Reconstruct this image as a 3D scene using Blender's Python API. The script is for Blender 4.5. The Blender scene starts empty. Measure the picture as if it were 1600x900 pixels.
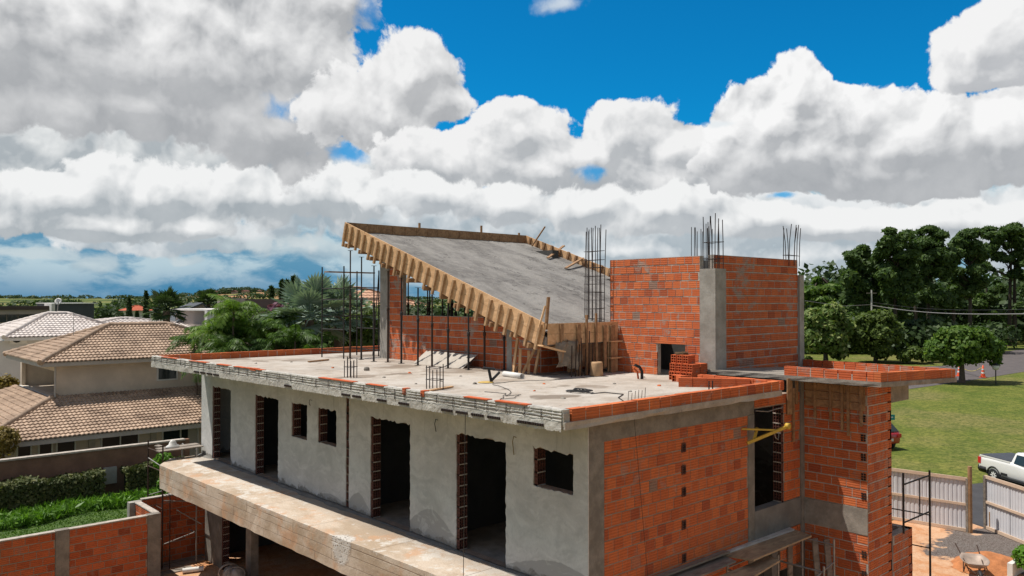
# ---------------------------------------------------------------- camera / world / sun
import bpy, bmesh, math, random
from mathutils import Vector, Matrix, noise as mn
random.seed(7)
S = bpy.context.scene
R = math.radians
F_PX = 1250.0; PITCH = math.atan(18/1250.0); TH = R(47.9); CZ = 8.0
FW = Vector((math.cos(TH), math.sin(TH), 0)); RT = Vector((math.sin(TH), -math.cos(TH), 0)); UP = Vector((0, 0, 1))
FWD = FW*math.cos(PITCH)+UP*math.sin(PITCH); UPV = -FW*math.sin(PITCH)+UP*math.cos(PITCH)
CAMP = Vector((0, 0, CZ))
cam = bpy.data.objects.new('camera', bpy.data.cameras.new('camera')); S.collection.objects.link(cam)
cam.location = CAMP; cam.rotation_euler = (R(90)+PITCH, 0, TH-R(90))
cam.data.sensor_width = 36; cam.data.lens = 36*F_PX/1600; cam.data.clip_start = .1; cam.data.clip_end = 20000
S.camera = cam
S.view_settings.view_transform = 'Standard'; S.view_settings.look = 'None'; S.view_settings.gamma = 1
S.view_settings.exposure = 0.12
SUN = Vector((-.31, .35, 1)).normalized()
SUN_EL = math.asin(SUN.z); SUN_ROT = math.atan2(SUN.x, SUN.y)

def dir_of(px, py): return (FWD + RT*((px-800)/F_PX) + UPV*((450-py)/F_PX)).normalized()
def azel(px, py):
    d = dir_of(px, py); return (TH-math.atan2(d.y, d.x), math.asin(d.z))   # azimuth to the right of the view axis, elevation

W = bpy.data.worlds.new('World'); S.world = W; W.use_nodes = True
nt = W.node_tree; nt.nodes.clear()
class NB:
    """small node builder"""
    def __init__(s, nt): s.nt = nt
    def n(s, t, ins=None, **kw):
        nd = s.nt.nodes.new(t)
        for k, v in kw.items(): setattr(nd, k, v)
        for k, v in (ins or {}).items():
            if isinstance(v, bpy.types.NodeSocket): s.nt.links.new(v, nd.inputs[k])
            else: nd.inputs[k].default_value = v
        return nd
    def m(s, op, a, b=0.0, c=0.0, clamp=False):
        nd = s.n('ShaderNodeMath', {0: a, 1: b, 2: c}, operation=op, use_clamp=clamp); return nd.outputs[0]
    def v(s, op, a, b=(0, 0, 0), c=None, out=0):
        ins = {0: a, 1: b}
        if c is not None: ins[2] = c
        nd = s.n('ShaderNodeVectorMath', ins, operation=op); return nd.outputs[out]
    def mr(s, x, a, b, c=0.0, d=1.0, kind='SMOOTHSTEP'):
        return s.n('ShaderNodeMapRange', {0: x, 1: a, 2: b, 3: c, 4: d}, interpolation_type=kind).outputs[0]
    def mix(s, f, a, b, bt='MIX'):
        nd = s.n('ShaderNodeMix', data_type='RGBA', blend_type=bt)
        for i, v in ((0, f), (6, a), (7, b)):
            if isinstance(v, bpy.types.NodeSocket): s.nt.links.new(v, nd.inputs[i])
            else: nd.inputs[i].default_value = v if i == 0 else (tuple(v)+(1,))[:4]
        return nd.outputs[2]
def lin(r, g, b):
    f = lambda c: (c/255/12.92) if c/255 <= .04045 else ((c/255+.055)/1.055)**2.4
    return (f(r), f(g), f(b))
def build_sky():
    b = NB(nt)
    d = b.n('ShaderNodeTexCoord').outputs['Generated']
    sep = b.n('ShaderNodeSeparateXYZ', {0: d})
    az = b.m('SUBTRACT', TH, b.m('ARCTAN2', sep.outputs[1], sep.outputs[0]))
    az = b.m('WRAP', az, math.pi, -math.pi)
    el = b.m('ARCSINE', sep.outputs[2])
    p0 = b.n('ShaderNodeCombineXYZ', {0: az, 1: el}).outputs[0]
    # domain warp, large and small
    def noise(vec, sc, det, ro=.55, col=False, dist=0.0, lac=2.0, dim='2D'):
        nd = b.n('ShaderNodeTexNoise', {'Vector': vec, 'Scale': sc, 'Detail': det, 'Roughness': ro, 'Distortion': dist, 'Lacunarity': lac}, noise_dimensions=dim)
        return nd.outputs[1 if col else 0]
    def relief(p):
        w = b.v('SUBTRACT', noise(p, 9, 3, .55, True), (.5, .5, .5))
        p = b.v('MULTIPLY_ADD', w, (.035, .03, 0), p)
        w2 = b.v('SUBTRACT', noise(p, 40, 3, .6, True), (.5, .5, .5))
        p2 = b.v('MULTIPLY_ADD', w2, (.010, .010, 0), p)
        vo = b.n('ShaderNodeTexVoronoi', {'Vector': p2, 'Scale': 13.0, 'Detail': 3.0, 'Roughness': .48, 'Lacunarity': 2.1, 'Smoothness': .35}, feature='SMOOTH_F1', normalize=True, voronoi_dimensions='2D').outputs[0]
        fb = noise(p, 19, 9, .60)
        vt = b.m('MULTIPLY', b.m('SUBTRACT', .42, vo), 1.25); ft = b.m('MULTIPLY', b.m('SUBTRACT', fb, .5), 1.5)
        return p, b.m('ADD', vt, ft), b.m('MULTIPLY_ADD', ft, .30, vt)
    light = (-.010, .017, 0)
    pa, ra, sa = relief(p0)
    pb, rb, sb = relief(b.v('ADD', p0, light))
    def macro(p, blobs):
        out = None
        for (x, y, rx, ry) in blobs:
            a, e = azel(x, y)
            k = (F_PX/rx, F_PX/ry, 0)
            q = b.v('MULTIPLY_ADD', p, k, (-a*k[0], -e*k[1], 0))
            f = b.v('LENGTH', q, out=1)
            out = f if out is None else b.n('ShaderNodeMath', {0: out, 1: f, 2: .25}, operation='SMOOTH_MIN').outputs[0]
        return b.m('SUBTRACT', 1.0, out)
    # clear sky
    sky = b.n('ShaderNodeTexSky', sky_type='NISHITA', sun_disc=False, sun_elevation=SUN_EL, sun_rotation=SUN_ROT, altitude=600, air_density=1.0, dust_density=.2, ozone_density=3.0)
    clear = b.v('SCALE', sky.outputs[0]); clear.node.inputs['Scale'].default_value = .08
    clear = b.mix(1.0, clear, (.03, .92, 1.35), 'MULTIPLY')
    col = clear
    def layer(col, blobs, lit, shade, k=1.0, soft=.22, amp=.55, gain=2.2, bias=.45, edge=0.0, opac=1.0, base=None):
        Ma = macro(pa, blobs); Mb = macro(pb, blobs)
        Ha = b.m('MULTIPLY_ADD', ra, amp, Ma); 
        alpha = b.mr(Ha, edge, edge+soft)
        if opac != 1: alpha = b.m('MULTIPLY', alpha, opac)
        dm = b.m('MULTIPLY', b.m('SUBTRACT', Ma, Mb), 1.15*k)
        dr = b.m('MULTIPLY', b.m('SUBTRACT', sa, sb), gain*.62)
        # thin edges are bright, the thick middle greyer
        thick = b.mr(Ha, .0, 1.0, .16, -.16, 'LINEAR')
        sh = b.m('ADD', b.m('ADD', dm, dr), b.m('ADD', thick, bias))
        if base:                                     # flat grey base below a given line
            e0, e1 = azel(800, base[0])[1], azel(800, base[1])[1]
            sh = b.m('MULTIPLY', sh, b.mr(b.v('DOT_PRODUCT', pa, (0, 1, 0), out=1), e0, e1, base[2], 1.0))
        sh = b.m('MAXIMUM', b.m('MINIMUM', sh, 1.0), b.mr(ra, -.7, .6, 0, .26, 'LINEAR'))
        sh = b.m('POWER', sh, .8)
        c = b.mix(sh, tuple(x*.88 for x in shade), tuple(x*.93 for x in lit))
        return b.mix(alpha, col, c)
    elv = b.v('DOT_PRODUCT', pa, (0, 1, 0), out=1)
    azv = b.v('DOT_PRODUCT', pa, (1, 0, 0), out=1)
    # far veil low over the horizon: blue grey streaks
    st = b.v('MULTIPLY', pa, (1.0, 2.6, 1))
    sn = noise(st, 9, 7, .62)
    veil_c = b.mix(b.mr(sn, .34, .60), lin(92, 144, 174), lin(176, 198, 208))
    veil_c = b.mix(b.mr(elv, R(-.5), R(2.6), .85, 0), veil_c, lin(48, 118, 160))
    right = b.mr(azv, R(-14), R(8))
    veil_r = b.mix(b.mr(sn, .36, .62), lin(112, 160, 182), lin(205, 214, 218))
    veil_c = b.mix(right, veil_c, veil_r)
    veil_a = b.mr(b.m('MULTIPLY_ADD', sn, R(7), elv), R(13), R(10.5))
    col = b.mix(veil_a, col, veil_c)
    lay = []
    G0 = lin(112, 132, 146); G1 = lin(150, 156, 162); G2 = lin(168, 170, 174); WH = lin(240, 240, 240); WS = lin(222, 225, 228)
    # mid and far heaps over the horizon
    col = layer(col, [(520, 330, 260, 38), (840, 330, 260, 52), (300, 362, 190, 30), (1150, 345, 260, 50), (1500, 350, 200, 46), (980, 390, 200, 30), (1290, 400, 120, 32)], lin(234, 236, 237), lin(146, 164, 176), k=.7, amp=1.2, edge=-.05, soft=.3, gain=3.6, bias=.52, opac=.95)
    col = layer(col, [(155, 410, 32, 18), (290, 410, 26, 10), (470, 385, 120, 22), (60, 395, 60, 9)], lin(200, 212, 216), lin(104, 146, 172), k=.6, amp=.8, edge=0, soft=.5, opac=.7)
    # left mass
    col = layer(col, [(30, 215, 180, 90), (330, 240, 250, 75), (560, 270, 150, 60)], lin(232, 234, 234), lin(152, 163, 171), k=.8, amp=.9, edge=-.03, soft=.2, gain=3.4, bias=.56)
    col = layer(col, [(60, 315, 120, 44), (215, 300, 110, 48), (370, 300, 105, 46), (520, 300, 110, 44), (150, 345, 200, 24)], lin(240, 241, 241), lin(150, 161, 169), k=1.1, amp=.8, edge=0, soft=.16, gain=3.2, bias=.50)
    col = layer(col, [(60, 60, 330, 110), (260, 95, 250, 95), (395, 60, 150, 95), (520, 10, 70, 48), (180, 165, 260, 45), (430, 200, 120, 70), (370, -60, 200, 80)], lin(240, 240, 240), lin(152, 156, 161), k=.8, amp=.72, edge=-.0, soft=.16, gain=3.0, bias=.60, base=(170, 70, .5))
    Mh = macro(pa, [(470, 168, 52, 22), (545, 240, 46, 20), (585, 30, 36, 60), (660, 205, 26, 16)]); Hh = b.m('MULTIPLY_ADD', ra, -1.5, Mh); col = b.mix(b.m('MULTIPLY', b.mr(Hh, -.2, .9), .9), col, clear)
    col = layer(col, [(640, 118, 82, 68), (585, 175, 110, 62), (680, 160, 60, 40)], WH, lin(165, 168, 172), k=.9, amp=.65, edge=0, soft=.14, gain=3.0, bias=.52)
    # centre
    col = layer(col, [(700, 255, 110, 62), (805, 205, 85, 48), (985, 205, 82, 46), (900, 245, 150, 42), (1065, 235, 62, 44), (830, 265, 250, 50), (1030, 285, 150, 50)], WH, lin(160, 166, 172), k=1.0, amp=.62, edge=0, soft=.12, gain=3.2, bias=.52)
    Mh = macro(pa, [(925, 268, 48, 15), (1222, 311, 20, 7), (760, 292, 12, 6)]); Hh = b.m('MULTIPLY_ADD', ra, -1.4, Mh); col = b.mix(b.m('MULTIPLY', b.mr(Hh, -.1, .8), .85), col, clear)
    col = layer(col, [(660, 305, 80, 34), (790, 320, 90, 30), (905, 318, 80, 34), (1040, 325, 95, 36), (1180, 345, 90, 26), (1300, 350, 110, 24), (1480, 345, 120, 26)], lin(240, 241, 241), lin(156, 165, 173), k=1.0, amp=.85, edge=0, soft=.2, gain=3.0, bias=.5)
    # big cumulus on the right and the one in the corner
    col = layer(col, [(1240, 135, 46, 55), (1205, 200, 95, 75), (1330, 185, 95, 52), (1250, 245, 140, 58), (1440, 232, 150, 68), (1575, 215, 85, 66), (1400, 265, 220, 38)], lin(246, 246, 246), lin(152, 157, 163), k=1.0, amp=.52, edge=0, soft=.09, gain=3.2, bias=.55, base=(330, 215, .25))
    col = layer(col, [(1560, 65, 82, 62), (1545, 110, 70, 30), (1640, 30, 90, 60)], lin(242, 242, 242), lin(170, 174, 180), k=.8, amp=.6, edge=0, soft=.13, gain=3, bias=.58)
    col = layer(col, [(875, 2, 50, 16), (1122, 190, 30, 7)], lin(225, 232, 236), lin(190, 200, 208), k=.4, amp=1.0, edge=0, soft=.9, gain=1.2, bias=.5, opac=.75)
    # unseen sky behind and above: broken cloud, warmed and darkened to set ambient fill
    gn = noise(d, 2.6, 6, .6, dim='3D')
    back = b.m('MAXIMUM', b.mr(b.m('ABSOLUTE', az), R(36), R(46)), b.mr(el, R(23), R(30)))
    ga = b.m('MULTIPLY', b.mr(gn, .44, .54), back)
    gc = b.mix(b.mr(gn, .5, .70), lin(188, 182, 174), lin(112, 109, 106))
    col = b.mix(ga, col, gc)
    # below the horizon
    col = b.mix(b.mr(el, R(-1.5), R(-.2)), lin(84, 78, 68), col)
    bg = b.n('ShaderNodeBackground', {'Color': col, 'Strength': 1.0})
    out = b.n('ShaderNodeOutputWorld', {'Surface': bg.outputs[0]})
build_sky()
W.cycles.sampling_method = 'MANUAL'; W.cycles.sample_map_resolution = 512
sun = bpy.data.objects.new('sun', bpy.data.lights.new('sun', 'SUN')); S.collection.objects.link(sun)
sun.data.energy = 5.0; sun.data.angle = R(.6); sun.data.color = (1.0, .95, .87)
sun.rotation_euler = (-SUN).to_track_quat('-Z', 'Y').to_euler()
# ---------------------------------------------------------------- unprojection helpers used only to find where real things stand
def ray(px, py): return FWD + RT*((px-800)/F_PX) + UPV*((450-py)/F_PX)
def atz(px, py, z): r = ray(px, py); return CAMP + r*((z-CZ)/r.z)
def atx(px, py, x): r = ray(px, py); return CAMP + r*(x/r.x)
def aty(px, py, y): r = ray(px, py); return CAMP + r*(y/r.y)
def atd(px, py, d): return CAMP + ray(px, py)*d
rnd = random.Random(11)
def U(a, b): return rnd.uniform(a, b)

# ---------------------------------------------------------------- materials
MATS = {}
def new_mat(name):
    m = bpy.data.materials.new(name); m.use_nodes = True
    t = m.node_tree; t.nodes.clear(); b = NB(t)
    bs = b.n('ShaderNodeBsdfPrincipled'); o = b.n('ShaderNodeOutputMaterial', {'Surface': bs.outputs[0]})
    MATS[name] = m
    return m, b, bs
def L(b, s, i): b.nt.links.new(s, i)
def nz(b, vec, sc, det=4, ro=.55, dist=0.0, col=False):
    return b.n('ShaderNodeTexNoise', {'Vector': vec, 'Scale': sc, 'Detail': det, 'Roughness': ro, 'Distortion': dist}).outputs[1 if col else 0]
def objc(b): return b.n('ShaderNodeTexCoord').outputs['Object']
def bump(b, bs, h, st=.3, di=.02):
    L(b, b.n('ShaderNodeBump', {'Height': h, 'Strength': st, 'Distance': di}).outputs[0], bs.inputs['Normal'])
def simple(name, c, rough=.7, var=.25, sc=3.0, bs_=.0, metal=0.0, c2=None, sc2=None, streak=None, spec=.4, bd=.02):
    """one colour broken up by two sizes of noise"""
    m, b, bs = new_mat(name)
    v = objc(b)
    if streak: v = b.v('MULTIPLY', v, streak)
    n1 = nz(b, v, sc, 6, .6); n2 = nz(b, v, sc*7, 4, .6)
    c2 = c2 or tuple(x*(1-var) for x in c)
    col = b.mix(b.mr(n1, .35, .65), c2, c)
    col = b.mix(b.m('MULTIPLY', b.mr(n2, .3, .7), .5), col, tuple(x*(1-var*.7) for x in c))
    L(b, col, bs.inputs['Base Color']); bs.inputs['Roughness'].default_value = rough; bs.inputs['Metallic'].default_value = metal
    bs.inputs['Specular IOR Level'].default_value = spec
    if bs_: bump(b, bs, n2, bs_, bd)
    return m
def concrete(name, c, dark, stain=(.16, .13, .10), grime=.5, board=0.0, rust=None, bs_=.35, pits=True):
    m, b, bs = new_mat(name); v = objc(b)
    big = nz(b, v, .55, 7, .62); mid = nz(b, v, 3.2, 7, .65); fine = nz(b, v, 26, 4, .65)
    col = b.mix(b.mr(mid, .34, .66), dark, c)
    col = b.mix(b.m('MULTIPLY', b.mr(big, .50, .68), grime), col, stain)
    if rust:
        rn = nz(b, b.v('MULTIPLY', v, (1, .6, 1.6)), 1.3, 5, .6)
        col = b.mix(b.m('MULTIPLY', b.mr(rn, .46, .62), .8), col, rust)
    col = b.mix(b.m('MULTIPLY', b.mr(fine, .3, .7), .30), col, dark)
    h = b.m('ADD', b.m('MULTIPLY', mid, .6), b.m('MULTIPLY', fine, .5))
    if pits:
        vo = b.n('ShaderNodeTexVoronoi', {'Vector': v, 'Scale': 14.0}).outputs[0]
        pit = b.mr(vo, .06, .14); col = b.mix(b.m('MULTIPLY', b.m('SUBTRACT', 1.0, pit), .5), col, dark)
        h = b.m('ADD', h, b.m('MULTIPLY', pit, .4))
    if board:
        z = b.n('ShaderNodeSeparateXYZ', {0: v}).outputs[2]
        fr = b.m('FRACT', b.m('DIVIDE', b.m('ADD', z, b.m('MULTIPLY', big, .03)), board))
        ln = b.mr(b.m('ABSOLUTE', b.m('SUBTRACT', fr, .5)), .0, .03)
        col = b.mix(b.m('MULTIPLY', b.m('SUBTRACT', 1, ln), .6), col, tuple(x*.45 for x in dark)); h = b.m('ADD', h, b.m('MULTIPLY', ln, .8))
    L(b, col, bs.inputs['Base Color']); bs.inputs['Roughness'].default_value = .92; bs.inputs['Specular IOR Level'].default_value = .2
    bump(b, bs, h, bs_, .03)
    return m
def brickmat(name, c1, c2, c3, smear=.5, groove=.0487, grey=.05):
    m, b, bs = new_mat(name); v = objc(b)
    r = b.n('ShaderNodeNewGeometry').outputs['Random Per Island']
    ramp = b.n('ShaderNodeValToRGB', {0: r}); e = ramp.color_ramp.elements
    e[0].position = 0; e[0].color = c3+(1,); e[1].position = 1; e[1].color = c2+(1,)
    x = e.new(.05); x.color = c3+(1,); x = e.new(.15); x.color = c1+(1,); x = e.new(.6); x.color = tuple((p+q)/2 for p, q in zip(c1, c2))+(1,)
    x = e.new(1-grey); x.color = c2+(1,); x = e.new(1-grey+.004); x.color = (.26, .16, .12, 1)
    e[-1].color = (.30, .20, .15, 1)
    col = ramp.outputs[0]
    n1 = nz(b, v, 5, 6, .65); n2 = nz(b, v, 1.1, 6, .6); n3 = nz(b, v, 30, 3, .6)
    col = b.mix(b.m('MULTIPLY', b.mr(n1, .4, .7), .45), col, c3)
    col = b.mix(b.m('MULTIPLY', b.mr(b.m('MULTIPLY_ADD', n1, .55, b.m('MULTIPLY', n2, .75)), .70, .80), smear), col, (.36, .29, .24))
    col = b.mix(b.m('MULTIPLY', b.mr(n3, .55, .75), .35), col, (.30, .24, .2))
    L(b, col, bs.inputs['Base Color']); bs.inputs['Roughness'].default_value = .88; bs.inputs['Specular IOR Level'].default_value = .2
    z = b.n('ShaderNodeSeparateXYZ', {0: v}).outputs[2]
    w = b.m('SINE', b.m('MULTIPLY', z, 2*math.pi/groove))
    bump(b, bs, b.m('ADD', b.m('MULTIPLY', b.mr(w, -1, -.2), .9), b.m('MULTIPLY', n1, .4)), .9, .016)
    return m
def wood(name, c, dark, sc=1.0, axis=(1, 1, 1), rough=.75, knots=.4):
    m, b, bs = new_mat(name); v = b.v('MULTIPLY', objc(b), axis)
    r = b.n('ShaderNodeNewGeometry').outputs['Random Per Island']
    v = b.v('ADD', v, b.n('ShaderNodeCombineXYZ', {0: b.m('MULTIPLY', r, 17), 1: b.m('MULTIPLY', r, 31), 2: r}).outputs[0])
    n1 = nz(b, v, 6*sc, 6, .65, 1.2); n2 = nz(b, v, 1.5*sc, 4, .6)
    col = b.mix(b.mr(n1, .36, .64), dark, c)
    col = b.mix(b.m('MULTIPLY', b.mr(n2, .5, .7), knots), col, tuple(x*.7 for x in dark))
    col = b.mix(b.m('MULTIPLY', r, .35), col, tuple((x+y)/2*.8 for x, y in zip(c, dark)))
    L(b, col, bs.inputs['Base Color']); bs.inputs['Roughness'].default_value = rough; bs.inputs['Specular IOR Level'].default_value = .25
    bump(b, bs, n1, .3, .006)
    return m

M_conc = concrete('raw_concrete', (.34, .305, .262), (.215, .190, .162), board=.0, grime=.35)
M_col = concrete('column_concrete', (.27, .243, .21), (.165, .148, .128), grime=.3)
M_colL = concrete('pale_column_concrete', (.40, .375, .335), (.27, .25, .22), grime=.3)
M_beam = concrete('board_marked_concrete', (.54, .455, .365), (.38, .31, .24), rust=(.50, .30, .18), board=.27, grime=.25)
M_fine = simple('grey_render', (.20, .19, .175), .9, .3, 2.5, .3)
M_brick = brickmat('hollow_clay_brick', (.49, .122, .042), (.62, .172, .058), (.37, .088, .038), smear=.4, grey=.012)
M_brickB = brickmat('bright_clay_brick', (.50, .105, .038), (.60, .140, .05), (.34, .075, .03), smear=.5, grey=.02)
M_brickW = brickmat('garden_wall_brick', (.46, .105, .035), (.58, .150, .055), (.30, .070, .03), smear=.3, grey=.02)
M_mortar = simple('cement_mortar', (.50, .44, .38), .95, .35, 6, .5)
M_mortarD = simple('red_smeared_mortar', (.36, .265, .20), .95, .35, 5, .5)
M_clay = simple('brick_end_clay', (.135, .050, .036), .9, .35, 9, .2)
M_wood = wood('new_pine_formwork', (.74, .47, .26), (.56, .33, .165), axis=(1, .35, 1))
M_woodD = wood('used_formwork_timber', (.42, .25, .13), (.23, .13, .07))
M_woodG = wood('weathered_plank', (.34, .29, .24), (.17, .14, .115), axis=(.25, 1, 1))
M_woodB = wood('brown_plywood', (.30, .185, .10), (.14, .085, .05), axis=(.3, 1, 1))
M_cleat = wood('shade_toned_cleat', (.52, .33, .18), (.33, .20, .105))  # darker copy of the pine, the cleats' shade put into its colour
M_rust = simple('rusty_steel', (.070, .040, .028), .75, .4, 8, .0, metal=.2)
M_rebar = simple('rebar_steel', (.055, .040, .038), .7, .35, 8, metal=.3)
M_black = simple('black_rubber', (.018, .018, .02), .6, .2, 8)
M_galv = simple('galvanised_tube', (.36, .34, .32), .5, .35, 6, metal=.35)
M_white = simple('white_plastic', (.72, .70, .66), .5, .12, 5)

# ---------------------------------------------------------------- mesh builder and tagging
class MB:
    def __init__(s, off=(0, 0, 0)): s.v = []; s.f = []; s.o = Vector(off); s.sm = []
    def add(s, vs, fs, smooth=False):
        k = len(s.v); s.v += [tuple(Vector(p)-s.o) for p in vs]; s.f += [tuple(i+k for i in f) for f in fs]; s.sm += [smooth]*len(fs)
        return s
    def hexa(s, p):   # 8 points: bottom 0-3 counterclockwise, top 4-7
        return s.add(p, [(3, 2, 1, 0), (4, 5, 6, 7), (0, 1, 5, 4), (1, 2, 6, 5), (2, 3, 7, 6), (3, 0, 4, 7)])
    def box(s, a, b):
        x0, x1 = sorted((a[0], b[0])); y0, y1 = sorted((a[1], b[1])); z0, z1 = sorted((a[2], b[2]))
        return s.hexa([(x0, y0, z0), (x1, y0, z0), (x1, y1, z0), (x0, y1, z0), (x0, y0, z1), (x1, y0, z1), (x1, y1, z1), (x0, y1, z1)])
    def obox(s, c, ax, ay, az):   # centre and three half-extent vectors
        c, ax, ay, az = map(Vector, (c, ax, ay, az))
        return s.hexa([c-ax-ay-az, c+ax-ay-az, c+ax+ay-az, c-ax+ay-az, c-ax-ay+az, c+ax-ay+az, c+ax+ay+az, c-ax+ay+az])
    def bar(s, p, q, w, h=None, up=(0, 0, 1)):   # rectangular bar from p to q
        p, q = Vector(p), Vector(q); h = h or w; d = (q-p)
        sd = d.cross(Vector(up)); 
        if sd.length < 1e-5: sd = d.cross(Vector((1, 0, 0)))
        sd.normalize(); u = sd.cross(d).normalized()
        return s.obox((p+q)/2, d/2, sd*(w/2), u*(h/2))
    def tube(s, pts, r, n=8, cap=True, smooth=True):
        pts = [Vector(p) for p in pts]; rr = r if isinstance(r, (list, tuple)) else [r]*len(pts)
        vs = []; fs = []; prev = None
        for i, p in enumerate(pts):
            d = (pts[min(i+1, len(pts)-1)]-pts[max(i-1, 0)]).normalized()
            if prev is None:
                a = d.cross(Vector((0, 0, 1)) if abs(d.z) < .95 else Vector((1, 0, 0))).normalized()
            else: a = (prev-d*prev.dot(d)).normalized()
            prev = a; bb = d.cross(a)
            for k in range(n):
                t = 2*math.pi*k/n; vs.append(p+(a*math.cos(t)+bb*math.sin(t))*rr[i])
        for i in range(len(pts)-1):
            for k in range(n): fs.append((i*n+k, i*n+(k+1) % n, (i+1)*n+(k+1) % n, (i+1)*n+k))
        s.add(vs, fs, smooth)
        if cap: s.add(vs[:n], [tuple(range(n))[::-1]]); s.add(vs[-n:], [tuple(range(n))])
        return s
    def lathe(s, c, prof, n=16, axis=(0, 0, 1)):   # prof: (radius, height)
        ax = Vector(axis).normalized(); a = ax.cross(Vector((1, 0, 0)) if abs(ax.x) < .9 else Vector((0, 1, 0))).normalized(); bb = ax.cross(a)
        c = Vector(c); vs = []; fs = []
        for (r, h) in prof:
            for k in range(n):
                t = 2*math.pi*k/n; vs.append(c+ax*h+(a*math.cos(t)+bb*math.sin(t))*r)
        for i in range(len(prof)-1):
            for k in range(n): fs.append((i*n+k, i*n+(k+1) % n, (i+1)*n+(k+1) % n, (i+1)*n+k))
        return s.add(vs, fs, True)
    def prism(s, poly, vec):   # planar polygon extruded by vec
        n = len(poly); vec = Vector(vec); p = [Vector(x) for x in poly]; q = [x+vec for x in p]
        return s.add(p+q, [tuple(range(n))[::-1], tuple(range(n, 2*n))]+[(i, (i+1) % n, n+(i+1) % n, n+i) for i in range(n)])
    def build(s, name, mat, parent=None, fix=False):
        me = bpy.data.meshes.new(name); me.from_pydata(s.v, [], s.f); me.update()
        me.polygons.foreach_set('use_smooth', s.sm)
        for m in (mat if isinstance(mat, (list, tuple)) else [mat]): me.materials.append(m)
        if fix:
            bm = bmesh.new(); bm.from_mesh(me); bmesh.ops.recalc_face_normals(bm, faces=bm.faces); bm.to_mesh(me); bm.free()
        o = bpy.data.objects.new(name, me); S.collection.objects.link(o)
        if parent is not None: o.parent = parent
        return o
def tag(o, label=None, cat=None, group=None, kind=None):
    if label: o['label'] = label
    if cat: o['category'] = cat
    if group: o['group'] = group
    if kind: o['kind'] = kind
    return o
def thing(name, label, cat, loc=(0, 0, 0), rz=0.0, group=None):
    o = bpy.data.objects.new(name, None); S.collection.objects.link(o); o.empty_display_size = .2
    o.location = loc; o.rotation_euler = (0, 0, rz)
    return tag(o, label, cat, group)
def kids(o): return [c for c in S.collection.objects if c.parent == o]
def copy_tree(o, loc=None, rz=None, label=None, scale=None):
    table = {}
    for c in S.collection.objects:
        if c.parent: table.setdefault(c.parent.name, []).append(c)
    def rec(x, par):
        c = x.copy(); S.collection.objects.link(c); c.parent = par
        for ch in table.get(x.name, []): rec(ch, c)
        return c
    r = rec(o, None)
    if loc is not None: r.location = loc
    if rz is not None: r.rotation_euler = (0, 0, rz)
    if label: r['label'] = label
    if scale: r.scale = scale
    return r
ORD = ['first', 'second', 'third', 'fourth', 'fifth', 'sixth', 'seventh', 'eighth', 'ninth', 'tenth', 'eleventh', 'twelfth', 'thirteenth', 'fourteenth']

# ---------------------------------------------------------------- brickwork
def cells(Lg, z0, z1, holes):
    us = sorted({0, Lg, *[h[0] for h in holes], *[h[1] for h in holes]}); zs = sorted({z0, z1, *[h[2] for h in holes], *[h[3] for h in holes]})
    us = [u for u in us if 0 <= u <= Lg]; zs = [z for z in zs if z0 <= z <= z1]
    for i in range(len(us)-1):
        for j in range(len(zs)-1):
            cu, cz = (us[i]+us[i+1])/2, (zs[j]+zs[j+1])/2
            if not any(h[0] < cu < h[1] and h[2] < cz < h[3] for h in holes): yield us[i], us[i+1], zs[j], zs[j+1]
def wallbox(mb, o, u, n, a, b, z0, z1, d0, d1):
    """box on a wall line: o origin, u along, n outward; between distances d0..d1 along n"""
    o, u, n = Vector(o), Vector(u), Vector(n)
    P = lambda s, d, z: Vector((o.x, o.y, 0))+u*s+n*d+Vector((0, 0, z))
    mb.hexa([P(a, d0, z0), P(b, d0, z0), P(b, d1, z0), P(a, d1, z0), P(a, d0, z1), P(b, d0, z1), P(b, d1, z1), P(a, d1, z1)])
def bricks(mbB, mbM, o, u, n, Lg, z0, z1, holes=(), thick=.14, course=.2, bl=.3, joint=.025, vj=.015, pr=.005, jit=.0035, miss=.0, tilt=0.0):
    u = Vector(u); n = Vector(n); holes = list(holes)
    if mbM is not None:
        for a, b, c, d in cells(Lg, z0, z1, holes): wallbox(mbM, o, u, n, a, b, c, d, -thick, 0)
    nr = max(1, round((z1-z0)/course)); ch = (z1-z0)/nr
    for r in range(nr):
        zc0 = z0+r*ch+joint/2; zc1 = z0+(r+1)*ch-joint/2
        s = -bl*(.5 if r % 2 else 0)-U(0, .06)
        while s < Lg:
            ln = bl*U(.93, 1.05); a, b = max(0, s)+vj/2, min(Lg, s+ln)-vj/2; s += ln
            if b-a < .05 or U(0, 1) < miss: continue
            segs = [(a, b)]
            zc = (zc0+zc1)/2
            for h in holes:
                if h[2] < zc < h[3]:
                    new = []
                    for (p, q) in segs:
                        if q <= h[0] or p >= h[1]: new.append((p, q)); continue
                        if p < h[0]: new.append((p, h[0]))
                        if q > h[1]: new.append((h[1], q))
                    segs = new
            for (p, q) in segs:
                if q-p < .04: continue
                e = max(.0022, pr+U(-jit, jit))
                wallbox(mbB, o, u, n, p, q, zc0+U(-.003, .003), zc1+U(-.003, .003), -.02, e)
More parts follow.
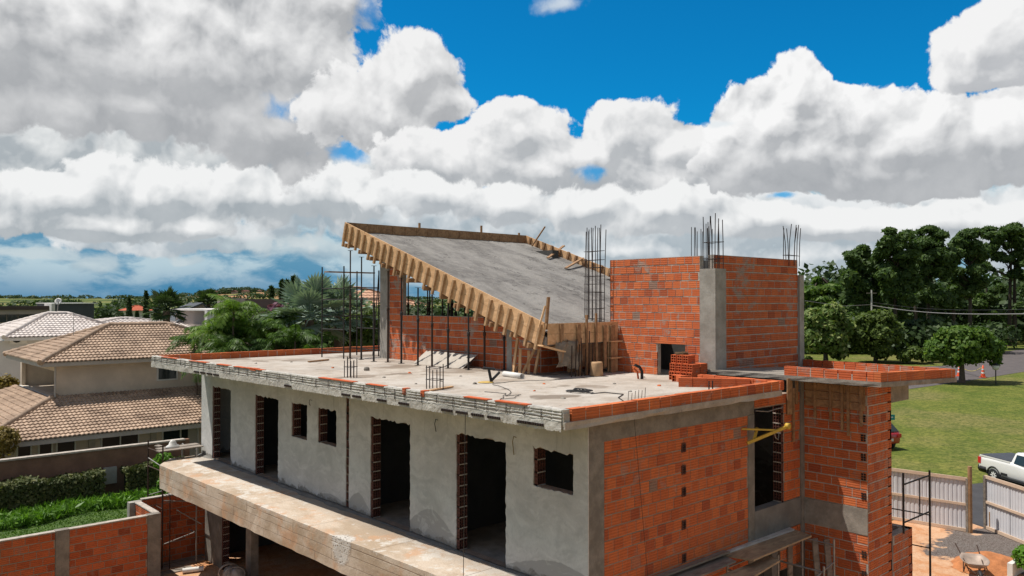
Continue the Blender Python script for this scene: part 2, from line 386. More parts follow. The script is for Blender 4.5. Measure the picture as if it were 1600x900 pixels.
def hole_grid(mbC, mbK, o, u, n, w, z0, z1, cols=3, deep=.09, course=.2, bar=.013, mort=True):
    """the open ends of hollow bricks: clay webs in front of a recess"""
    wallbox(mbK, o, u, n, 0, w, z0, z1, -deep-.02, -deep)
    nr = max(1, round((z1-z0)/course)); ch = (z1-z0)/nr
    if mort and nr > 1:
        for r in range(nr): wallbox(mbK, o, u, n, 0, w, z0+ch*r, z0+ch*r+.02, -deep-.01, .004)
    for k in range(cols+1):
        x = bar/2+(w-bar)*k/cols; wallbox(mbC, o, u, n, x-bar/2, x+bar/2, z0, z1, -deep, -.001*(k % 2))
    for r in range(nr):
        for k in range(4):
            z = z0+ch*(r+(k+.12)/3.15) if k < 4 else 0
            z = min(z, z1-.02); hh = bar*(1.6 if k in (0, 3) else .8)
            wallbox(mbC, o, u, n, 0, w, z, z+hh, -deep, -.004-.001*k)
# ---------------------------------------------------------------- the unfinished house
X0, Y0 = 9.55, 8.75                    # outer faces: doors wall on X0, brick side wall on Y0
HO = (X0, Y0, 0)
house = thing('unfinished_house', 'unfinished brick and concrete house with bare flat roof and tilted roof slab', 'house', HO)
def hb(): return MB(HO)
def fbm(v, s=1.0): return mn.fractal(Vector(v)*s, 1.0, 2.0, 4)
def rough_slab(poly, z0, z1, amp=.018, seg=.25, topn=True):
    """a cast slab whose edges are not ruler straight; poly counterclockwise"""
    mb = hb(); pts = []
    for i in range(len(poly)):
        a, b = Vector((*poly[i], 0)), Vector((*poly[(i+1) % len(poly)], 0)); n = max(1, int((b-a).length/seg)); d = (b-a).normalized(); nn = Vector((d.y, -d.x, 0))
        for k in range(n):
            p = a+(b-a)*k/n
            pts.append((p, nn))
    lo = []; hi = []; mid = []
    for p, nn in pts:
        j = fbm((p.x, p.y, z0), 2.1)*amp; j2 = fbm((p.x+9, p.y, z0), 3.3)*amp
        lo.append(p+nn*(j*1.6-.006)+Vector((0, 0, z0+abs(j2)*1.2))); mid.append(p+nn*j2+Vector((0, 0, (z0+z1)/2))); hi.append(p+nn*j+Vector((0, 0, z1)))
    n = len(pts); mb.add(lo+mid+hi, [tuple(range(n))[::-1], tuple(range(2*n, 3*n))]+[(i, (i+1) % n, n+(i+1) % n, n+i) for i in range(n)]+[(n+i, n+(i+1) % n, 2*n+(i+1) % n, 2*n+i) for i in range(n)])
    return mb

# --- plaster with damp humps along the floor
def plastermat():
    m, b, bs = new_mat('grey_plaster'); v = objc(b)
    sx = b.n('ShaderNodeSeparateXYZ', {0: v}); y, z = sx.outputs[1], sx.outputs[2]
    big = nz(b, v, .9, 6, .6); mid = nz(b, v, 4, 6, .6); fine = nz(b, b.v('MULTIPLY', v, (1, 1, .5)), 30, 3, .6)
    col = b.mix(b.mr(big, .38, .62), (.455, .445, .425), (.55, .54, .52))
    col = b.mix(b.m('MULTIPLY', b.mr(mid, .45, .7), .5), col, (.39, .385, .375))
    hump = None
    for yc, w, h in ((12.95-Y0, 1.0, .62), (9.3-Y0, 1.6, .42), (15.7-Y0, .6, .45), (16.9-Y0, .9, .20), (21.4-Y0, .3, .12)):
        t = b.m('DIVIDE', b.m('SUBTRACT', y, yc), w/1.0)
        e = b.m('MULTIPLY', b.m('SUBTRACT', 1.0, b.m('POWER', b.m('ABSOLUTE', t), 1.6)), h)
        hump = e if hump is None else b.m('MAXIMUM', hump, e)
    d = b.m('SUBTRACT', b.m('ADD', hump, b.m('MULTIPLY', b.m('SUBTRACT', mid, .5), .10)), b.m('SUBTRACT', z, 3.22))
    col = b.mix(b.mr(d, 0, .018), col, (.335, .33, .315))
    d2 = b.m('SUBTRACT', z, b.m('ADD', 3.28, b.m('MULTIPLY', b.m('SUBTRACT', mid, .5), .5)))
    col = b.mix(b.mr(d2, .0, .05), (.21, .195, .175), col)
    col = b.mix(b.m('MULTIPLY', b.mr(fine, .45, .7), .22), col, (.36, .35, .33))
    tro = nz(b, b.v('MULTIPLY', b.v('ADD', v, b.v('SCALE', nz(b, v, 1.3, 3, .5, 0, True))), (1, 1.2, 4.5)), 1.6, 6, .65)
    col = b.mix(b.m('MULTIPLY', b.mr(tro, .50, .66), .42), col, (.36, .352, .335)); col = b.mix(b.m('MULTIPLY', b.mr(tro, .46, .36), .35), col, (.64, .63, .60))
    drip = nz(b, b.v('MULTIPLY', v, (1, 5.5, .35)), 2.2, 5, .7); col = b.mix(b.m('MULTIPLY', b.m('MULTIPLY', b.mr(drip, .56, .68), b.mr(z, 4.6, 5.9)), .5), col, (.27, .26, .24))
    # wall darker in a band below the slab
    col = b.mix(b.m('MULTIPLY', b.mr(b.m('ADD', z, b.m('MULTIPLY', mid, .5)), 5.95, 6.25), .35), col, (.33, .31, .28))
    L(b, col, bs.inputs['Base Color']); bs.inputs['Roughness'].default_value = .9; bs.inputs['Specular IOR Level'].default_value = .2
    bump(b, bs, b.m('ADD', mid, b.m('MULTIPLY', fine, .4)), .25, .02)
    return m
M_plas = plastermat()
def beammat():
    m, b, bs = new_mat('balcony_beam_concrete'); v = objc(b); sx = b.n('ShaderNodeSeparateXYZ', {0: v}); y, z = sx.outputs[1], sx.outputs[2]
    big = nz(b, b.v('MULTIPLY', v, (1, .55, 1.4)), 1.0, 7, .65); mid = nz(b, v, 4.5, 7, .68); fine = nz(b, v, 30, 4, .7)
    col = b.mix(b.mr(big, .40, .60), (.40, .31, .225), (.55, .46, .37))
    col = b.mix(b.m('MULTIPLY', b.mr(nz(b, b.v('ADD', v, (3, 8, 1)), 1.4, 5, .6), .52, .64), .6), col, (.52, .29, .16))
    # grey and white cement spills along the top outer edge
    sp = b.m('ADD', b.m('MULTIPLY', mid, .6), nz(b, b.v('ADD', v, (9, 2, 4)), 1.6, 6, .7)); top = b.mr(z, 3.12, 3.19)
    col = b.mix(b.m('MULTIPLY', b.m('MULTIPLY', b.mr(sp, .80, .90), top), .8), col, (.60, .57, .52))
    inn = b.mr(sx.outputs[0], -.75, -.25); col = b.mix(b.m('MULTIPLY', b.m('MULTIPLY', inn, top), .55), col, (.27, .23, .19))
    # board joints
    def line(f, w): return b.mr(b.m('ABSOLUTE', f), w*.3, w)
    wob = b.m('MULTIPLY', b.m('SUBTRACT', mid, .5), .02); h = None
    for zl in (2.72, 2.93, 3.09):
        l = line(b.m('ADD', b.m('SUBTRACT', z, zl), wob), .012 if zl > 3 else .008); br = b.mr(nz(b, b.v('ADD', v, (zl*9, 0, 0)), .9, 3), .42, .5); l = b.m('MAXIMUM', l, b.m('SUBTRACT', 1, br)) if zl > 3 else l
        col = b.mix(b.m('MULTIPLY', b.m('SUBTRACT', 1, l), .75), col, (.13, .09, .065)); h = l if h is None else b.m('MINIMUM', h, l)
    fr = b.m('SUBTRACT', b.m('FRACT', b.m('DIVIDE', b.m('ADD', y, b.m('MULTIPLY', b.m('FLOOR', b.m('DIVIDE', z, .21)), .7)), 2.3)), .5)
    l = line(fr, .006); col = b.mix(b.m('MULTIPLY', b.m('SUBTRACT', 1, l), .5), col, (.15, .10, .07)); h = b.m('MINIMUM', h, l)
    hc = atx(529, 850, 8.2)-Vector(HO); q = b.v('MULTIPLY', b.v('SUBTRACT', v, tuple(hc)), (2.4, 2.6, 1.9)); e = b.mr(b.m('MULTIPLY_ADD', mid, .8, b.v('LENGTH', q, out=1)), 1.35, 1.1)
    vo = b.n('ShaderNodeTexVoronoi', {'Vector': v, 'Scale': 17.0}).outputs[0]; pit = b.mr(vo, .18, .34)
    col = b.mix(e, col, b.mix(pit, (.14, .12, .10), (.56, .53, .49))); h = b.m('ADD', b.m('MULTIPLY', h, .8), b.m('MULTIPLY', b.m('MULTIPLY', pit, e), .8))
    col = b.mix(b.m('MULTIPLY', b.mr(fine, .42, .68), .35), col, (.24, .18, .13))
    L(b, col, bs.inputs['Base Color']); bs.inputs['Roughness'].default_value = .93; bs.inputs['Specular IOR Level'].default_value = .2
    bump(b, bs, b.m('ADD', h, b.m('ADD', b.m('MULTIPLY', mid, .5), b.m('MULTIPLY', fine, .4))), .7, .02); return m
M_bbeam = beammat()
M_dark = simple('shade_darkened_render', (.075, .072, .067), .95, .3, 2)  # indoor shade is put into this wall colour
M_green = simple('dark_green_net', (.03, .06, .055), .8, .3, 3)

OPEN = [('door', 22.70, 24.06, 3.2, 5.38), ('door', 19.67, 21.07, 3.2, 5.38), ('win', 18.10, 18.92, 4.52, 5.38), ('win', 16.67, 17.56, 4.55, 5.39),
        ('door', 13.68, 15.20, 3.2, 5.42), ('door', 10.71, 12.15, 3.2, 5.44), ('win', 9.05, 10.0, 4.80, 5.46), ('chan', 16.10, 16.24, 3.2, 5.92)]
YL = 24.92
# plaster skin: outline with ragged openings
bm = bmesh.new()
def ragged(y0, y1, z0, z1, close=True):
    pts = []
    cor = [(y0, z0), (y1, z0), (y1, z1), (y0, z1)]
    for i in range(4):
        a, b = cor[i], cor[(i+1) % 4]; n = max(2, int(math.dist(a, b)/.07))
        for k in range(n):
            t = k/n; y = a[0]+(b[0]-a[0])*t; z = a[1]+(b[1]-a[1])*t
            am = .012 if i != 2 else .028
            if i == 0 and close is False: am = 0
            pts.append((y+U(-1, 1)*am, z+U(-1, 1)*am))
    return pts
outer = [(Y0-.02, 3.2)]
cur = Y0-.02
segs = sorted(OPEN, key=lambda o: o[1])
floor_line = []
for k, y0, y1, z0, z1 in segs:
    if k in ('door', 'chan'):
        floor_line.append((y0, 3.2))
        n = int((z1-z0)/.07); am = .013
        for i in range(1, n): floor_line.append((y0+U(-am, am), z0+(z1-z0)*i/n))
        m_ = max(2, int((y1-y0)/.07))
        for i in range(m_+1): floor_line.append((y0+(y1-y0)*i/m_, z1+U(-.03, .025)))
        for i in range(n-1, 0, -1): floor_line.append((y1+U(-am, am), z0+(z1-z0)*i/n))
        floor_line.append((y1, 3.2))
pl = [(Y0-.02, 3.2)]+floor_line+[(YL, 3.2), (YL, 6.03), (Y0-.02, 6.03)]
def loop(pts):
    vs = [bm.verts.new((0, y-Y0, z)) for y, z in pts]
    return [bm.edges.new((vs[i], vs[(i+1) % len(vs)])) for i in range(len(vs))]
ed = loop(pl)
for k, y0, y1, z0, z1 in segs:
    if k == 'win': ed += loop(ragged(y0, y1, z0, z1))
bmesh.ops.triangle_fill(bm, use_beauty=True, use_dissolve=False, edges=ed, normal=(-1, 0, 0))
g = bmesh.ops.extrude_face_region(bm, geom=bm.faces[:])
for v in g['geom']:
    if isinstance(v, bmesh.types.BMVert): v.co.x += .022
for v in bm.verts:                         # slight waviness of hand trowelled plaster
    if v.co.x < .01: v.co.x += fbm((v.co.y, v.co.z, 3), .8)*.006
bmesh.ops.recalc_face_normals(bm, faces=bm.faces[:])
me = bpy.data.meshes.new('plaster_wall'); bm.to_mesh(me); bm.free(); me.materials.append(M_plas)
o = bpy.data.objects.new('plaster_wall', me); S.collection.objects.link(o); o.parent = house
o.location = (-.022, 0, 0)
o['label'] = 'grey plastered front wall with ragged door and window openings'
# brick core behind the plaster (0.2 thick) seen in the jambs
core = hb(); holes = [(y0-Y0, y1-Y0, z0, z1) for k, y0, y1, z0, z1 in OPEN if k != 'chan']
for a, b_, c, d in cells(YL-Y0, 2.6, 6.03, holes+[(0, .02, 2.6, 6.03)]):
    core.box((X0+.002, Y0+a, c), (X0+.19, Y0+b_, d))
core.build('wall_core', M_mortarD, house)
for k, y0, y1, z0, z1 in OPEN:
    c1 = MB(HO); c2 = MB(HO)
    if k == 'chan':
        hole_grid(c1, c2, (X0, y0-.0), (0, 1, 0), (-1, 0, 0), y1-y0, z0, z1, cols=2, deep=-.004, bar=.02)
        c1 = MB(HO); c2 = MB(HO)
        wallbox(c2, (X0, y0), (0, 1, 0), (-1, 0, 0), 0, y1-y0, z0, z1, -.001, .003)
        hole_grid(c1, c2, (X0-.0, y0), (0, 1, 0), (-1, 0, 0), y1-y0, z0, z1, cols=2, deep=-.003+.0, bar=.022)
        o = c2.build('chase_back', M_mortarD, house); c1 = MB(HO)
        for r in range(int((z1-z0)/.2)):
            for q in range(3): c1.box((X0-.012, y0+.01+.045*q, z0+.2*r+.02), (X0-.004, y0+.035+.045*q, z0+.2*r+.16))
        c1.build('chase_brick', M_clay, o)
    else:
        hole_grid(c1, c2, (X0+.0, y1), (1, 0, 0), (0, -1, 0), .19, z0, z1, cols=3, deep=.08)
        # the recess stands inside the jamb: shift it so that the web faces lie on the jamb line
        c1.v = [(x, y-.082, z) for x, y, z in c1.v]; c2.v = [(x, y-.082+.0, z) for x, y, z in c2.v]
        o = c2.build('door_jamb' if k == 'door' else 'window_jamb', M_mortar, house); c1.build('hollow_brick_end', M_clay, o)
# floors and interior
tr = rough_slab([(8.55, 8.2), (X0+.02, 8.2), (X0+.02, YL), (8.60, YL), (8.02, 24.12), (8.25, 14.5)], 2.52, 3.2, .02)
tr.build('terrace_beam', M_bbeam, house)
fl = hb(); fl.box((X0+.02, Y0, 3.02), (16.4, YL, 3.196)); fl.build('upper_floor', M_conc, house)
iw = hb()
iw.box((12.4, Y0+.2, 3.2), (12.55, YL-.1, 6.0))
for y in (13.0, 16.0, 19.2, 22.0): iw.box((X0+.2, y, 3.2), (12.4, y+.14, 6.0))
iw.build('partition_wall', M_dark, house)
sm = hb()
for r in range(3):   # a low heap of mortar dropped along the foot of the wall
    pass
n = 150; vs = []; fs = []
for i in range(n+1):
    y = Y0+(YL-Y0)*i/n; inside = any(k == 'door' and a-.05 < y < b_+.05 for k, a, b_, *_ in OPEN)
    w = (.10+.10*abs(fbm((y, 1, 1), 1.5))) if not inside else .05+.05*abs(fbm((y, 4, 1), 2)); hh = w*.32
    vs += [(X0-.02-w, y, 3.202), (X0-.02-w*.5, y, 3.202+hh*.6), (X0-.024, y, 3.202+hh), (X0-.024, y, 3.202)]
for i in range(n):
    for k in range(3): a = i*4+k; fs.append((a, a+1, a+5, a+4))
sm.add(vs, fs, True); sm.build('mortar_fillet', M_fine, house)
# wall end facing the left neighbour, ground floor behind the terrace
gw = hb()
gw.box((X0+.03, 23.42, -.2), (X0+.22, 24.72, 2.52)); o = gw.build('ground_floor_pier', M_col, house)
c1 = MB(HO); c2 = MB(HO); hole_grid(c1, c2, (X0+.03, 23.42), (1, 0, 0), (0, -1, 0), .19, 0, 2.5, cols=3, deep=.08); c1.v = [(x, y-.085, z) for x, y, z in c1.v]; c2.v = [(x, y-.085, z) for x, y, z in c2.v]
j = c2.build('pier_jamb', M_mortar, house); c1.build('hollow_brick_end', M_clay, j)
gc = hb(); gc.box((9.78, 21.85, -.2), (10.0, 22.2, 2.52)); gc.build('ground_floor_column', M_col, house)
gc = hb(); gc.box((9.78, 16.2, -.2), (10.0, 16.5, 2.52)); gc.build('ground_floor_column', M_col, house)
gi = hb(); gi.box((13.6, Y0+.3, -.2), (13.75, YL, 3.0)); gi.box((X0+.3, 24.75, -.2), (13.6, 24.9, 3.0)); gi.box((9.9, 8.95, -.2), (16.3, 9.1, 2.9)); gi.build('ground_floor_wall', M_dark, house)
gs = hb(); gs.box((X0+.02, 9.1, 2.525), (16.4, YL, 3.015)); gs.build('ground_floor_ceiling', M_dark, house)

# --- main roof slab
roofp = [(8.70, 8.43), (15.10, 8.47), (15.15, 10.88), (21.6, 10.88), (21.6, 24.9), (8.03, 24.86)]
def roofmat():
    m, b, bs = new_mat('roof_deck_concrete'); v = objc(b)
    big = nz(b, v, .42, 6, .62); mid = nz(b, v, 2.3, 7, .66); fine = nz(b, v, 22, 4, .65)
    col = b.mix(b.mr(mid, .32, .68), (.36, .31, .26), (.47, .42, .365))
    col = b.mix(b.m('MULTIPLY', b.mr(big, .55, .66), .55), col, (.235, .18, .135))
    wet = nz(b, b.v('ADD', v, (4.3, 9.1, 0)), .85, 3, .5)
    col = b.mix(b.m('MULTIPLY', b.mr(wet, .635, .66), .75), col, (.15, .115, .085))
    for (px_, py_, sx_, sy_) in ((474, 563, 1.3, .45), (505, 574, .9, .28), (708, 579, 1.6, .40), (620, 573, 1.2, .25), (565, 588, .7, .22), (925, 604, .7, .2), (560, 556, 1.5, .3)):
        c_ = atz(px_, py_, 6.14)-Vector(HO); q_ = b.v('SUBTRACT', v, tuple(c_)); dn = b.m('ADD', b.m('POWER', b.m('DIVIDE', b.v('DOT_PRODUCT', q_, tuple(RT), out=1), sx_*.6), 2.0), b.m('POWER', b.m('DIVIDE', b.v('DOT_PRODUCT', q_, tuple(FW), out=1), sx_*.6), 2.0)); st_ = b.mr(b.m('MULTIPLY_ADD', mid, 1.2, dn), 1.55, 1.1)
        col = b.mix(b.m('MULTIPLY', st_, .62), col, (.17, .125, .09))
    pale = nz(b, b.v('ADD', v, (14.3, 2.1, 0)), .6, 5, .6)
    col = b.mix(b.m('MULTIPLY', b.mr(pale, .5, .62), .5), col, (.52, .485, .44))
    pk = b.n('ShaderNodeTexVoronoi', {'Vector': v, 'Scale': 3.1}).outputs[0]
    col = b.mix(b.m('MULTIPLY', b.mr(pk, .11, .05), .7), col, (.16, .13, .11))
    col = b.mix(b.m('MULTIPLY', b.mr(fine, .4, .7), .3), col, (.25, .21, .175))
    L(b, col, bs.inputs['Base Color']); bs.inputs['Roughness'].default_value = .93; bs.inputs['Specular IOR Level'].default_value = .15
    bump(b, bs, b.m('ADD', mid, b.m('MULTIPLY', fine, .4)), .4, .03)
    return m
M_roof = roofmat()
o = rough_slab(roofp, 6.02, 6.14, .022).build('roof_slab', M_roof, house)
M_splash = concrete('cement_splashed_edge', (.56, .53, .48), (.38, .355, .32), grime=.3, bs_=.5)
# curbs of one course of hollow bricks laid on the slab edge
def curb(p, q, z, name, mat, thick=.14, inward=1, h=.185, bl=.31, jit=.006, gap=.014, skip=(), par=None):
    p, q = Vector((*p, 0)), Vector((*q, 0)); u = (q-p).normalized(); n = Vector((u.y, -u.x, 0)); Lg = (q-p).length
    mb = hb(); mo = hb(); s = 0; k = 0
    wallbox(mo, p, u, n, .02, Lg-.02, z-.002, z+h*.45, -thick+.012, -.012)
    while s < Lg-.04:
        ln = min(bl*U(.95, 1.04), Lg-s)
        if k not in skip:
            t = U(-1, 1)*jit; zz = U(-.004, .006); a, b_ = s+gap/2, s+ln-gap/2
            wallbox(mb, p, u, n, a, b_, z, z+h+zz, -thick+t, t)
            if U(0, 1) < .75: wallbox(mo, p, u, n, b_-.002, b_+gap+.002, z, z+h*U(.6, 1.02), -thick+.01, -.004+U(0, .006))
        s += ln; k += 1
    o = mb.build(name, mat, par or house); mo.build('mortar_joint', M_mortar, o)
    return o
ZR = 6.14
curb((8.86, 8.45), (15.06, 8.49), ZR, 'side_curb', M_brick, jit=.004)
curb((15.22, 8.48), (15.20, 10.5), ZR, 'end_curb', M_brickB, thick=.14)
# double row at the end, as stacked there
curb((8.2, 24.72), (8.2+.0001+13.2, 24.60), ZR, 'far_curb', M_brick, h=.19)
# front curb: same bricks but smeared all over with cement
fc = curb((8.02, 24.86), (8.695, 8.47), ZR-.0, 'front_curb', M_splash, thick=.15, h=.19, gap=.012, jit=.012)
t0, t1 = Vector((8.02, 24.86, 0)), Vector((8.695, 8.47, 0)); u = (t1-t0).normalized(); n_ = Vector((u.y, -u.x, 0))
gr = hb(); NS, NZ = 560, 13; vs = []; fs = []
for i in range(NS+1):
    s_ = 16.38*i/NS
    for k in range(NZ+1):
        z = 6.012+.318*k/NZ; low = z < 6.135
        d = .010+.008*max(0, fbm((s_, z*1.4, 1), 5))+.004*fbm((s_, z, 2), 17)
        if low: d += .006+.010*abs(fbm((s_, z, 5), 3))
        else:
            w = ((z-6.135) % .049)/.049; d += .006*(1 if .28 < w < .86 else -.6)*(1 if fbm((s_, int((z-6.135)/.049), 9), 1.3) > -.28 else .1)
            if (s_ % .305) < .02: d -= .012
        if k == 0: z -= .02*abs(fbm((s_, 0, 3), 4))+(.012 if i % 3 else 0)
        if k == NZ: z += .008*fbm((s_, 0, 7), 6)
        p = t0+u*s_+n_*d; vs.append((p.x, p.y, z))
    p = t0+u*s_-n_*.06; vs.append((p.x, p.y, 6.33+.004*fbm((s_, 2, 2), 5)))
M_ = NZ+2
for i in range(NS):
    for k in range(M_-1): a_ = i*M_+k; fs.append((a_, a_+1, a_+M_+1, a_+M_))
gr.add(vs, fs, False)
gr.build('cement_splash', M_splash, fc)
rl = [(U(.4, 15.8), U(.2, .9), ZR+.186, ZR+.1985) for k in range(16)]+[(12.4, .09, ZR+.09, ZR+.2025), (12.95, .10, ZR+.10, ZR+.2025), (6.3, .28, ZR+.16, ZR+.2025)]
for k, (s, w, za_, zb_) in enumerate(rl):       # bare orange patches left without cement
    rs = hb(); wallbox(rs, t0, u, n_, s, s+w, za_, zb_+.0005*k, -.10, .026); rs.build('bare_brick', M_brickB, fc)
# vertical tie wires hanging in the cement, and dark blocks coloured as shaded brick holes under them
tw = hb(); s = .3
while s < 16.2:
    tw.tube([t0+u*s+n_*.026+Vector((0, 0, ZR+.17)), t0+u*s+n_*.03+Vector((0, 0, ZR-.0+U(-.02, .04)))], .006, 5); s += U(.28, .62)
for k in range(2):
    pts = [t0+u*(16.36*i/60)+n_*(.030+.003*math.sin(i*2.1+k))+Vector((0, 0, ZR+.05+.075*k+.008*math.sin(i*.9+k))) for i in range(61)]
    tw.tube(pts, .0035, 4)
tw.build('mesh_wire', M_rebar, fc)
hl = hb(); M_hole_shade = simple('painted_core_shade', (.03, .018, .014), .95, .2, 9)  # near black stands for the shade inside the brick holes
for s in (3.1, 3.5, 3.9, 4.3, 8.0, 10.35, 10.75, 11.6, 12.3, 13.55, 13.95, 14.35, 14.75, 15.45, 15.72):
    hl = hb()
    for q in range(6): wallbox(hl, t0, u, n_, s+.052*q, s+.052*q+.036, 6.040, 6.082, -.05, .044)
    hl.build('painted_brick_hole', M_hole_shade, house)

# --- side wall with the brick panel
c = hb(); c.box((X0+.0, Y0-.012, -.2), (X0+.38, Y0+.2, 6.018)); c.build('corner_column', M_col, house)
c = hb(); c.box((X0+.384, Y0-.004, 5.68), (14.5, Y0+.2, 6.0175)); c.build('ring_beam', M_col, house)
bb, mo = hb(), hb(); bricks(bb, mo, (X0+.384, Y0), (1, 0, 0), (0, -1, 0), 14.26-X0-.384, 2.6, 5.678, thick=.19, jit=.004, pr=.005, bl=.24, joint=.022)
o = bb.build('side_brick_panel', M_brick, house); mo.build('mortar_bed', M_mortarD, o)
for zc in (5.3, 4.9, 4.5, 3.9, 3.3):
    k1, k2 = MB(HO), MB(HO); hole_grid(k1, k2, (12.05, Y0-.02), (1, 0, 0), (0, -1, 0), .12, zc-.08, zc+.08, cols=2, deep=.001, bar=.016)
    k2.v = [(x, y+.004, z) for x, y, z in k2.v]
    h = k2.build('vent_brick', M_hole_shade, o);  # dark backing colours in the shade of the holes
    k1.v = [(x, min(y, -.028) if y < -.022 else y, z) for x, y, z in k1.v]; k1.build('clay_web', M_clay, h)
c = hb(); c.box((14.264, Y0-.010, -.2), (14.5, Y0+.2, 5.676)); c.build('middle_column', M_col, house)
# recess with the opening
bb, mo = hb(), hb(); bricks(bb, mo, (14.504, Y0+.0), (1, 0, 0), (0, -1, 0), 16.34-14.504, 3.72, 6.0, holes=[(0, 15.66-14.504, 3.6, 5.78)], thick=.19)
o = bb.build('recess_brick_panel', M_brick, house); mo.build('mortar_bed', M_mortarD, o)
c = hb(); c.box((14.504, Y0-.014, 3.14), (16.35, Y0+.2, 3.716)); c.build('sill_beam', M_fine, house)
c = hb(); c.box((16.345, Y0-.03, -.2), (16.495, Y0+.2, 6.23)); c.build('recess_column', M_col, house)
bb, mo = hb(), hb(); bricks(bb, mo, (15.5, Y0+.0), (1, 0, 0), (0, -1, 0), 16.34-15.5, 2.3, 3.137, thick=.19)
o = bb.build('lower_brick_panel', M_brick, house); mo.build('mortar_bed', M_mortarD, o)
c1 = MB(HO); c2 = MB(HO); hole_grid(c1, c2, (15.66, Y0+.005), (0, 1, 0), (-1, 0, 0), .19, 3.72, 5.78, cols=3, deep=.08); 
c1.v = [(x-.09, y, z) for x, y, z in c1.v]; c2.v = [(x-.09, y, z) for x, y, z in c2.v]
o = c2.build('recess_jamb', M_mortar, house); c1.build('hollow_brick_end', M_clay, o)
c = hb(); c.box((15.2, Y0+.02, -.2), (15.44, Y0+.25, 3.13)); c.build('lower_column', M_fine, house)
c = hb(); c.box((15.75, Y0-.05, -.2), (15.93, Y0-.02, 3.1)); c.build('leaning_form_board', M_woodG, house)
# back wall glimpsed through the recess opening, floor and the sagging cable
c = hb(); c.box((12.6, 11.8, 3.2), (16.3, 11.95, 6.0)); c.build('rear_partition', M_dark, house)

# --- tower beside it
TX, TY = 16.5, 7.345
bb, mo = hb(), hb()
bricks(bb, mo, (TX, Y0+0), (0, -1, 0), (-1, 0, 0), Y0-TY, 3.68, 6.2, thick=.18, jit=.0045, bl=.31)
bricks(bb, mo, (TX, Y0+0), (0, -1, 0), (-1, 0, 0), Y0-TY, -.2, 3.14, thick=.18, jit=.0045, bl=.31)
bricks(bb, mo, (TX+.003, TY), (1, 0, 0), (0, -1, 0), 1.15, -.2, 6.2, thick=.18, jit=.003, bl=.23)
bricks(bb, mo, (TX+1.153, TY), (0, 1, 0), (1, 0, 0), 1.5, -.2, 6.2, thick=.18, jit=.004, bl=.3)
o = bb.build('tower_brick_shell', M_brick, house); mo.build('mortar_bed', M_mortar, o)
c = hb(); c.box((TX-.012, TY+.005, 3.145), (TX+.18, Y0-.03, 3.675)); c.build('tower_band', M_conc, house)
for zc in (5.55, 5.15, 4.75, 4.35, 3.95, 2.75, 2.35, 1.95):       # dark blocks colouring the shade inside open brick ends
    k2 = hb()
    for q in range(2):
        for r in range(3): k2.box((TX-.019, TY+.035+.055*q, zc-.08+.052*r), (TX-.006, TY+.075+.055*q, zc-.045+.052*r))
    k2.build('painted_brick_hole', M_hole_shade, house)
bb, mo = hb(), hb()
bricks(bb, mo, (TX+1.14, TY-.03), (1, 0, 0), (0, -1, 0), 1.0, -.2, 2.92, thick=.18, bl=.2)
bricks(bb, mo, (TX+2.144, TY-.03), (0, 1, 0), (1, 0, 0), 1.2, -.2, 2.92, thick=.18, bl=.2)
o = bb.build('low_brick_step', M_brick, house); mo.build('mortar_bed', M_mortar, o)
# porch slab on the tower, with its brick curb and stub beam
pz0, pz1 = 6.275, 6.38
pp = [(15.85, 6.78), (19.85, 6.78), (20.44, 10.82), (15.85, 10.82)]
rough_slab(pp, pz0, pz1, .012).build('porch_slab', M_conc, house)
bk = [(16.2, 6.95), (20.1, 6.95), (21.8, 10.2), (16.3, 10.3)]
curb((15.865, 8.85), (15.865, 6.93), pz1, 'porch_curb_front', M_brickB, h=.19, bl=.3, gap=.02)
curb((15.865, 6.795), (19.80, 6.795), pz1, 'porch_curb_side', M_brick, h=.19, gap=.008)
curb((20.42, 10.84), (19.86, 6.94), pz1, 'porch_curb_end', M_brickB, h=.19, gap=.02)
for o in list(S.collection.objects):
    if o.name.startswith('porch_') or (o.parent and o.parent.name.startswith('porch_')):
        for v_ in o.data.vertices: v_.co.z -= max(0, v_.co.x+X0-15.87)*.042
c = hb(); c.box((TX+.2, 7.45, 5.74), (18.85, 7.70, 6.14)); c.build('stub_beam', M_conc, house)
c = hb(); c.box((X0+.2, YL-.19, 3.2), (21.4, YL-.02, 6.0)); c.box((21.2, Y0+.2, -.2), (21.4, YL-.2, 6.0)); c.box((16.7, 8.97, -.2), (21.2, 9.1, 6.0)); c.build('rear_outer_wall', M_plas, house)
# old shuttering left under the porch slab on the tower face
c = hb()
for k in range(3): c.box((TX-.035, TY+.03, 5.70+.17*k), (TX-.012, Y0-.06, 5.86+.17*k))
o = c.build('leftover_shuttering', M_woodD, house); c = hb()
for y, zl in ((8.45, 5.45), (8.1, 5.4), (7.85, 5.25), (7.72, 5.15), (7.45, 5.38)): c.box((TX-.075, y-.025, zl), (TX-.036, y+.025, 6.235))
c.build('cleat', M_woodD, o)
c = hb(); c.box((15.75, Y0-.05, 5.55), (15.95, Y0-.025, 6.32)); c.box((15.98, Y0-.055, 4.95), (16.04, Y0-.025, 6.1)); c.box((16.1, Y0-.05, 5.75), (16.2, Y0-.025, 6.3)); c.build('recess_shuttering', M_woodD, house)

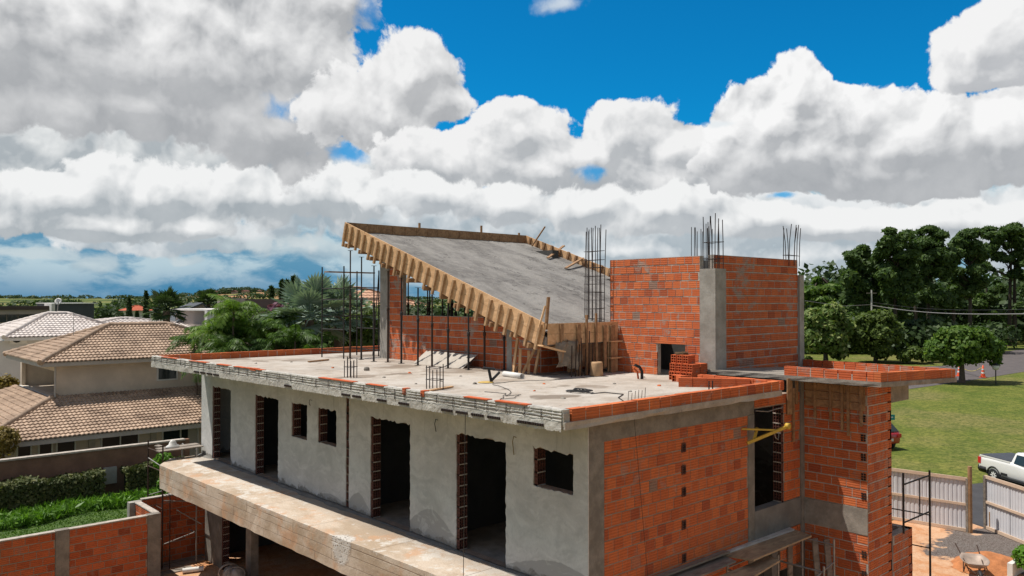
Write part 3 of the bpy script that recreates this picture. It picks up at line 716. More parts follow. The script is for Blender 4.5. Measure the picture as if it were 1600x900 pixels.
# --- tank box on the roof
BX, BY = 15.9, 10.9
bb, mo = hb(), hb()
bricks(bb, mo, (BX, 13.78), (0, -1, 0), (-1, 0, 0), 13.78-11.0, 6.14, 9.03, holes=[(13.78-12.25, 13.78-11.42, 6.1, 6.92)], thick=.14, bl=.235, jit=.005, course=.193)
bricks(bb, mo, (BX+.42, BY), (1, 0, 0), (0, -1, 0), 20.28-BX-.42, 6.14, 9.07, thick=.14, bl=.33, jit=.005, course=.195)
bricks(bb, mo, (20.28, 13.78), (-1, 0, 0), (0, 1, 0), 20.28-BX, 6.14, 9.03, thick=.14, bl=.3)
bricks(bb, mo, (20.28, BY+.14), (0, 1, 0), (1, 0, 0), 2.7, 6.14, 9.03, thick=.14, bl=.3)
M_brickX = brickmat('sun_brightened_tank_brick', (.53, .122, .043), (.65, .175, .062), (.38, .092, .040), smear=.8, grey=.025)  # clay brick copy brightened as if sunlit, with more cement smears
o = bb.build('tank_box_brickwork', M_brickX, house); mo.build('mortar_bed', M_mortar, o)
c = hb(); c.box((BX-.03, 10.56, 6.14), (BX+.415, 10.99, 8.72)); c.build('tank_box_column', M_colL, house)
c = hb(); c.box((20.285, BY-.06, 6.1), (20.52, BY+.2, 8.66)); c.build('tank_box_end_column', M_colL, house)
c = hb(); c.box((BX+.2, 12.4, 6.2), (BX+.22, 12.42, 6.9)); c.box((BX+1.4, 11.0, 6.14), (BX+1.5, 13.6, 9.0)); c.build('tank_box_inner_wall', M_dark, house)
c = hb(); c.box((BX-.014, 11.38, 6.925), (BX+.12, 12.3, 6.99)); c.build('tank_box_lintel', M_brickX, house)
def rebar(cx, cy, z0, z1, nx, ny, wx, wy, rings, name='rebar_cage', bend=.0, lab=None, par=None, off=None):
    mb = MB(off or HO); pts = []
    for i in range(nx):
        for j_ in range(ny):
            if 0 < i < nx-1 and 0 < j_ < ny-1: continue
            x = cx+wx*(i/(nx-1)-.5); y = cy+wy*(j_/(ny-1)-.5); dx, dy = U(-bend, bend), U(-bend, bend)
            zt = z1+U(-.12, .08); mb.tube([(x, y, z0), (x+dx*.3, y+dy*.3, z0+(zt-z0)*.6), (x+dx, y+dy, zt)], .011, 5)
    for z in rings:
        zz = z+U(-.02, .02); a, b_ = wx/2+.012, wy/2+.012
        mb.tube([(cx-a, cy-b_, zz), (cx+a, cy-b_, zz+U(-.02, .02)), (cx+a, cy+b_, zz), (cx-a, cy+b_, zz), (cx-a, cy-b_, zz)], .007, 4)
    o = mb.build(name, M_rebar, par or house)
    if lab: o['label'] = lab
    return o
rebar(15.75, 14.2, 6.3, 9.9, 3, 5, .18, .52, [7.2, 7.5, 7.75, 8.0, 8.2, 8.42, 8.62, 8.85, 9.05, 9.25], bend=.05, lab='tall rusty rebar cage left of the tank box')
rebar(16.12, 10.77, 8.7, 9.93, 3, 3, .34, .30, [8.95, 9.35], bend=.03, lab='rebar sticking up from the grey corner column')
rebar(19.6, 13.5, 8.6, 10.1, 3, 4, .3, .5, [9.2], bend=.02, lab='short rebar behind the tank box')
rebar(20.05, 10.95, 8.9, 9.95, 3, 3, .55, .16, [9.2], bend=.10, lab='loose bent rebar at the right end of the tank box')
rebar(9.95, 16.75, 6.13, 6.62, 3, 3, .16, .30, [6.4], name='starter_bars')
rebar(9.95, 13.40, 6.13, 6.62, 3, 2, .16, .36, [6.35, 6.58], name='starter_bars')
sb = hb()
for k in range(6): x = 10.5+.09*k; sb.tube([(x, 8.72, 6.13), (x+.01, 8.7, 6.44+U(-.05, .05))], .006, 4)
for x in (13.0, 13.12): sb.tube([(x, 8.8, 6.13), (x, 8.8, 6.45)], .014, 5)
sb.build('starter_bars', M_rebar, house)

# --- volume under the sloping slab
bb, mo = hb(), hb()
WX = 14.05
bricks(bb, mo, (WX, 21.30), (0, -1, 0), (-1, 0, 0), .72, 6.14, 9.35, thick=.14, bl=.29)
bricks(bb, mo, (WX, 20.575), (0, -1, 0), (-1, 0, 0), 6.1, 6.14, 7.52, thick=.14, bl=.29, holes=[(5.2, 6.2, 7.1, 7.6)])
bricks(bb, mo, (WX+.002, 14.47), (1, 0, 0), (0, -1, 0), 1.7, 6.14, 6.9, thick=.14, bl=.29)
o = bb.build('raised_room_brickwork', M_brickX, house); mo.build('mortar_bed', M_mortar, o)
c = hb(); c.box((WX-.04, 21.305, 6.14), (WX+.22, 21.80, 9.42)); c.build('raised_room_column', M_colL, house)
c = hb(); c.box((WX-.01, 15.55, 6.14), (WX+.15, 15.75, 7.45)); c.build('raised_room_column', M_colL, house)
c = hb()
c.box((20.6, 20.6, 6.14), (20.9, 22.4, 9.8)); c.box((18.0, 13.9, 6.14), (20.9, 14.1, 7.1)); c.box((20.6, 14.0, 6.14), (20.8, 20.6, 7.35)); c.box((20.6, 17.2, 7.35), (20.8, 18.3, 8.7)); c.box((20.6, 14.9, 7.35), (20.8, 15.7, 8.0)); c.build('raised_room_rear_wall', M_dark, house)
# sloping slab: plane through the fascia top line
ya, za, yb, zb = 22.7, 10.46, 13.5, 7.40
SL = (za-zb)/(ya-yb); XS0, XS1 = 13.3, 21.25
def zs(y): return zb+SL*(y-yb)
def slopemat():
    m, b, bs = new_mat('fresh_slope_concrete'); v = objc(b)
    st = nz(b, b.v('MULTIPLY', v, (.9, .35, .35)), 1.0, 6, .62, .6); mid = nz(b, v, 4.5, 7, .7); fine = nz(b, v, 30, 4, .7)
    col = b.mix(b.mr(st, .36, .62), (.165, .155, .145), (.275, .26, .24))
    col = b.mix(b.m('MULTIPLY', b.mr(mid, .42, .66), .45), col, (.33, .31, .285))
    cr = b.n('ShaderNodeTexVoronoi', {'Vector': b.v('MULTIPLY', b.v('ADD', v, b.v('SCALE', nz(b, v, 3, 3, .6, 0, True))), (.6, 1, 1)), 'Scale': 1.6}, feature='DISTANCE_TO_EDGE').outputs[0]
    crk = b.m('MULTIPLY', b.mr(cr, .035, .01), b.mr(nz(b, v, 1.4, 3), .5, .58))
    col = b.mix(b.m('MULTIPLY', crk, .8), col, (.07, .065, .06))
    col = b.mix(b.m('MULTIPLY', b.mr(fine, .45, .7), .35), col, (.14, .13, .12))
    L(b, col, bs.inputs['Base Color']); bs.inputs['Roughness'].default_value = .95; bs.inputs['Specular IOR Level'].default_value = .1
    bump(b, bs, b.m('ADD', mid, b.m('MULTIPLY', fine, .5)), .9, .05)
    return m
M_slope = slopemat()
sl = hb(); nxx, nyy = 40, 46; vs = []; fs = []
for i in range(nxx+1):
    for j_ in range(nyy+1):
        x = XS0+.035+(XS1-XS0-.07)*i/nxx; y = yb+.035+(ya-yb-.07)*j_/nyy
        e = min((x-XS0)/.8, 1)
        vs.append((x, y, zs(y)-.20-.06*e*(y-yb)/9+fbm((x, y, 0), 1.2)*.02+U(-.004, .004)))
for i in range(nxx):
    for j_ in range(nyy): a = i*(nyy+1)+j_; fs.append((a, a+nyy+1, a+nyy+2, a+1))
n0 = len(vs)
sl.add(vs, fs, True)
sl.hexa([(XS0+.036, yb+.036, zs(yb)-.50), (XS1-.036, yb+.036, zs(yb)-.50), (XS1-.036, ya-.036, zs(ya)-.50), (XS0+.036, ya-.036, zs(ya)-.50),
         (XS0+.036, yb+.036, zs(yb)-.24-.06), (XS1-.036, yb+.036, zs(yb)-.30), (XS1-.036, ya-.036, zs(ya)-.36), (XS0+.036, ya-.036, zs(ya)-.36)])
sl.build('sloping_roof_slab', M_slope, house)
# ---------------------------------------------------------------- timber formwork round the sloping slab
phi = math.atan(SL); sv = Vector((0, math.cos(phi), math.sin(phi))); qv = Vector((0, -math.sin(phi), math.cos(phi)))
FO = Vector((XS0, yb, 6.14))
form = thing('timber_formwork', 'pale pine formwork boards with upright cleats boxing in the tilted concrete slab', 'formwork', FO)
SLEN = (ya-yb)/math.cos(phi)
def fp(x, s, q): p = Vector((x, yb, zs(yb)+.03))+sv*s+qv*q; return p
def fbox(mb, x0, x1, s0, s1, q0, q1):
    mb.hexa([fp(x0, s0, q0), fp(x1, s0, q0), fp(x1, s1, q0), fp(x0, s1, q0), fp(x0, s0, q1), fp(x1, s0, q1), fp(x1, s1, q1), fp(x0, s1, q1)])
mb = MB(FO)
s = -.02
while s < SLEN+.03:
    e = min(s+U(2.2, 3.0), SLEN+.03)
    fbox(mb, XS0-.028+U(-.003, .003), XS0, s+.004, e-.004, -.29, 0); fbox(mb, XS0-.028+U(-.003, .003), XS0, s+.004, e-.004, -.585, -.296); s = e
fa = mb.build('fascia_board', M_wood, form)
s = .12
while s < SLEN:
    lo = -.68+U(-.13, .04); tp = -.02+U(-.05, .02); sk = U(-.012, .012)
    c = MB(FO); w = .034
    c.hexa([fp(XS0-.095, s-w+sk, lo), fp(XS0-.03, s-w+sk, lo), fp(XS0-.03, s+w+sk, lo), fp(XS0-.095, s+w+sk, lo), fp(XS0-.095, s-w-sk, tp), fp(XS0-.03, s-w-sk, tp), fp(XS0-.03, s+w-sk, tp), fp(XS0-.095, s+w-sk, tp)])
    c.build('cleat', M_cleat, fa); s += .395+U(-.04, .04)
mb = MB(FO); mb.box((XS0-.03, ya, zs(ya)-.56), (XS1+.03, ya+.028, zs(ya)+.03)); hi = mb.build('high_end_board', M_woodD, form)
x = XS0+.35
while x < XS1:
    c = MB(FO); c.box((x-.018, ya-.02, zs(ya)-.33), (x+.018, ya-.001, zs(ya)+.02)); c.build('cleat', M_woodD, hi); x += .48+U(-.04, .04)
c = MB(FO); c.box((16.2, ya+.03, 9.6), (16.26, ya+.09, zs(ya)+.2)); c.box((19.0, ya+.03, 9.6), (19.06, ya+.09, zs(ya)+.28)); 
mb = MB(FO); fbox(mb, XS1, XS1+.028, -.02, SLEN+.03, -.6, 0); rg = mb.build('far_side_board', M_wood, form)
s = .2
while s < SLEN:
    c = MB(FO); fbox(c, XS1-.075, XS1-.001, s-.04, s+.04, -.30, .015+U(-.03, .02)); c.build('cleat', M_woodD, rg); s += .42+U(-.04, .04)
for xx, top in ((16.2, .2), (19.0, .28), (20.9, .12)):
    c = MB(FO); c.box((xx, ya+.03, 9.6), (xx+.06, ya+.09, zs(ya)+top)); c.build('stake', M_woodD, form)
# low end
mb = MB(FO); zl = zs(yb)
mb.box((XS0+.03, yb-.03, zl-.22), (15.86, yb, zl+.03)); mb.box((XS0+.03, yb-.034, zl-.47), (15.7, yb-.004, zl-.225)); lw = mb.build('low_end_board', M_wood, form)
for x, z0, z1, w, m_ in ((13.75, 6.5, 7.42, .09, M_woodD), (14.35, 6.14, 7.40, .13, M_woodD), (14.62, 6.14, 7.62, .055, M_woodD), (14.98, 6.14, 7.66, .055, M_woodD), (15.3, 6.3, 7.35, .10, M_woodD), (15.6, 6.14, 7.35, .16, M_woodD)):
    c = MB(FO); c.bar((x, yb-.07, z0), (x+U(-.02, .02), yb-.07, z1), w, .04, up=(0, 1, 0)); c.build('upright_cleat', m_, lw)
mb = MB(FO)
for k in range(5): mb.box((14.05+.33*k, yb+.03+.01*k, 6.3+U(-.1, .1)), (14.05+.33*k+.31, yb+.05+.01*k, 6.95+U(-.05, .1)))
mb.build('end_panel', M_woodB, form)
mb = MB(FO)     # small box of boards at its foot, against the tank box
mb.box((15.45, 13.35, 6.92), (15.9, 13.55, 6.95)); mb.box((15.45, 13.35, 6.5), (15.9, 13.55, 6.53)); mb.box((15.5, 13.5, 6.16), (15.88, 13.52, 7.3)); mb.build('shelf_board', M_wood, form)
# bearers and joists under the slab
for k in range(13):
    s = .35+k*(SLEN-.7)/12; c = MB(FO); fbox(c, XS0-.02+U(-.14, .03), XS1-.1, s-.03, s+.03, -.74, -.62); c.build('joist', M_woodD, form)
for x in (14.3, 15.9, 17.5, 19.2):
    c = MB(FO); fbox(c, x-.05, x+.05, .1, SLEN-.1, -.86, -.745); c.build('bearer', M_woodD, form)
# loose sticks
def stick(name, label, p, q, w, h, mat=None, cat='timber', group=None):
    p, q = Vector(p), Vector(q); o = MB(p).bar(p, q, w, h).build(name, mat or M_wood)
    o.location = p; return tag(o, label, cat, group)
def S_(x, y, dz=0): return Vector((x, y, zs(y)-.2+dz))
a = aty(839, 386, 21.9); stick('timber_stake', 'dark stake leaning up out of the far corner of the tilted slab', S_(20.9, 22.0), Vector((21.35, 21.75, zs(22)+.55)), .07, .05, M_woodD)
pa_ = lambda px, py: (lambda r: CAMP+r*((zs(0)-.18-CZ)/(r.z-SL*r.y)))(ray(px, py))   # hit of the slab plane
for (x0, y0, x1, y1, up_), lb in (((856, 403, 881, 393, .22), 'short brown prop brace on the slab beside its far side board, upper one'), ((884, 419, 911, 411, .18), 'thin grey brace on the slab beside its far side board, lower one')):
    p, q = pa_(x0, y0), pa_(x1, y1); q.z += up_; stick('board_brace', lb, p, q, .10, .04, M_woodD)
for (x0, y0, x1, y1), lb in (((853, 515, 857, 464), 'rough brown stake standing at the low corner of the tilted slab'), ((842, 512, 852, 478), 'thin pale stake crossing the brown one at the low slab corner')):
    p, q = aty(x0, y0, 13.62), aty(x1, y1, 13.55); stick('timber_stake', lb, p, q, .10 if x0 == 853 else .04, .04, M_woodD if x0 == 853 else M_wood)
# wooden rakers at the low end
rk = [((781, 508), (754, 573), 'long pale raker leaning left from the fascia down to the roof deck'), ((809, 528), (802, 583), 'pale raker, left one of the pair below the low slab corner'), ((822, 540), (806, 580), 'thin timber raker just right of the pale pair under the slab'),
      ((840, 536), (816, 584), 'raker slanting left under the low slab corner, rightmost one'), ((813, 545), (812, 584), 'upright pale post under the low end of the tilted slab'), ((843, 545), (836, 584), 'thick pale post nearest the low corner of the tilted slab'), ((826, 548), (826, 584), 'thin brown post between the thicker ones under the low slab corner')]
for (t_, b_, lb) in rk:
    q = atz(b_[0], b_[1], 6.14); p = atx(t_[0], t_[1], q.x+.12 if q.x < 13.2 else 13.24)
    p = atd(t_[0], t_[1], (q-CAMP).dot(FWD)+.15)
    stick('timber_raker', lb, q, p, .07, .05, M_wood, 'timber', 'timber rakers and posts under the low slab end')
# steel bars and stakes leaning at the low end front
for k, (px, t_) in enumerate(((893, 540), (899, 530), (904, 538), (909, 528), (914, 545), (920, 517), (925, 535))):
    q = aty(px, 584, 13.26+.03*(k % 3)); q.z = 6.145; p = atd(px+U(-1, 2), t_, (q-CAMP).dot(FWD)+.08)
    o = MB(q).tube([q, p], .014, 6).build('steel_bar', M_rust); o.location = q
    tag(o, 'thin steel bar leaning against the dark boards left of the wooden stump', 'steel bar', 'steel bars leaning at the low slab end')
# crumpled cement paper sheet under the corner
q = atz(872, 578, 6.3); vs = []; fs = []
for i in range(13):
    for j in range(9):
        x = 13.55+.8*i/12; z = 7.0-.62*j/8; vs.append((x, yb-.10+.07*math.sin(i*1.1+j*.9)+.05*fbm((i*.5, j*.5, 1), 1)-.03*j/8, z+.08*fbm((i*.4, j*.3, 7), 1)-.10*(i/12)*(j/8)))
for i in range(12):
    for j in range(8): a = i*9+j; fs.append((a, a+1, a+10, a+9))
M_paper = simple('cement_sack_paper', (.34, .27, .20), .9, .4, 5)
o = MB((13.9, yb, 6.4)).add(vs, fs, True).build('paper_sheet', M_paper); o.location = (13.9, yb, 6.4)
md = o.modifiers.new('thick', 'SOLIDIFY'); md.thickness = .006
tag(o, 'crumpled brown paper sheet hanging below the low slab corner', 'paper sheet')
p = aty(861, 546, 13.35)
stick('broken_board', 'broken pale board end sticking out right of the low slab corner', p+Vector((-.25, .1, .10)), p+Vector((.35, -.05, -.06)), .26, .03, M_wood, 'board')

# ---------------------------------------------------------------- steel props
def make_prop(h, mat=M_rust):
    root = thing('steel_prop', 'x', 'prop')
    MB().tube([(0, 0, .01), (0, 0, h*.58)], .030, 10).build('outer_tube', mat, root)
    MB().tube([(0, 0, h*.55), (0, 0, h-.01)], .021, 8).build('inner_tube', mat, root)
    MB().lathe((0, 0, h*.58), [(.03, -.06), (.042, -.05), (.042, .05), (.024, .06)], 10).build('collar', mat, root)
    MB().tube([(-.08, 0, h*.58+.09), (.08, 0, h*.58+.09)], .006, 5).build('pin', mat, root)
    MB().box((-.07, -.07, 0), (.07, .07, .01)).build('base_plate', mat, root)
    MB().box((-.07, -.05, h-.01), (.07, .05, h)).build('top_plate', mat, root)
    return root
M_prop2 = simple('painted_prop_steel', (.040, .036, .034), .6, .4, 6, metal=.2)
M_propy = simple('yellowed_prop_steel', (.28, .19, .08), .7, .5, 6)
PP = [(547, 560), (564.5, 562), (584, 565), (606, 566), (627, 568), (653, 571), (675, 573), (700, 575.5), (732, 578), (757, 576.5), (788, 578)]
for i, (px, py) in enumerate(PP):
    p = atz(px, py, 6.14); p.y = min(p.y, 22.6); top = zs(p.y)-.20-.30 if p.x > XS0 else zs(p.y)-.62
    r = make_prop(top-.12-6.142, M_prop2 if i % 3 else M_rust); r.location = (p.x, p.y, 6.142)
    r['label'] = '%s steel prop from the left in the outer row under the tilted slab edge' % ORD[i]; r['group'] = 'steel props under the tilted slab'
inner = []
proto = None
for k in range(48):
    x = [14.6, 15.4, 16.3, 17.3, 18.4, 19.6][k % 6]+U(-.25, .25); y = 15.0+(k//6)*.85+U(-.3, .3)
    h = zs(y)-.78-6.142
    if h < .8: continue
    r = make_prop(h, M_rust); r.location = (x, y, 6.142)
    r['label'] = 'dark steel prop in the crowd inside, seen through the gap over the low brick wall'; r['group'] = 'steel props inside the raised room'

# ---------------------------------------------------------------- things lying on the roof deck
p = atz(661, 569, 6.14); q = atz(742, 573, 6.14)
M_board = simple('grey_fibre_board', (.47, .42, .36), .9, .25, 3)
d = Vector((13.9, 16.9, 0))-Vector((13.78, 19.2, 0)); mb = MB((13.85, 18.1, 6.14))
for k in range(4):
    y0, y1 = 19.25-.6*k, 19.25-.6*k-.59; xo = 13.72-.02*k
    mb2 = MB((xo, y1, 6.14)); mb2.hexa([(xo-.22, y0, 6.142), (xo-.22, y1, 6.142), (xo-.20, y1, 6.142), (xo-.20, y0, 6.142), (xo+.20, y0-.10, 6.50), (xo+.20, y1-.10, 6.50), (xo+.222, y1-.10, 6.50), (xo+.222, y0-.10, 6.50)])
    o = mb2.build('cement_sheet', M_board, fix=True); o.location = (xo, y1, 6.14)
    tag(o, '%s pale grey panel from the left leaning at the foot of the low brick wall' % ORD[k], 'sheet', 'pale panels leaning on the low brick wall')
# white drain pipe
p, q = atz(788, 584, 6.2), atz(816, 588, 6.2); c = (p+q)/2; ax = (q-p).normalized(); h = (q-p).length/2
o = MB(c).lathe(c, [(.062, -h), (.068, -h), (.068, h), (.060, h), (.058, h*.2)], 18, ax).build('drain_pipe', M_white); o.location = c; tag(o, 'short white plastic pipe lying on the roof under the slab corner', 'pipe')
# wooden stump / drum
c = aty(932, 584, 13.08); c.z = 6.142
o = MB(c).lathe(c, [(.001, .001), (.155, .001), (.16, .03), (.152, .30), (.145, .335), (.13, .345), (.001, .345)], 20).build('wooden_stump', simple('pale_cut_log', (.52, .33, .18), .85, .35, 5)); o.location = c; tag(o, 'pale round wooden stump on the roof left of the tank box', 'stump')
# elbow pipe by the tank box wall
root_p = atz(1003, 592, 6.14); t_ = thing('pipe_stub', 'grey and orange conduit stubs rising bent from the roof before the tank box', 'pipe', root_p)
MB(root_p).tube([root_p, root_p+Vector((0, 0, .18)), root_p+Vector((-.05, .03, .28)), root_p+Vector((-.16, .08, .33))], .035, 8).build('grey_pipe', M_black, t_)
MB(root_p).tube([root_p+Vector((-.06, .06, 0)), root_p+Vector((-.08, .07, .16)), root_p+Vector((-.16, .12, .26))], .022, 8).build('orange_pipe', M_brickB, t_)
# Y shaped black stub with yellow strap
c = atz(768, 598, 6.14); t_ = thing('black_pipe_fork', 'black forked pipe piece standing on the roof deck', 'pipe piece', c)
MB(c).tube([c, c+Vector((-.03, .06, .30))], .032, 8).build('stem', M_black, t_); MB(c).tube([c+Vector((0, 0, .05)), c+Vector((.14, -.12, .24))], .03, 8).build('branch', M_black, t_); MB(c).tube([c+Vector((-.14, .12, .33)), c+Vector((.08, -.02, .30))], .03, 8).build('crossbar', M_black, t_)
c2 = c+Vector((-.10, .08, 0))
o = MB(c2).lathe(c2+Vector((0, 0, .0)), [(.001, .002), (.17, .002), (.18, .015), (.15, .022), (.001, .024)], 18).build('yellow_tray', simple('yellow_plastic', (.62, .42, .12), .6, .2, 5)); o.location = c2; tag(o, 'flat yellow tray lying under the black forked pipe', 'tray')
M_wire = simple('black_cable', (.03, .028, .026), .6, .2, 5)
def cable(name, label, pts, r=.008, mat=None):
    P = []
    for i in range(len(pts)-1):
        a, b_ = Vector(pts[i]), Vector(pts[i+1]); n = max(2, int((b_-a).length/.08))
        for k in range(n):
            q = a+(b_-a)*k/n; q += Vector((fbm(q+Vector((3, 0, 0)), 2.5)*.05, fbm(q+Vector((0, 7, 0)), 2.5)*.05, abs(fbm(q, 3))*.01)); P.append(q)
    P.append(Vector(pts[-1])); o = MB(P[0]).tube(P, r, 5).build(name, mat or M_wire); o.location = P[0]; return tag(o, label, 'cable')
zc = 6.152
cable('loose_wire', 'thin dark wire running right from the forked pipe over the roof', [atz(*p, zc) for p in ((770, 600), (800, 596), (860, 594), (925, 589), (948, 588))], .006)
cable('loose_wire', 'tangled thin wire in front of the forked pipe', [atz(*p, zc) for p in ((772, 601), (792, 608), (800, 613), (790, 619), (812, 617), (800, 622), (782, 624), (790, 615), (757, 612))], .006)
pts = []
cc = atz(905, 612, zc)
for i in range(120):
    t = i*.33; r = .20+.03*math.sin(i*1.3)
    pts.append(cc+Vector((math.cos(t)*r*1.0, math.sin(t)*r*1.0+.06*math.sin(t*.3), .004*(i % 20)*.5+.004)))
pts += [atz(*p, zc) for p in ((925, 615), (945, 613), (974, 616), (966, 621), (978, 629))]
o = MB(cc).tube(pts, .010, 5).build('cable_coil', M_wire); o.location = cc; tag(o, 'dark hose coil lying on the roof near the side curb', 'cable')
o = stick('timber_offcut', 'thin pale timber offcut lying on the roof beside the front starter bars', atz(671, 610, 6.165), atz(707, 604, 6.165), .06, .03, M_wood)
o = stick('timber_offcut', 'dark bent timber lying on the far left of the roof', atz(482, 565, 6.17), atz(513, 562, 6.17), .07, .04, M_woodD)
c = atz(573, 579, 6.14); mb = MB(c).lathe(c, [(.001, 0), (.07, 0), (.08, .04), (.06, .09), (.001, .10)], 8); o = mb.build('mortar_clod', M_col); o.location = c; tag(o, 'small grey mortar clod on the roof near the left starter bars', 'mortar clod')
for k, (px, py, r) in enumerate(((600, 590, .04), (640, 583, .05), (720, 588, .035), (742, 600, .05), (850, 600, .04), (880, 623, .05), (960, 600, .04), (1030, 603, .05), (985, 612, .035), (690, 596, .03), (520, 575, .04), (455, 566, .04), (400, 568, .035), (835, 611, .03), (1005, 590, .05), (650, 600, .03))):
    c = atz(px, py, 6.142); vs = [(U(.8, 1.2)*r*math.cos(t*1.05)*1.3, U(.8, 1.2)*r*math.sin(t*1.05), 0) for t in range(6)]+[(U(.5, .8)*r*math.cos(t*1.05), U(.5, .8)*r*math.sin(t*1.05), r*U(.4, .8)) for t in range(6)]
    o = MB().add(vs, [tuple(range(6, 12))]+[(i, (i+1) % 6, 6+(i+1) % 6, 6+i) for i in range(6)]).build('rubble_chip', [M_col, M_brick, M_conc][k % 3]); o.location = c; o.rotation_euler = (0, 0, k)
    tag(o, 'tiny chip of rubble lying on the flat roof', 'rubble', 'rubble chips scattered on the flat roof')
# brick stack in front of the tank box
def hollow_brick(name='hollow_brick', big=True):
    L_, H_, D_ = .29, .19, .14
    mb = MB(); w = .012
    mb.box((-L_/2, -D_/2, 0), (L_/2, -D_/2+w, H_)); mb.box((-L_/2, D_/2-w, 0), (L_/2, D_/2, H_))
    for k in range(4): z = (H_-w)*k/3; mb.box((-L_/2, -D_/2+w, z), (L_/2, D_/2-w, z+w))
    mb.box((-L_/2, -w/2, w), (L_/2, w/2, H_-w))
    return mb.build(name, M_brickB)
hbk = hollow_brick(); first = True; k = 0
bs0 = Vector((15.42, 11.08, 6.142))
lay_ = [[(i, j) for i in range(2) for j in range(4)], [(i, j) for i in range(2) for j in range(4)], [(i, j) for i in range(1) for j in range(3)]]
for lz, L_ in enumerate(lay_):
    for (i, j) in L_:
        o = hbk if first else hbk.copy()
        if not first: S.collection.objects.link(o)
        first = False
        end = (j+lz) % 2
        o.location = bs0+Vector((.31*i-.1+.05*lz+U(-.01, .01), -.165*j+.22+U(-.008, .008), (.145 if lz < 2 else .145)*lz)); o.rotation_euler = (R(90), 0, U(-.05, .05)) if False else (0, 0, U(-.04, .04))
        o.location.z = 6.142+.192*lz*1.0
        tag(o, ['hollow clay brick in the bottom row of the stack beside the box doorway', 'hollow clay brick in the middle row of the stack beside the box doorway', 'hollow clay brick on top of the stack beside the box doorway'][lz], 'brick', 'clay bricks stacked on the roof')
c = bs0+Vector((.0, .1, .578))
M_dry = simple('dry_palm_fibre', (.20, .13, .07), .95, .5, 12, .5)
pts = [c+Vector((math.cos(t*.5)*.12*(1+.2*math.sin(t)), math.sin(t*.5)*.17, .012+.018*math.sin(t*.37)+.03*(t/90))) for t in range(90)]
o = MB(c).tube(pts, .007, 4).build('fibre_bundle', M_dry); o.location = c; tag(o, 'brown fibre bundle on top of the brick stack', 'fibre bundle')
for k, (x, y, rz) in enumerate(((15.0, 11.12, .5), (14.9, 10.93, 1.2))):
    o = hbk.copy(); S.collection.objects.link(o); o.location = (x, y, 6.142+.07); o.rotation_euler = (R(90), 0, rz); tag(o, ['loose clay brick lying left of the brick stack', 'loose clay brick behind the near end of the inner curb'][k], 'brick', 'clay bricks stacked on the roof')
# bricks laid out in a row before the curb (real single bricks)
a_, b2 = atz(1060, 604, 6.14), atz(1172, 606, 6.14)
rowdir = (b2-a_).normalized(); n = 5
for k in range(n):
    o = hbk.copy(); S.collection.objects.link(o); q = a_+(b2-a_)*((k+.5)/n)
    o.location = (q.x, q.y, 6.142); o.rotation_euler = (0, 0, math.atan2(rowdir.y, rowdir.x)+U(-.06, .06))
    tag(o, '%s clay brick from the left in the inner row laid on the roof corner' % ORD[k], 'brick', 'clay bricks stacked on the roof')

# ---------------------------------------------------------------- scaffolds
def frame(par, x0, y0, x1, y1, z0, z1, rungs, r=.021, mat=None, name='scaffold_frame', off=(0, 0, 0)):
    mb = MB(off); mb.tube([(x0, y0, z0), (x0, y0, z1)], r, 8); mb.tube([(x1, y1, z0), (x1, y1, z1)], r, 8)
    for z in rungs: mb.tube([(x0, y0, z), (x1, y1, z)], r*.8, 6)
    return mb.build(name, mat or M_rust, par)
A = atz(503, 558, 6.142); B = atz(537, 560.5, 6.142); off = A.copy()
sc = thing('roof_scaffold', 'dark tube scaffold standing on the far left corner of the flat roof', 'scaffold', A)
zt = 9.05
frame(sc, A.x, A.y, B.x, B.y, 6.142, zt, [6.35, 7.05, 8.0, 8.35], .022, M_prop2, off=off)
C_ = A+Vector((1.35, .1, 0)); D_ = B+Vector((1.35, .1, 0))
frame(sc, C_.x, C_.y, D_.x, D_.y, 6.142, zt-.1, [6.35, 7.05, 8.0, 8.35], .022, M_prop2, off=off)
mb = MB(off)
for z in (6.4, 7.45, 8.0, 8.35): mb.tube([(A.x, A.y, z), (C_.x, C_.y, z)], .015, 6); mb.tube([(B.x, B.y, z+.04), (D_.x, D_.y, z+.04)], .015, 6)
mb.build('ledger_tube', M_prop2, sc)
MB(off).tube([(D_.x, D_.y, 8.9), (D_.x-.35, D_.y-.2, 6.2)], .016, 6).build('brace_tube', M_prop2, sc)
p = A+Vector((-.1, -.45, 2.74)); o = MB(p).bar(p, p+Vector((1.75, .05, .0)), .28, .035).build('scaffold_plank', M_woodD); o.location = p; tag(o, 'single dark plank on top of the scaffold at the roof corner', 'plank')

# scaffold under the left end of the terrace
a = aty(231, 784, 25.75); b_ = aty(254, 784, 24.55); z4 = aty(232, 703, 25.2).z
off = Vector((a.x, a.y, .0)); ls = thing('terrace_scaffold', 'tube scaffold with diagonal braces beside the left end of the terrace', 'scaffold', off)
frame(ls, a.x, a.y, b_.x, b_.y, 0.0, z4+.2, [.9, 1.8, 2.9, z4-.04], .023, M_rust, off=off)
a2, b2_ = Vector((9.25, a.y, 0)), Vector((9.25, b_.y, 0))
frame(ls, a2.x, a2.y, b2_.x, b2_.y, 0.0, z4-.02, [.9, 1.8, 2.9, z4-.04], .023, M_galv, off=off)
for p, q, m_ in (((b_.x, b_.y, 2.05), (9.25, b_.y, 1.85), M_galv), ((b_.x, b_.y, .75), (9.25, b_.y, .95), M_galv), ((a.x, a.y, 2.0), (9.25, a.y, 2.15), M_galv), ((a.x, a.y, 3.15), (b_.x+.1, b_.y, 2.95), M_galv), ((8.6, 24.4, 1.75), (9.2, 24.0, 1.3), M_galv), ((8.45, 24.5, 0), (8.45, 24.5, 2.2), M_rust)):
    MB(off).tube([p, q], .016, 6).build('brace_tube', m_, ls)
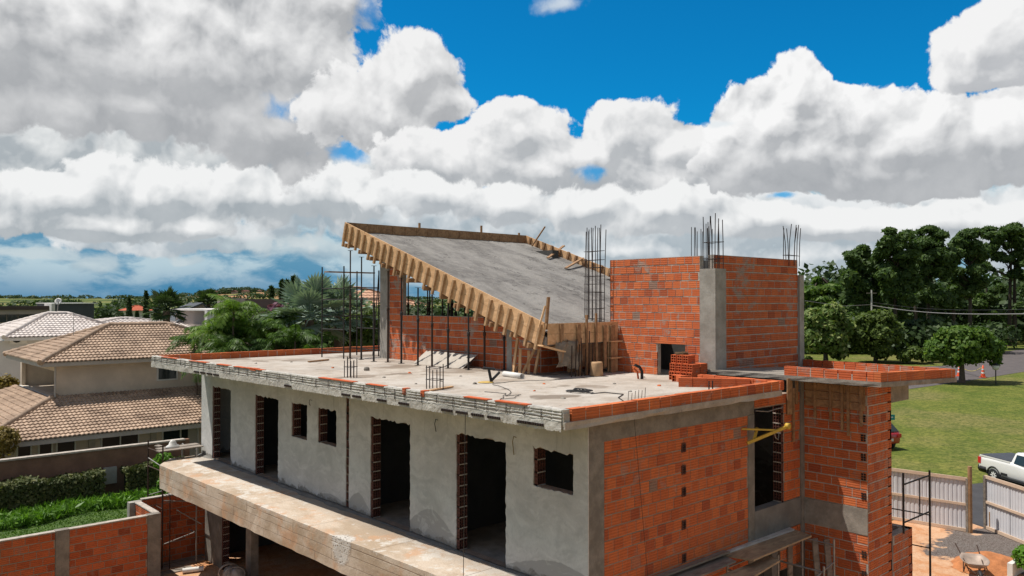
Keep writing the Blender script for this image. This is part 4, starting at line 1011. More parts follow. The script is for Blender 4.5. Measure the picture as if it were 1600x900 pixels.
for k, (y, w, x1, dz) in enumerate(((24.75, .3, 9.48, 0), (25.12, .30, 9.5, .005), (25.46, .28, 8.5, .03))):
    p = Vector((a.x-.05+.1*k, y, z4+dz)); q = Vector((x1, y+.02, z4+dz+.01))
    o = MB(p).bar(p, q, w, .03).build('scaffold_plank', M_woodG); o.location = p
    tag(o, ['nearest pale plank on the scaffold at the terrace end', 'middle pale plank on the scaffold at the terrace end', 'short rear plank on the scaffold at the terrace end'][k], 'plank', 'planks on the terrace scaffold')
p = aty(270, 690, 25.0); c = Vector((p.x, 25.0, z4+.022)); o = MB(c).lathe(c, [(.001, 0), (.22, 0), (.20, .05), (.12, .10), (.10, .17), (.05, .23), (.001, .24)], 9).build('white_sack', M_white); o.location = c; o.scale = (1, .7, 1); tag(o, 'crumpled white sack on the scaffold planks before the neighbour window', 'sack')

# scaffold with planks at the brick side wall, lower right
zp = 3.08
off = Vector((12.0, 8.1, 0)); rs_ = thing('side_scaffold', 'grey tube scaffold carrying old planks along the brick side wall', 'scaffold', off)
for x, y0, y1, zt in ((15.15, 7.62, 8.6, 2.75), (13.3, 7.62, 8.6, 2.98)): frame(rs_, x, y0, x, y1, 0, zt, [1.0, 2.0, zt-.12], .024, M_galv, off=off)
frame(rs_, 16.15, 7.9, 16.15, 8.6, 0, 3.02, [1.0, 2.0, 2.9], .024, M_galv, off=off)
for p, q in (((13.3, 7.62, 2.35), (16.15, 7.9, 2.55)), ((13.3, 8.6, 2.9), (16.15, 8.6, 2.92))): MB(off).tube([p, q], .016, 6).build('ledger_tube', M_galv, rs_)
pl_ = [] and [((10.6, 8.50), (15.25, 8.52), .28, 0.03, M_woodG, 'grey plank next to the brick wall on the side scaffold'), ((11.2, 8.18), (15.9, 8.22), .32, 0.035, M_woodB, 'longest brown plywood plank of the side scaffold'),
       ((10.9, 8.0), (13.2, 7.9), .26, .07, M_woodG, 'grey plank lying across the others on the side scaffold'), ((11.5, 7.72), (14.25, 7.70), .27, -.06, M_woodB, 'outer brown plank of the side scaffold, lowest one'), ((10.3, 8.25), (12.3, 8.24), .28, .075, M_woodG, 'short weathered plank at the near end of the side scaffold')]
for p, q, w, dz, m_, lb in pl_:
    p, q = Vector((*p, zp+dz)), Vector((*q, zp+dz+U(-.01, .01))); o = MB(p).bar(p, q, w, .03).build('scaffold_plank', m_); o.location = p; tag(o, lb, 'plank', 'planks on the side scaffold')
M_woodP = wood('pale_grey_plank', (.60, .58, .55), (.42, .40, .37), axis=(.3, 1, 1)); M_woodQ = wood('worn_brown_sheet', (.50, .37, .23), (.26, .185, .12), axis=(.3, 1, 1))
for q4, z, m_, lb in (([(1098, 862), (1215, 820), (1241, 829), (1126, 869)], 3.115, M_woodP, 'pale grey plank next to the brick wall on the side scaffold'), ([(1122, 868), (1234, 827), (1268, 839), (1178, 877)], 3.08, M_woodQ, 'wide worn brown sheet reaching furthest right on the side scaffold'),
                      ([(960, 903), (1100, 858), (1141, 864), (1005, 915)], 3.15, M_woodG, 'weathered grey plank at the near end of the side scaffold'), ([(1000, 912), (1128, 869), (1150, 879), (1040, 925)], 3.05, M_woodG, 'second weathered grey plank below the near one on the side scaffold'),
                      ([(1100, 912), (1203, 871), (1219, 878), (1150, 920)], 2.90, M_woodQ, 'short brown plank lowest on the side scaffold')):
    P_ = [atz(a, b2, z) for a, b2 in q4]; o_ = P_[0].copy(); o = MB(o_).prism([p for p in reversed(P_)], (0, 0, .035)).build('scaffold_plank', m_, fix=True); o.location = o_; tag(o, lb, 'plank', 'planks on the side scaffold')
# boards leaning in the recess corner
for k, (x, lb) in enumerate(((16.2, 'narrow grey board leaning in the corner between side wall and tower'), (16.32, 'second narrow board leaning in the corner beside the tower'))):
    stick('leaning_board', lb, (x, 8.1-.25*k, 0), (x+.1, 8.4-.2*k, 2.9), .15, .03, M_woodG, 'board')
# plumb line hanging from the roof edge before the second last door
p = atx(727, 648, 8.35); q = atx(724, 900, 8.35); o = MB(p).tube([p, q], .006, 5).build('hanging_cord', M_wire); o.location = p; tag(o, 'thin dark cord hanging from the roof edge in front of a doorway', 'cord')
p = aty(991, 655, 8.40); q = aty(1012, 899, 8.6); o = MB(p).tube([p, (p+q)/2+Vector((.0, .0, 0)), q], .004, 5).build('hanging_cord', M_wire); o.location = p; tag(o, 'thin cord hanging down the brick side panel', 'cord')
# lamp wires poking out of the plaster
for k, (px, py, pz) in enumerate(((684, 657, .22), (806, 684, .30), (487, 626, .12))):
    p = atx(px, py, X0-.03); pts = [p+Vector((.02, 0, 0)), p+Vector((-.05, 0, .03)), p+Vector((-.06, .02, -.06)), p+Vector((-.02, .03, -pz))]
    MB(HO).tube(pts, .008, 5).build('wall_wire', simple('bare_copper_wire%d' % k, (.20, .15, .06), .6, .2, 5) if k == 1 else M_wire, house)

# yellow hoist arm in the recess opening
M_yel = simple('yellow_hoist_paint', (.62, .40, .055), .5, .25, 6)
a = aty(1178, 688, 8.55); b_ = aty(1231, 666, 8.15); hoist = thing('hoist_arm', 'yellow steel hoist arm reaching out of the recess opening', 'hoist', (a.x, 9.0, a.z))
ho = Vector((a.x, 9.0, a.z)); c = aty(1178, 670, 8.6); d = (b_-a)
MB(ho).bar(a-d*.2, b_, .055, .055).build('jib', M_yel, hoist); MB(ho).bar(c-Vector((.2, -.15, 0)), a+d*.62+Vector((0, 0, .03)), .032, .032).build('stay', M_yel, hoist)
MB(ho).bar(c+Vector((.12, 0, .0)), a+Vector((.0, 0, .0)), .045, .045).build('strut', M_yel, hoist)
MB(ho).lathe(b_, [(.001, -.04), (.062, -.04), (.062, .04), (.001, .04)], 16, (0, 1, 0)).build('pulley_head', M_yel, hoist)
q = a+d*.6; MB(ho).tube([q, q+Vector((.04, 0, -.12)), q+Vector((.14, 0, -.17)), q+Vector((.17, 0, -.06))], .01, 6).build('hook', M_galv, hoist)
MB(ho).box((14.56, 8.9, 3.72), (14.64, 8.98, a.z+.25)).build('mast', M_yel, hoist)
gb = Vector((15.35, 10.1, 5.22)); t_ = thing('green_hoist_box', 'dark green box with white stripe hanging inside the recess opening', 'box', gb)
MB(gb).box((15.1, 9.9, 5.22), (15.65, 10.3, 5.6)).build('casing', simple('green_enamel', (.03, .16, .10), .5, .2, 5), t_); MB(gb).box((15.095, 9.895, 5.45), (15.655, 10.305, 5.53)).build('stripe', M_white, t_)
MB(gb).tube([(15.35, 10.1, 5.6), (15.35, 10.1, 6.0)], .012, 6).build('hanger', M_galv, t_)
p = aty(1179, 642, 8.7); q = aty(1222, 636, 8.7); cable('sagging_cable', 'pale cable sagging across the top of the recess opening', [p, (p+q)/2+Vector((0, 0, -.06)), q], .012, M_galv)
# ---------------------------------------------------------------- tiled roofs
def tilemat(name, lit, dk):
    m, b, bs = new_mat(name); v = objc(b)
    w = b.n('ShaderNodeTexWhiteNoise', {'Vector': b.v('FLOOR', b.v('MULTIPLY', v, (4.3, 2.9, 1.0)))}, noise_dimensions='3D').outputs[0]
    n1 = nz(b, v, .9, 6, .65); n2 = nz(b, v, 9, 5, .6)
    col = b.mix(b.mr(w, 0, 1), lit, tuple((x*2+y)/3 for x, y in zip(lit, dk)))
    col = b.mix(b.m('MULTIPLY', b.mr(n1, .48, .66), .65), col, dk)
    col = b.mix(b.m('MULTIPLY', b.mr(n2, .45, .7), .45), col, dk)
    L(b, col, bs.inputs['Base Color']); bs.inputs['Roughness'].default_value = .85; bs.inputs['Specular IOR Level'].default_value = .25
    bump(b, bs, n2, .4, .01); return m
M_tile = tilemat('clay_pan_tile', (.46, .335, .245), (.17, .115, .082))
M_tileW = tilemat('whitish_tile', (.66, .60, .56), (.42, .36, .33))
M_tileO = tilemat('peach_tile', (.55, .33, .22), (.36, .2, .13))
def tiles(mb, P0, ud, vd, W_, kl, kr, Vt, tw=.155, tc=.26, amp=.032, st=.045, vfun=None):
    """pan tile field: u along the eave, v up the slope; clipped by the hips"""
    P0, ud, vd = Vector(P0), Vector(ud).normalized(), Vector(vd).normalized(); nn = ud.cross(vd)
    if nn.z < 0: nn = -nn
    nu = int(W_/tw)*6; vs = []; fs = []; nv = int(Vt/tc)*4
    prof = [0, .55, .95, 1, .55, .05]
    rowp = [0.0, .06, .5, .94]
    for i in range(nu+1):
        uu = W_*i/nu; vm = Vt
        if kl: vm = min(vm, uu*kl)
        if kr: vm = min(vm, (W_-uu)*kr)
        for j in range(nv+1):
            r, q = divmod(j, 4); v_ = (r+rowp[q])*tc; 
            lift = {0: 0.0, 1: st, 2: st*.55, 3: st*.08}[q]
            if v_ > vm: v_ = vm; lift = .0
            vs.append(P0+ud*uu+vd*v_+nn*(prof[i % 6]*amp+lift))
    for i in range(nu):
        for j in range(nv):
            a = i*(nv+1)+j; p = (a, a+nv+1, a+nv+2, a+1)
            if (vs[a]-vs[a+1]).length < 1e-4 and (vs[a+nv+1]-vs[a+nv+2]).length < 1e-4: continue
            fs.append(p)
    mb.add(vs, fs, False)
def cap(mb, p, q, r=.11):
    p, q = Vector(p), Vector(q); n = max(2, int((q-p).length/.38)); pts = []; rr = []
    for i in range(n):
        for t, k in ((0, 1.12), (.98, .92)): pts.append(p+(q-p)*((i+t)/n)+Vector((0, 0, .03))); rr.append(r*k)
    mb.tube(pts, rr, 7)
def hip_roof(par, off, x0, x1, y0, y1, ze, zr, mat, rx0=None, rx1=None, soffit=None, tw=.155, tc=.26, name='tiled_roof', fas=.16):
    """hip roof with its ridge along x"""
    h = (y1-y0)/2; yr = (y0+y1)/2; rise = zr-ze; rx0 = x0+h if rx0 is None else rx0; rx1 = x1-h if rx1 is None else rx1
    sl = math.hypot(h, rise); mb = MB(off)
    tiles(mb, (x0, y0, ze), (1, 0, 0), (0, h, rise), x1-x0, sl/(rx0-x0), sl/(x1-rx1), sl, tw, tc)
    tiles(mb, (x1, y1, ze), (-1, 0, 0), (0, -h, rise), x1-x0, sl/(x1-rx1), sl/(rx0-x0), sl, tw, tc)
    s2 = math.hypot(rx0-x0, rise); tiles(mb, (x0, y1, ze), (0, -1, 0), (rx0-x0, 0, rise), y1-y0, s2/h, s2/h, s2, tw, tc)
    s3 = math.hypot(x1-rx1, rise); tiles(mb, (x1, y0, ze), (0, 1, 0), (rx1-x1, 0, rise), y1-y0, s3/h, s3/h, s3, tw, tc)
    o = mb.build(name, mat, par)
    c = MB(off); A, B, C, D, E, F = (x0, y0, ze), (x1, y0, ze), (x1, y1, ze), (x0, y1, ze), (rx0, yr, zr), (rx1, yr, zr)
    for p, q in ((A, E), (D, E), (B, F), (C, F), (E, F)): cap(c, p, q)
    c.build('ridge_tile', mat, o)
    s = MB(off); s.box((x0+.05, y0+.05, ze-fas), (x1-.05, y1-.05, ze-.005)); s.build('eave_board', soffit or M_eave, par)
    return o
M_eave = simple('painted_eave', (.46, .43, .39), .7, .15, 3)
M_wallc = simple('cream_house_paint', (.66, .56, .45), .85, .2, 1.2, .1)
M_wallw = simple('white_house_paint', (.62, .60, .57), .85, .15, 1.2)
def glassmat():
    m, b, bs = new_mat('window_glass'); bs.inputs['Base Color'].default_value = (.02, .03, .03, 1); bs.inputs['Roughness'].default_value = .08; bs.inputs['Specular IOR Level'].default_value = .6; return m
M_glass = glassmat()
M_frame = simple('white_window_frame', (.66, .65, .62), .5, .1, 4)
def window(par, off, o, u, n, a, b_, z0, z1, panes=1, fr=.06, curtain=False):
    f = MB(off); wallbox(f, o, u, n, a-fr, b_+fr, z0-fr, z0, -.02, .05); wallbox(f, o, u, n, a-fr, b_+fr, z1, z1+fr, -.02, .05)
    wallbox(f, o, u, n, a-fr, a, z0, z1, -.02, .048); wallbox(f, o, u, n, b_, b_+fr, z0, z1, -.02, .048)
    for k in range(1, panes): x = a+(b_-a)*k/panes; wallbox(f, o, u, n, x-.025, x+.025, z0, z1, -.02, .04)
    w = f.build('window', M_frame, par)
    for k in range(panes):
        g = MB(off); wallbox(g, o, u, n, a+(b_-a)*k/panes+.002, a+(b_-a)*(k+1)/panes-.002, z0, z1, -.012, .012); g.build('pane', M_glass, w)
    if curtain:
        g = MB(off); wallbox(g, o, u, n, a+(b_-a)*.72, b_, z0, z1, .012, .02); g.build('curtain', M_eave, w)
    return w

# ---------------------------------------------------------------- the neighbour's two storey house
NO = Vector((8, 33.45, .3)); nb = thing('neighbour_house', 'cream two storey house with brown clay tile hip roofs on both levels', 'house', NO)
c = MB(NO); c.box((5.6, 33.45, .3), (18.5, 45, 3.0)); c.build('lower_wall', M_wallc, nb)
c = MB(NO)   # upper storey with the recessed balcony cut into its left face
for a, b_, z0, z1 in cells(42.9-36.2, 3.0, 5.5, [(.25, 6.4, 4.05, 5.1)]): wallbox(c, (8.0, 36.2), (0, 1, 0), (-1, 0, 0), a, b_, z0, z1, -.15, 0)
c.box((8.15, 36.2, 3.0), (16.0, 36.35, 5.5)); c.box((15.85, 36.35, 3.0), (16.0, 42.9, 5.5)); c.box((8.15, 42.75, 3.0), (16.0, 42.9, 5.5)); c.box((9.6, 36.35, 3.0), (9.75, 42.75, 5.5)); c.build('upper_wall', M_wallc, nb)
c = MB(NO); c.box((7.93, 36.3, 3.97), (8.2, 42.8, 4.045)); c.build('balcony_sill', M_frame, nb)
c = MB(NO); c.box((8.16, 36.4, 3.9), (9.6, 42.7, 4.0)); c.build('balcony_floor', M_wallc, nb)
hip_roof(nb, NO, 7.3, 16.9, 35.65, 42.55, 5.5, 6.83, M_tile, rx0=10.75, rx1=13.3, name='upper_roof')
window(nb, NO, (8.0, 36.2), (1, 0, 0), (0, -1, 0), 3.95, 4.72, 4.52, 5.0)
# lower skirt roof on the front and the left
e0 = (4.6, 32.45, 3.0); zt = 4.12; fr_ = MB(NO)
sl = math.hypot(36.2-32.45, zt-3.0); tiles(fr_, e0, (1, 0, 0), (0, 3.75, zt-3.0), 14.5, sl/3.4, 0, sl); 
s2 = math.hypot(3.4, zt-3.0); tiles(fr_, (4.6, 44.5, 3.0), (0, -1, 0), (3.4, 0, zt-3.0), 12.05, 0, s2/3.75, s2)
o = fr_.build('lower_roof', M_tile, nb); c = MB(NO); cap(c, e0, (8.0, 36.2, zt)); c.build('hip_tile', M_tile, o)
c = MB(NO); c.box((4.65, 32.5, 2.82), (19.0, 33.4, 2.99)); c.box((4.65, 33.4, 2.82), (5.6, 44.4, 2.99)); c.build('lower_eave_board', M_eave, nb)
for a, b_, p_, cu in ((6.18, 6.57, 1, 0), (6.87, 7.25, 1, 0), (7.45, 8.02, 1, 0), (8.98, 10.28, 2, 0), (11.25, 12.62, 2, 1)):
    window(nb, NO, (0, 33.45), (1, 0, 0), (0, -1, 0), a, b_, 1.3, 2.68, p_, .05, cu)
for x in (8.5, 10.75): c = MB(NO); c.box((x, 33.36, .5), (x+.22, 33.45, 2.8)); c.build('wall_strip', M_mortar, nb)
c = MB(NO); c.tube([(7.9, 35.9, 5.4), (7.9, 35.9, 4.1)], .04, 6); c.build('down_pipe', M_eave, nb)
p = aty(115, 524, 37.0); o = MB(p).tube([p, p+Vector((0, 0, .95))], .012, 5).build('roof_antenna', M_galv); o.location = p; tag(o, 'thin antenna rod on the brown tiled upper roof', 'antenna')

# ---------------------------------------------------------------- houses further back on the left
def place_house(name, label, loc): return thing(name, label, 'house', loc)
o1 = Vector((5.5, 47, 0)); wh = place_house('white_house', 'white walled house with pale whitish tile hip roof behind the brown roof', o1)
c = MB(o1); c.box((6.0, 46.9, 0), (17, 53.6, 5.95)); c.build('wall', M_wallw, wh)
hip_roof(wh, o1, aty(6, 520, 46.2).x, aty(215, 515, 46.2).x, 46.2, 54.2, 6.1, 7.2, M_tileW, tw=.2, tc=.36, soffit=M_frame, rx0=aty(74, 490, 50.2).x, rx1=aty(106, 491, 50.2).x)
c = MB(o1); c.box((6.3, 46.9, 4.6), (6.9, 47.2, 5.6)); c.build('column', M_frame, wh)
window(wh, o1, (0, 47.2), (1, 0, 0), (0, -1, 0), 8.6, 9.1, 4.4, 5.8)
o2 = Vector((14, 58, 0)); w2 = place_house('pale_roofed_house', 'low whitish tiled roof of a further house behind the white one', o2)
c = MB(o2); c.box((13.6, 58, 0), (22.4, 66, 5.9)); c.build('wall', M_wallw, w2); hip_roof(w2, o2, 13, 23.0, 57, 66.4, 6.0, 6.62, M_tileW, tw=.3, tc=.5, soffit=M_frame)
o2 = Vector((-1, 58, 0)); w3 = place_house('pale_roofed_house', 'partly visible whitish roof at the far left edge of the picture', o2)
c = MB(o2); c.box((-4, 58, 0), (8.0, 66, 5.6)); c.build('wall', M_wallw, w3); hip_roof(w3, o2, -5, 9.6, 57, 65, 5.75, 6.45, M_tileW, tw=.3, tc=.5, soffit=M_frame)
# air conditioner and antenna dish
p = aty(28, 529, 47.0); t_ = thing('air_conditioner', 'white air conditioner unit on the wall under the pale roof', 'air conditioner', p)
MB(p).box((p.x-.38, 46.85, p.z-.26), (p.x+.38, 47.17, p.z+.26)).build('casing', M_white, t_); MB(p).lathe((p.x-.08, 46.84, p.z), [(.001, 0), (.2, 0), (.2, -.01), (.001, -.02)], 16, (0, 1, 0)).build('fan_grille', M_black, t_)
p = atd(89, 494, 52); q = atd(91, 471, 52); t_ = thing('dish_antenna', 'pale round dish antenna on a mast over the whitish roof', 'antenna', p)
MB(p).tube([p, q], .03, 6).build('mast', M_galv, t_); ax = (CAMP-q).normalized(); MB(p).lathe(q, [(.001, -.06), (.12, -.05), (.22, .0), (.23, .01), (.12, -.035), (.001, -.045)], 16, (ax+Vector((-.5, 0, .4))).normalized()).build('dish', M_frame, t_)
# flat modern building, far left
M_slate = simple('slate_cladding', (.055, .065, .075), .7, .2, .6); M_taupe = simple('taupe_wall', (.34, .29, .26), .8, .15, .5); M_umber = simple('umber_fascia', (.07, .05, .045), .8, .2, .5)
a = atd(-10, 484, 78); o2 = Vector((a.x, a.y, 0)); fb = thing('flat_roof_building', 'long flat roofed building with dark slate box behind the pale roofs', 'building', o2)
u = Vector((1, 0, 0)); Z = lambda py, d=78: 8-(py-468)/F_PX*d
xr = lambda px, y: aty(px, 480, y).x
yb_ = a.y
def fx(px, py, y=yb_): return aty(px, py, y)
c = MB(o2); p1 = fx(82, 478); c.box((a.x-6, yb_-.2, fx(40, 484).z), (p1.x, yb_+.6, fx(40, 478).z)); c.build('roof_fascia', M_umber, fb)
c = MB(o2); c.box((a.x-6, yb_, fx(40, 491).z), (p1.x, yb_+.4, fx(40, 484).z)); c.box((a.x-6, yb_+.5, 0), (p1.x, yb_+9, fx(40, 480).z)); c.build('band_wall', M_taupe, fb)
for x0, x1 in ((-6, 11), (13, 29), (31, 46), (48, 62)):
    c = MB(o2); q0, q1 = fx(x0, 495), fx(x1, 495); c.box((q0.x, yb_+.40, fx(40, 503).z), (q1.x, yb_+.49, fx(40, 491).z)); c.build('window', M_glass, fb)
q0, q1 = fx(86, 490, yb_-1), fx(147, 490, yb_-1); c = MB(o2); c.box((q0.x, yb_-1, 0), (q1.x, yb_+7, fx(110, 474.5, yb_-1).z)); c.build('slate_box', M_slate, fb)
c = MB(o2); c.box((fx(80, 490, yb_-1).x, yb_-1.1, 0), (q0.x-.02, yb_+2, fx(110, 474, yb_-1).z)); c.build('pale_pier', M_wallw, fb)
c = MB(o2); c.box((q0.x-.1, yb_-1.15, fx(110, 474.5, yb_-1).z), (q1.x+.3, yb_+7.1, fx(110, 473.5, yb_-1).z)); c.build('parapet_cap', M_frame, fb)
# gable house, concrete box, peach roof
M_bluew = simple('pale_blue_grey_wall', (.76, .78, .79), .85, .1, .5)  # wall colour raised to stand in for sunlight on the gable
def gable(d, pl, pt, pr_, base, name, label, depth=9, matw=None, matr=None):
    L_, T_, R_ = atd(*pl, d), atd(*pt, d), atd(*pr_, d); o = Vector((L_.x, L_.y, 0)); t = thing(name, label, 'house', o); bk = Vector((.25, .97, 0))*depth
    poly = [Vector((L_.x, L_.y, base)), Vector((R_.x, R_.y, base)), R_, T_, L_]; MB(o).prism(poly, bk).build('wall', matw or M_bluew, t, fix=True)
    r = MB(o); e = Vector((0, 0, .12)); f = -bk.normalized()*.4
    for P_, Q_ in ((L_, T_), (T_, R_)):
        ex = (P_-Q_).normalized()*.4; P2 = P_+ex if P_ is L_ else P_; Q2 = Q_-ex if Q_ is R_ else Q_
        r.add([P2+f, Q2+f, Q2+bk, P2+bk, P2+f+e, Q2+f+e, Q2+bk+e, P2+bk+e], [(3, 2, 1, 0), (4, 5, 6, 7), (0, 1, 5, 4), (1, 2, 6, 5), (2, 3, 7, 6), (3, 0, 4, 7)])
    r.build('roof', matr or M_slate, t, fix=True); return t
gable(58, (280, 502), (304, 487.5), (330, 503), 2, 'gable_house', 'pale grey gabled house with dark roof edge behind the palms')
gable(70, (281, 489), (316, 475), (330, 489), 2, 'gable_house', 'second gabled house with slanting dark roof just behind the pale grey gable', matw=M_taupe, matr=M_slate)
p = atd(327, 500, 52); o = MB((p.x, p.y, 0)).box((p.x-.22, p.y-.22, 0), (p.x+.22, p.y+.22, atd(327, 484, 52).z)).build('white_pillar', M_frame); o.location = (p.x, p.y, 0); tag(o, 'plain white pillar right of the pale grey gable', 'pillar')
p, q = atd(332, 486, 54), atd(392, 486, 60); o = Vector((p.x, p.y, 0)); t_ = thing('flat_house', 'low flat roofed grey house half hidden by the palm fronds', 'house', o)
MB(o).box((p.x, p.y, 0), (q.x+2, p.y+7, atd(350, 486, 54).z)).build('wall', M_taupe, t_); MB(o).box((p.x-.3, p.y-.3, atd(350, 486, 54).z), (q.x+2.3, p.y+7.3, atd(350, 483.5, 54).z)).build('roof_slab', M_wallw, t_)
p2 = atd(385, 480, 55.5); MB(o).box((p2.x-.8, p.y+1, 3), (p2.x+.4, p.y+3, atd(385, 466, 55).z)).build('water_tower', M_col, t_); MB(o).box((p2.x+.45, p.y+1.2, 3), (p2.x+3.4, p.y+4, atd(400, 467, 55).z)).build('dark_upper_room', M_umber, t_)
p = atd(563, 476, 62); o = Vector((p.x, p.y, 0)); t_ = thing('peach_roof_house', 'house with bright peach tiled hip roof seen through the scaffold', 'house', o)
MB(o).box((p.x-3.6, p.y-3, 0), (p.x+3.6, p.y+4, atd(563, 477, 62).z-.2)).build('wall', M_wallw, t_); hip_roof(t_, o, p.x-4.2, p.x+4.2, p.y-3.4, p.y+4.4, atd(563, 477, 62).z-.1, atd(563, 450, 62).z, M_tileO, tw=.4, tc=.6, rx0=p.x-.3, rx1=p.x+.3)
p = atd(214, 484, 240); o = Vector((p.x, p.y, 0)); t_ = thing('red_roof_house', 'tiny house with a red roof out in the green fields', 'house', o); MB(o).box((p.x-3, p.y-3, 0), (p.x+3, p.y+3, p.z-.3)).build('wall', M_wallw, t_); hip_roof(t_, o, p.x-4, p.x+4, p.y-4, p.y+4, p.z-.2, p.z+1.3, simple('red_tile', (.5, .12, .06), .9, .2, 1), rx0=p.x-.4, rx1=p.x+.4, tw=1, tc=1)

# ---------------------------------------------------------------- boundary walls, garden
M_bwall = brickmat('old_wall_brick', (.26, .135, .085), (.30, .165, .105), (.20, .105, .07), smear=.35, grey=.02)
M_bwallm = simple('stained_brown_render', (.235, .135, .092), .95, .35, 1.5, .3)
wo = Vector((-6, 30.4, 1.0)); t_ = thing('boundary_wall', 'long brown stained boundary wall between the hedge and the neighbour house', 'wall', wo)
c = MB(wo); c.box((-6, 30.4, .5), (11.0, 30.58, 2.74)); c.build('wall_body', M_bwallm, t_); c = MB(wo); c.box((-6, 30.36, 2.743), (11.02, 30.62, 2.80)); c.build('coping', M_mortar, t_)
c = MB(wo); c.box((11.0, 30.38, .5), (11.18, 30.6, 2.78)); c.build('end_pier', M_bwallm, t_)
p = Vector((8.42, 30.3, 1.55)); o = MB(p).box((8.2, 30.28, 1.55), (8.62, 30.398, 2.12)).build('meter_box', simple('pale_meter_box', (.34, .34, .32), .6, .2, 4)); o.location = p; tag(o, 'pale metal meter box on the brown wall in the hedge gap', 'meter box')
# our own unfinished garden wall
go = Vector((7.5, 23.55, 0)); gw_ = thing('unfinished_garden_wall', 'bright orange hollow brick wall with grey concrete posts, lower left', 'wall', go)
def wall_run(par, off, o, u, n, Lg, z0, z1, name='brick_panel'):
    bb, mo = MB(off), MB(off); bricks(bb, mo, o, u, n, Lg, z0, z1-.03, thick=.15, jit=.003, pr=.004, bl=.3)
    q = bb.build(name, M_brickW, par); mo.build('mortar_bed', M_mortarD, q); c = MB(off); wallbox(c, o, u, n, 0, Lg, z1-.028, z1, -.165, .015); c.build('mortar_coping', M_mortar, par)
wall_run(gw_, go, (-4, 23.35), (1, 0, 0), (0, -1, 0), 9.17, 0, 2.0)
wall_run(gw_, go, (5.5, 23.35), (1, 0, 0), (0, -1, 0), 1.95, 0, 2.0)
c = MB(go); c.box((5.175, 23.33, 0), (5.495, 23.55, 2.004)); c.box((7.455, 23.33, 0), (7.80, 23.55, 2.006)); c.build('concrete_post', M_col, gw_)
wall_run(gw_, go, (7.66, 25.1), (0, -1, 0), (-1, 0, 0), 1.545, .9, 2.0, 'return_panel')
c = MB(go); c.box((7.50, 25.105, .9), (7.85, 25.33, 2.0)); c.build('concrete_post', M_colL, gw_)
wall_run(gw_, go, (7.855, 25.15), (1, 0, 0), (0, -1, 0), 5.6, 0, 2.05, 'rear_panel')
# ground
M_lawnL = simple('garden_grass', (.075, .13, .022), .95, .5, 3, .6, c2=(.035, .07, .015), bd=.05)
tag(MB().box((-8, 25.33, -.4), (12, 32.4, 1.1)).box((-8, 23.52, -.4), (7.49, 25.33, 1.095)).build('garden_lawn', M_lawnL), kind='structure')
# ---------------------------------------------------------------- ground, hills
def groundmat():
    m, b, bs = new_mat('open_ground'); v = objc(b)
    ln = b.v('LENGTH', v, out=1)
    n1 = nz(b, v, .35, 6, .65); n2 = nz(b, v, .06, 5, .6); n3 = nz(b, v, 4.5, 5, .75); n4 = nz(b, b.v('MULTIPLY', v, (.004, .004, .02)), 1.0, 5, .6)
    g = b.mix(b.mr(n1, .35, .65), (.115, .145, .026), (.20, .20, .045))
    g = b.mix(b.m('MULTIPLY', b.mr(n2, .47, .60), .6), g, (.25, .20, .085))
    n5 = nz(b, b.v('MULTIPLY', v, (1.6, 1.6, 1)), 1.0, 8, .75)
    g = b.mix(b.m('MULTIPLY', b.mr(n5, .46, .60), .55), g, (.05, .075, .014))
    g = b.mix(b.m('MULTIPLY', b.mr(n3, .42, .60), .6), g, (.035, .06, .012))
    f = b.mix(b.mr(n4, .40, .56), (.075, .105, .028), (.19, .19, .06))
    f = b.mix(b.mr(n4, .555, .61), f, (.36, .19, .10))
    dots = nz(b, b.v('MULTIPLY', v, (.03, .03, .1)), 1.0, 3, .6)
    f = b.mix(b.mr(dots, .56, .60), f, (.03, .05, .018))
    col = b.mix(b.mr(ln, 160, 320), g, f)
    L(b, col, bs.inputs['Base Color']); bs.inputs['Roughness'].default_value = .95; bs.inputs['Specular IOR Level'].default_value = .1
    bump(b, bs, b.m('ADD', n3, n1), .6, .08); return m
M_ground = groundmat()
def hill(x, y):
    r = math.hypot(x, y); az = math.degrees(TH-math.atan2(y, x)); az = (az+180) % 360-180
    k = max(0, min(1, (r-260)/900)); k = k*k*(3-2*k)
    h = 8+9*max(0, 1-abs(az+17.5)/7)+4*fbm((x/420, y/420, 0), 1)+1.5*fbm((x/110, y/110, 5), 1)
    return -.0+k*h*(1 if r < 2600 else max(.0, 1-(r-2600)/3000))
vs = [(0, 0, 0)]; fs = []; rr = [6*1.115**i for i in range(65)]; NA = 220
for r in rr:
    for k in range(NA):
        t = 2*math.pi*k/NA; x, y = r*math.cos(t), r*math.sin(t); vs.append((x, y, hill(x, y)))
for k in range(NA): fs.append((0, 1+k, 1+(k+1) % NA))
for i in range(len(rr)-1):
    for k in range(NA): a = 1+i*NA; fs.append((a+k, a+NA+k, a+NA+(k+1) % NA, a+(k+1) % NA))
tag(MB().add(vs, fs, True).build('ground', M_ground), kind='structure')
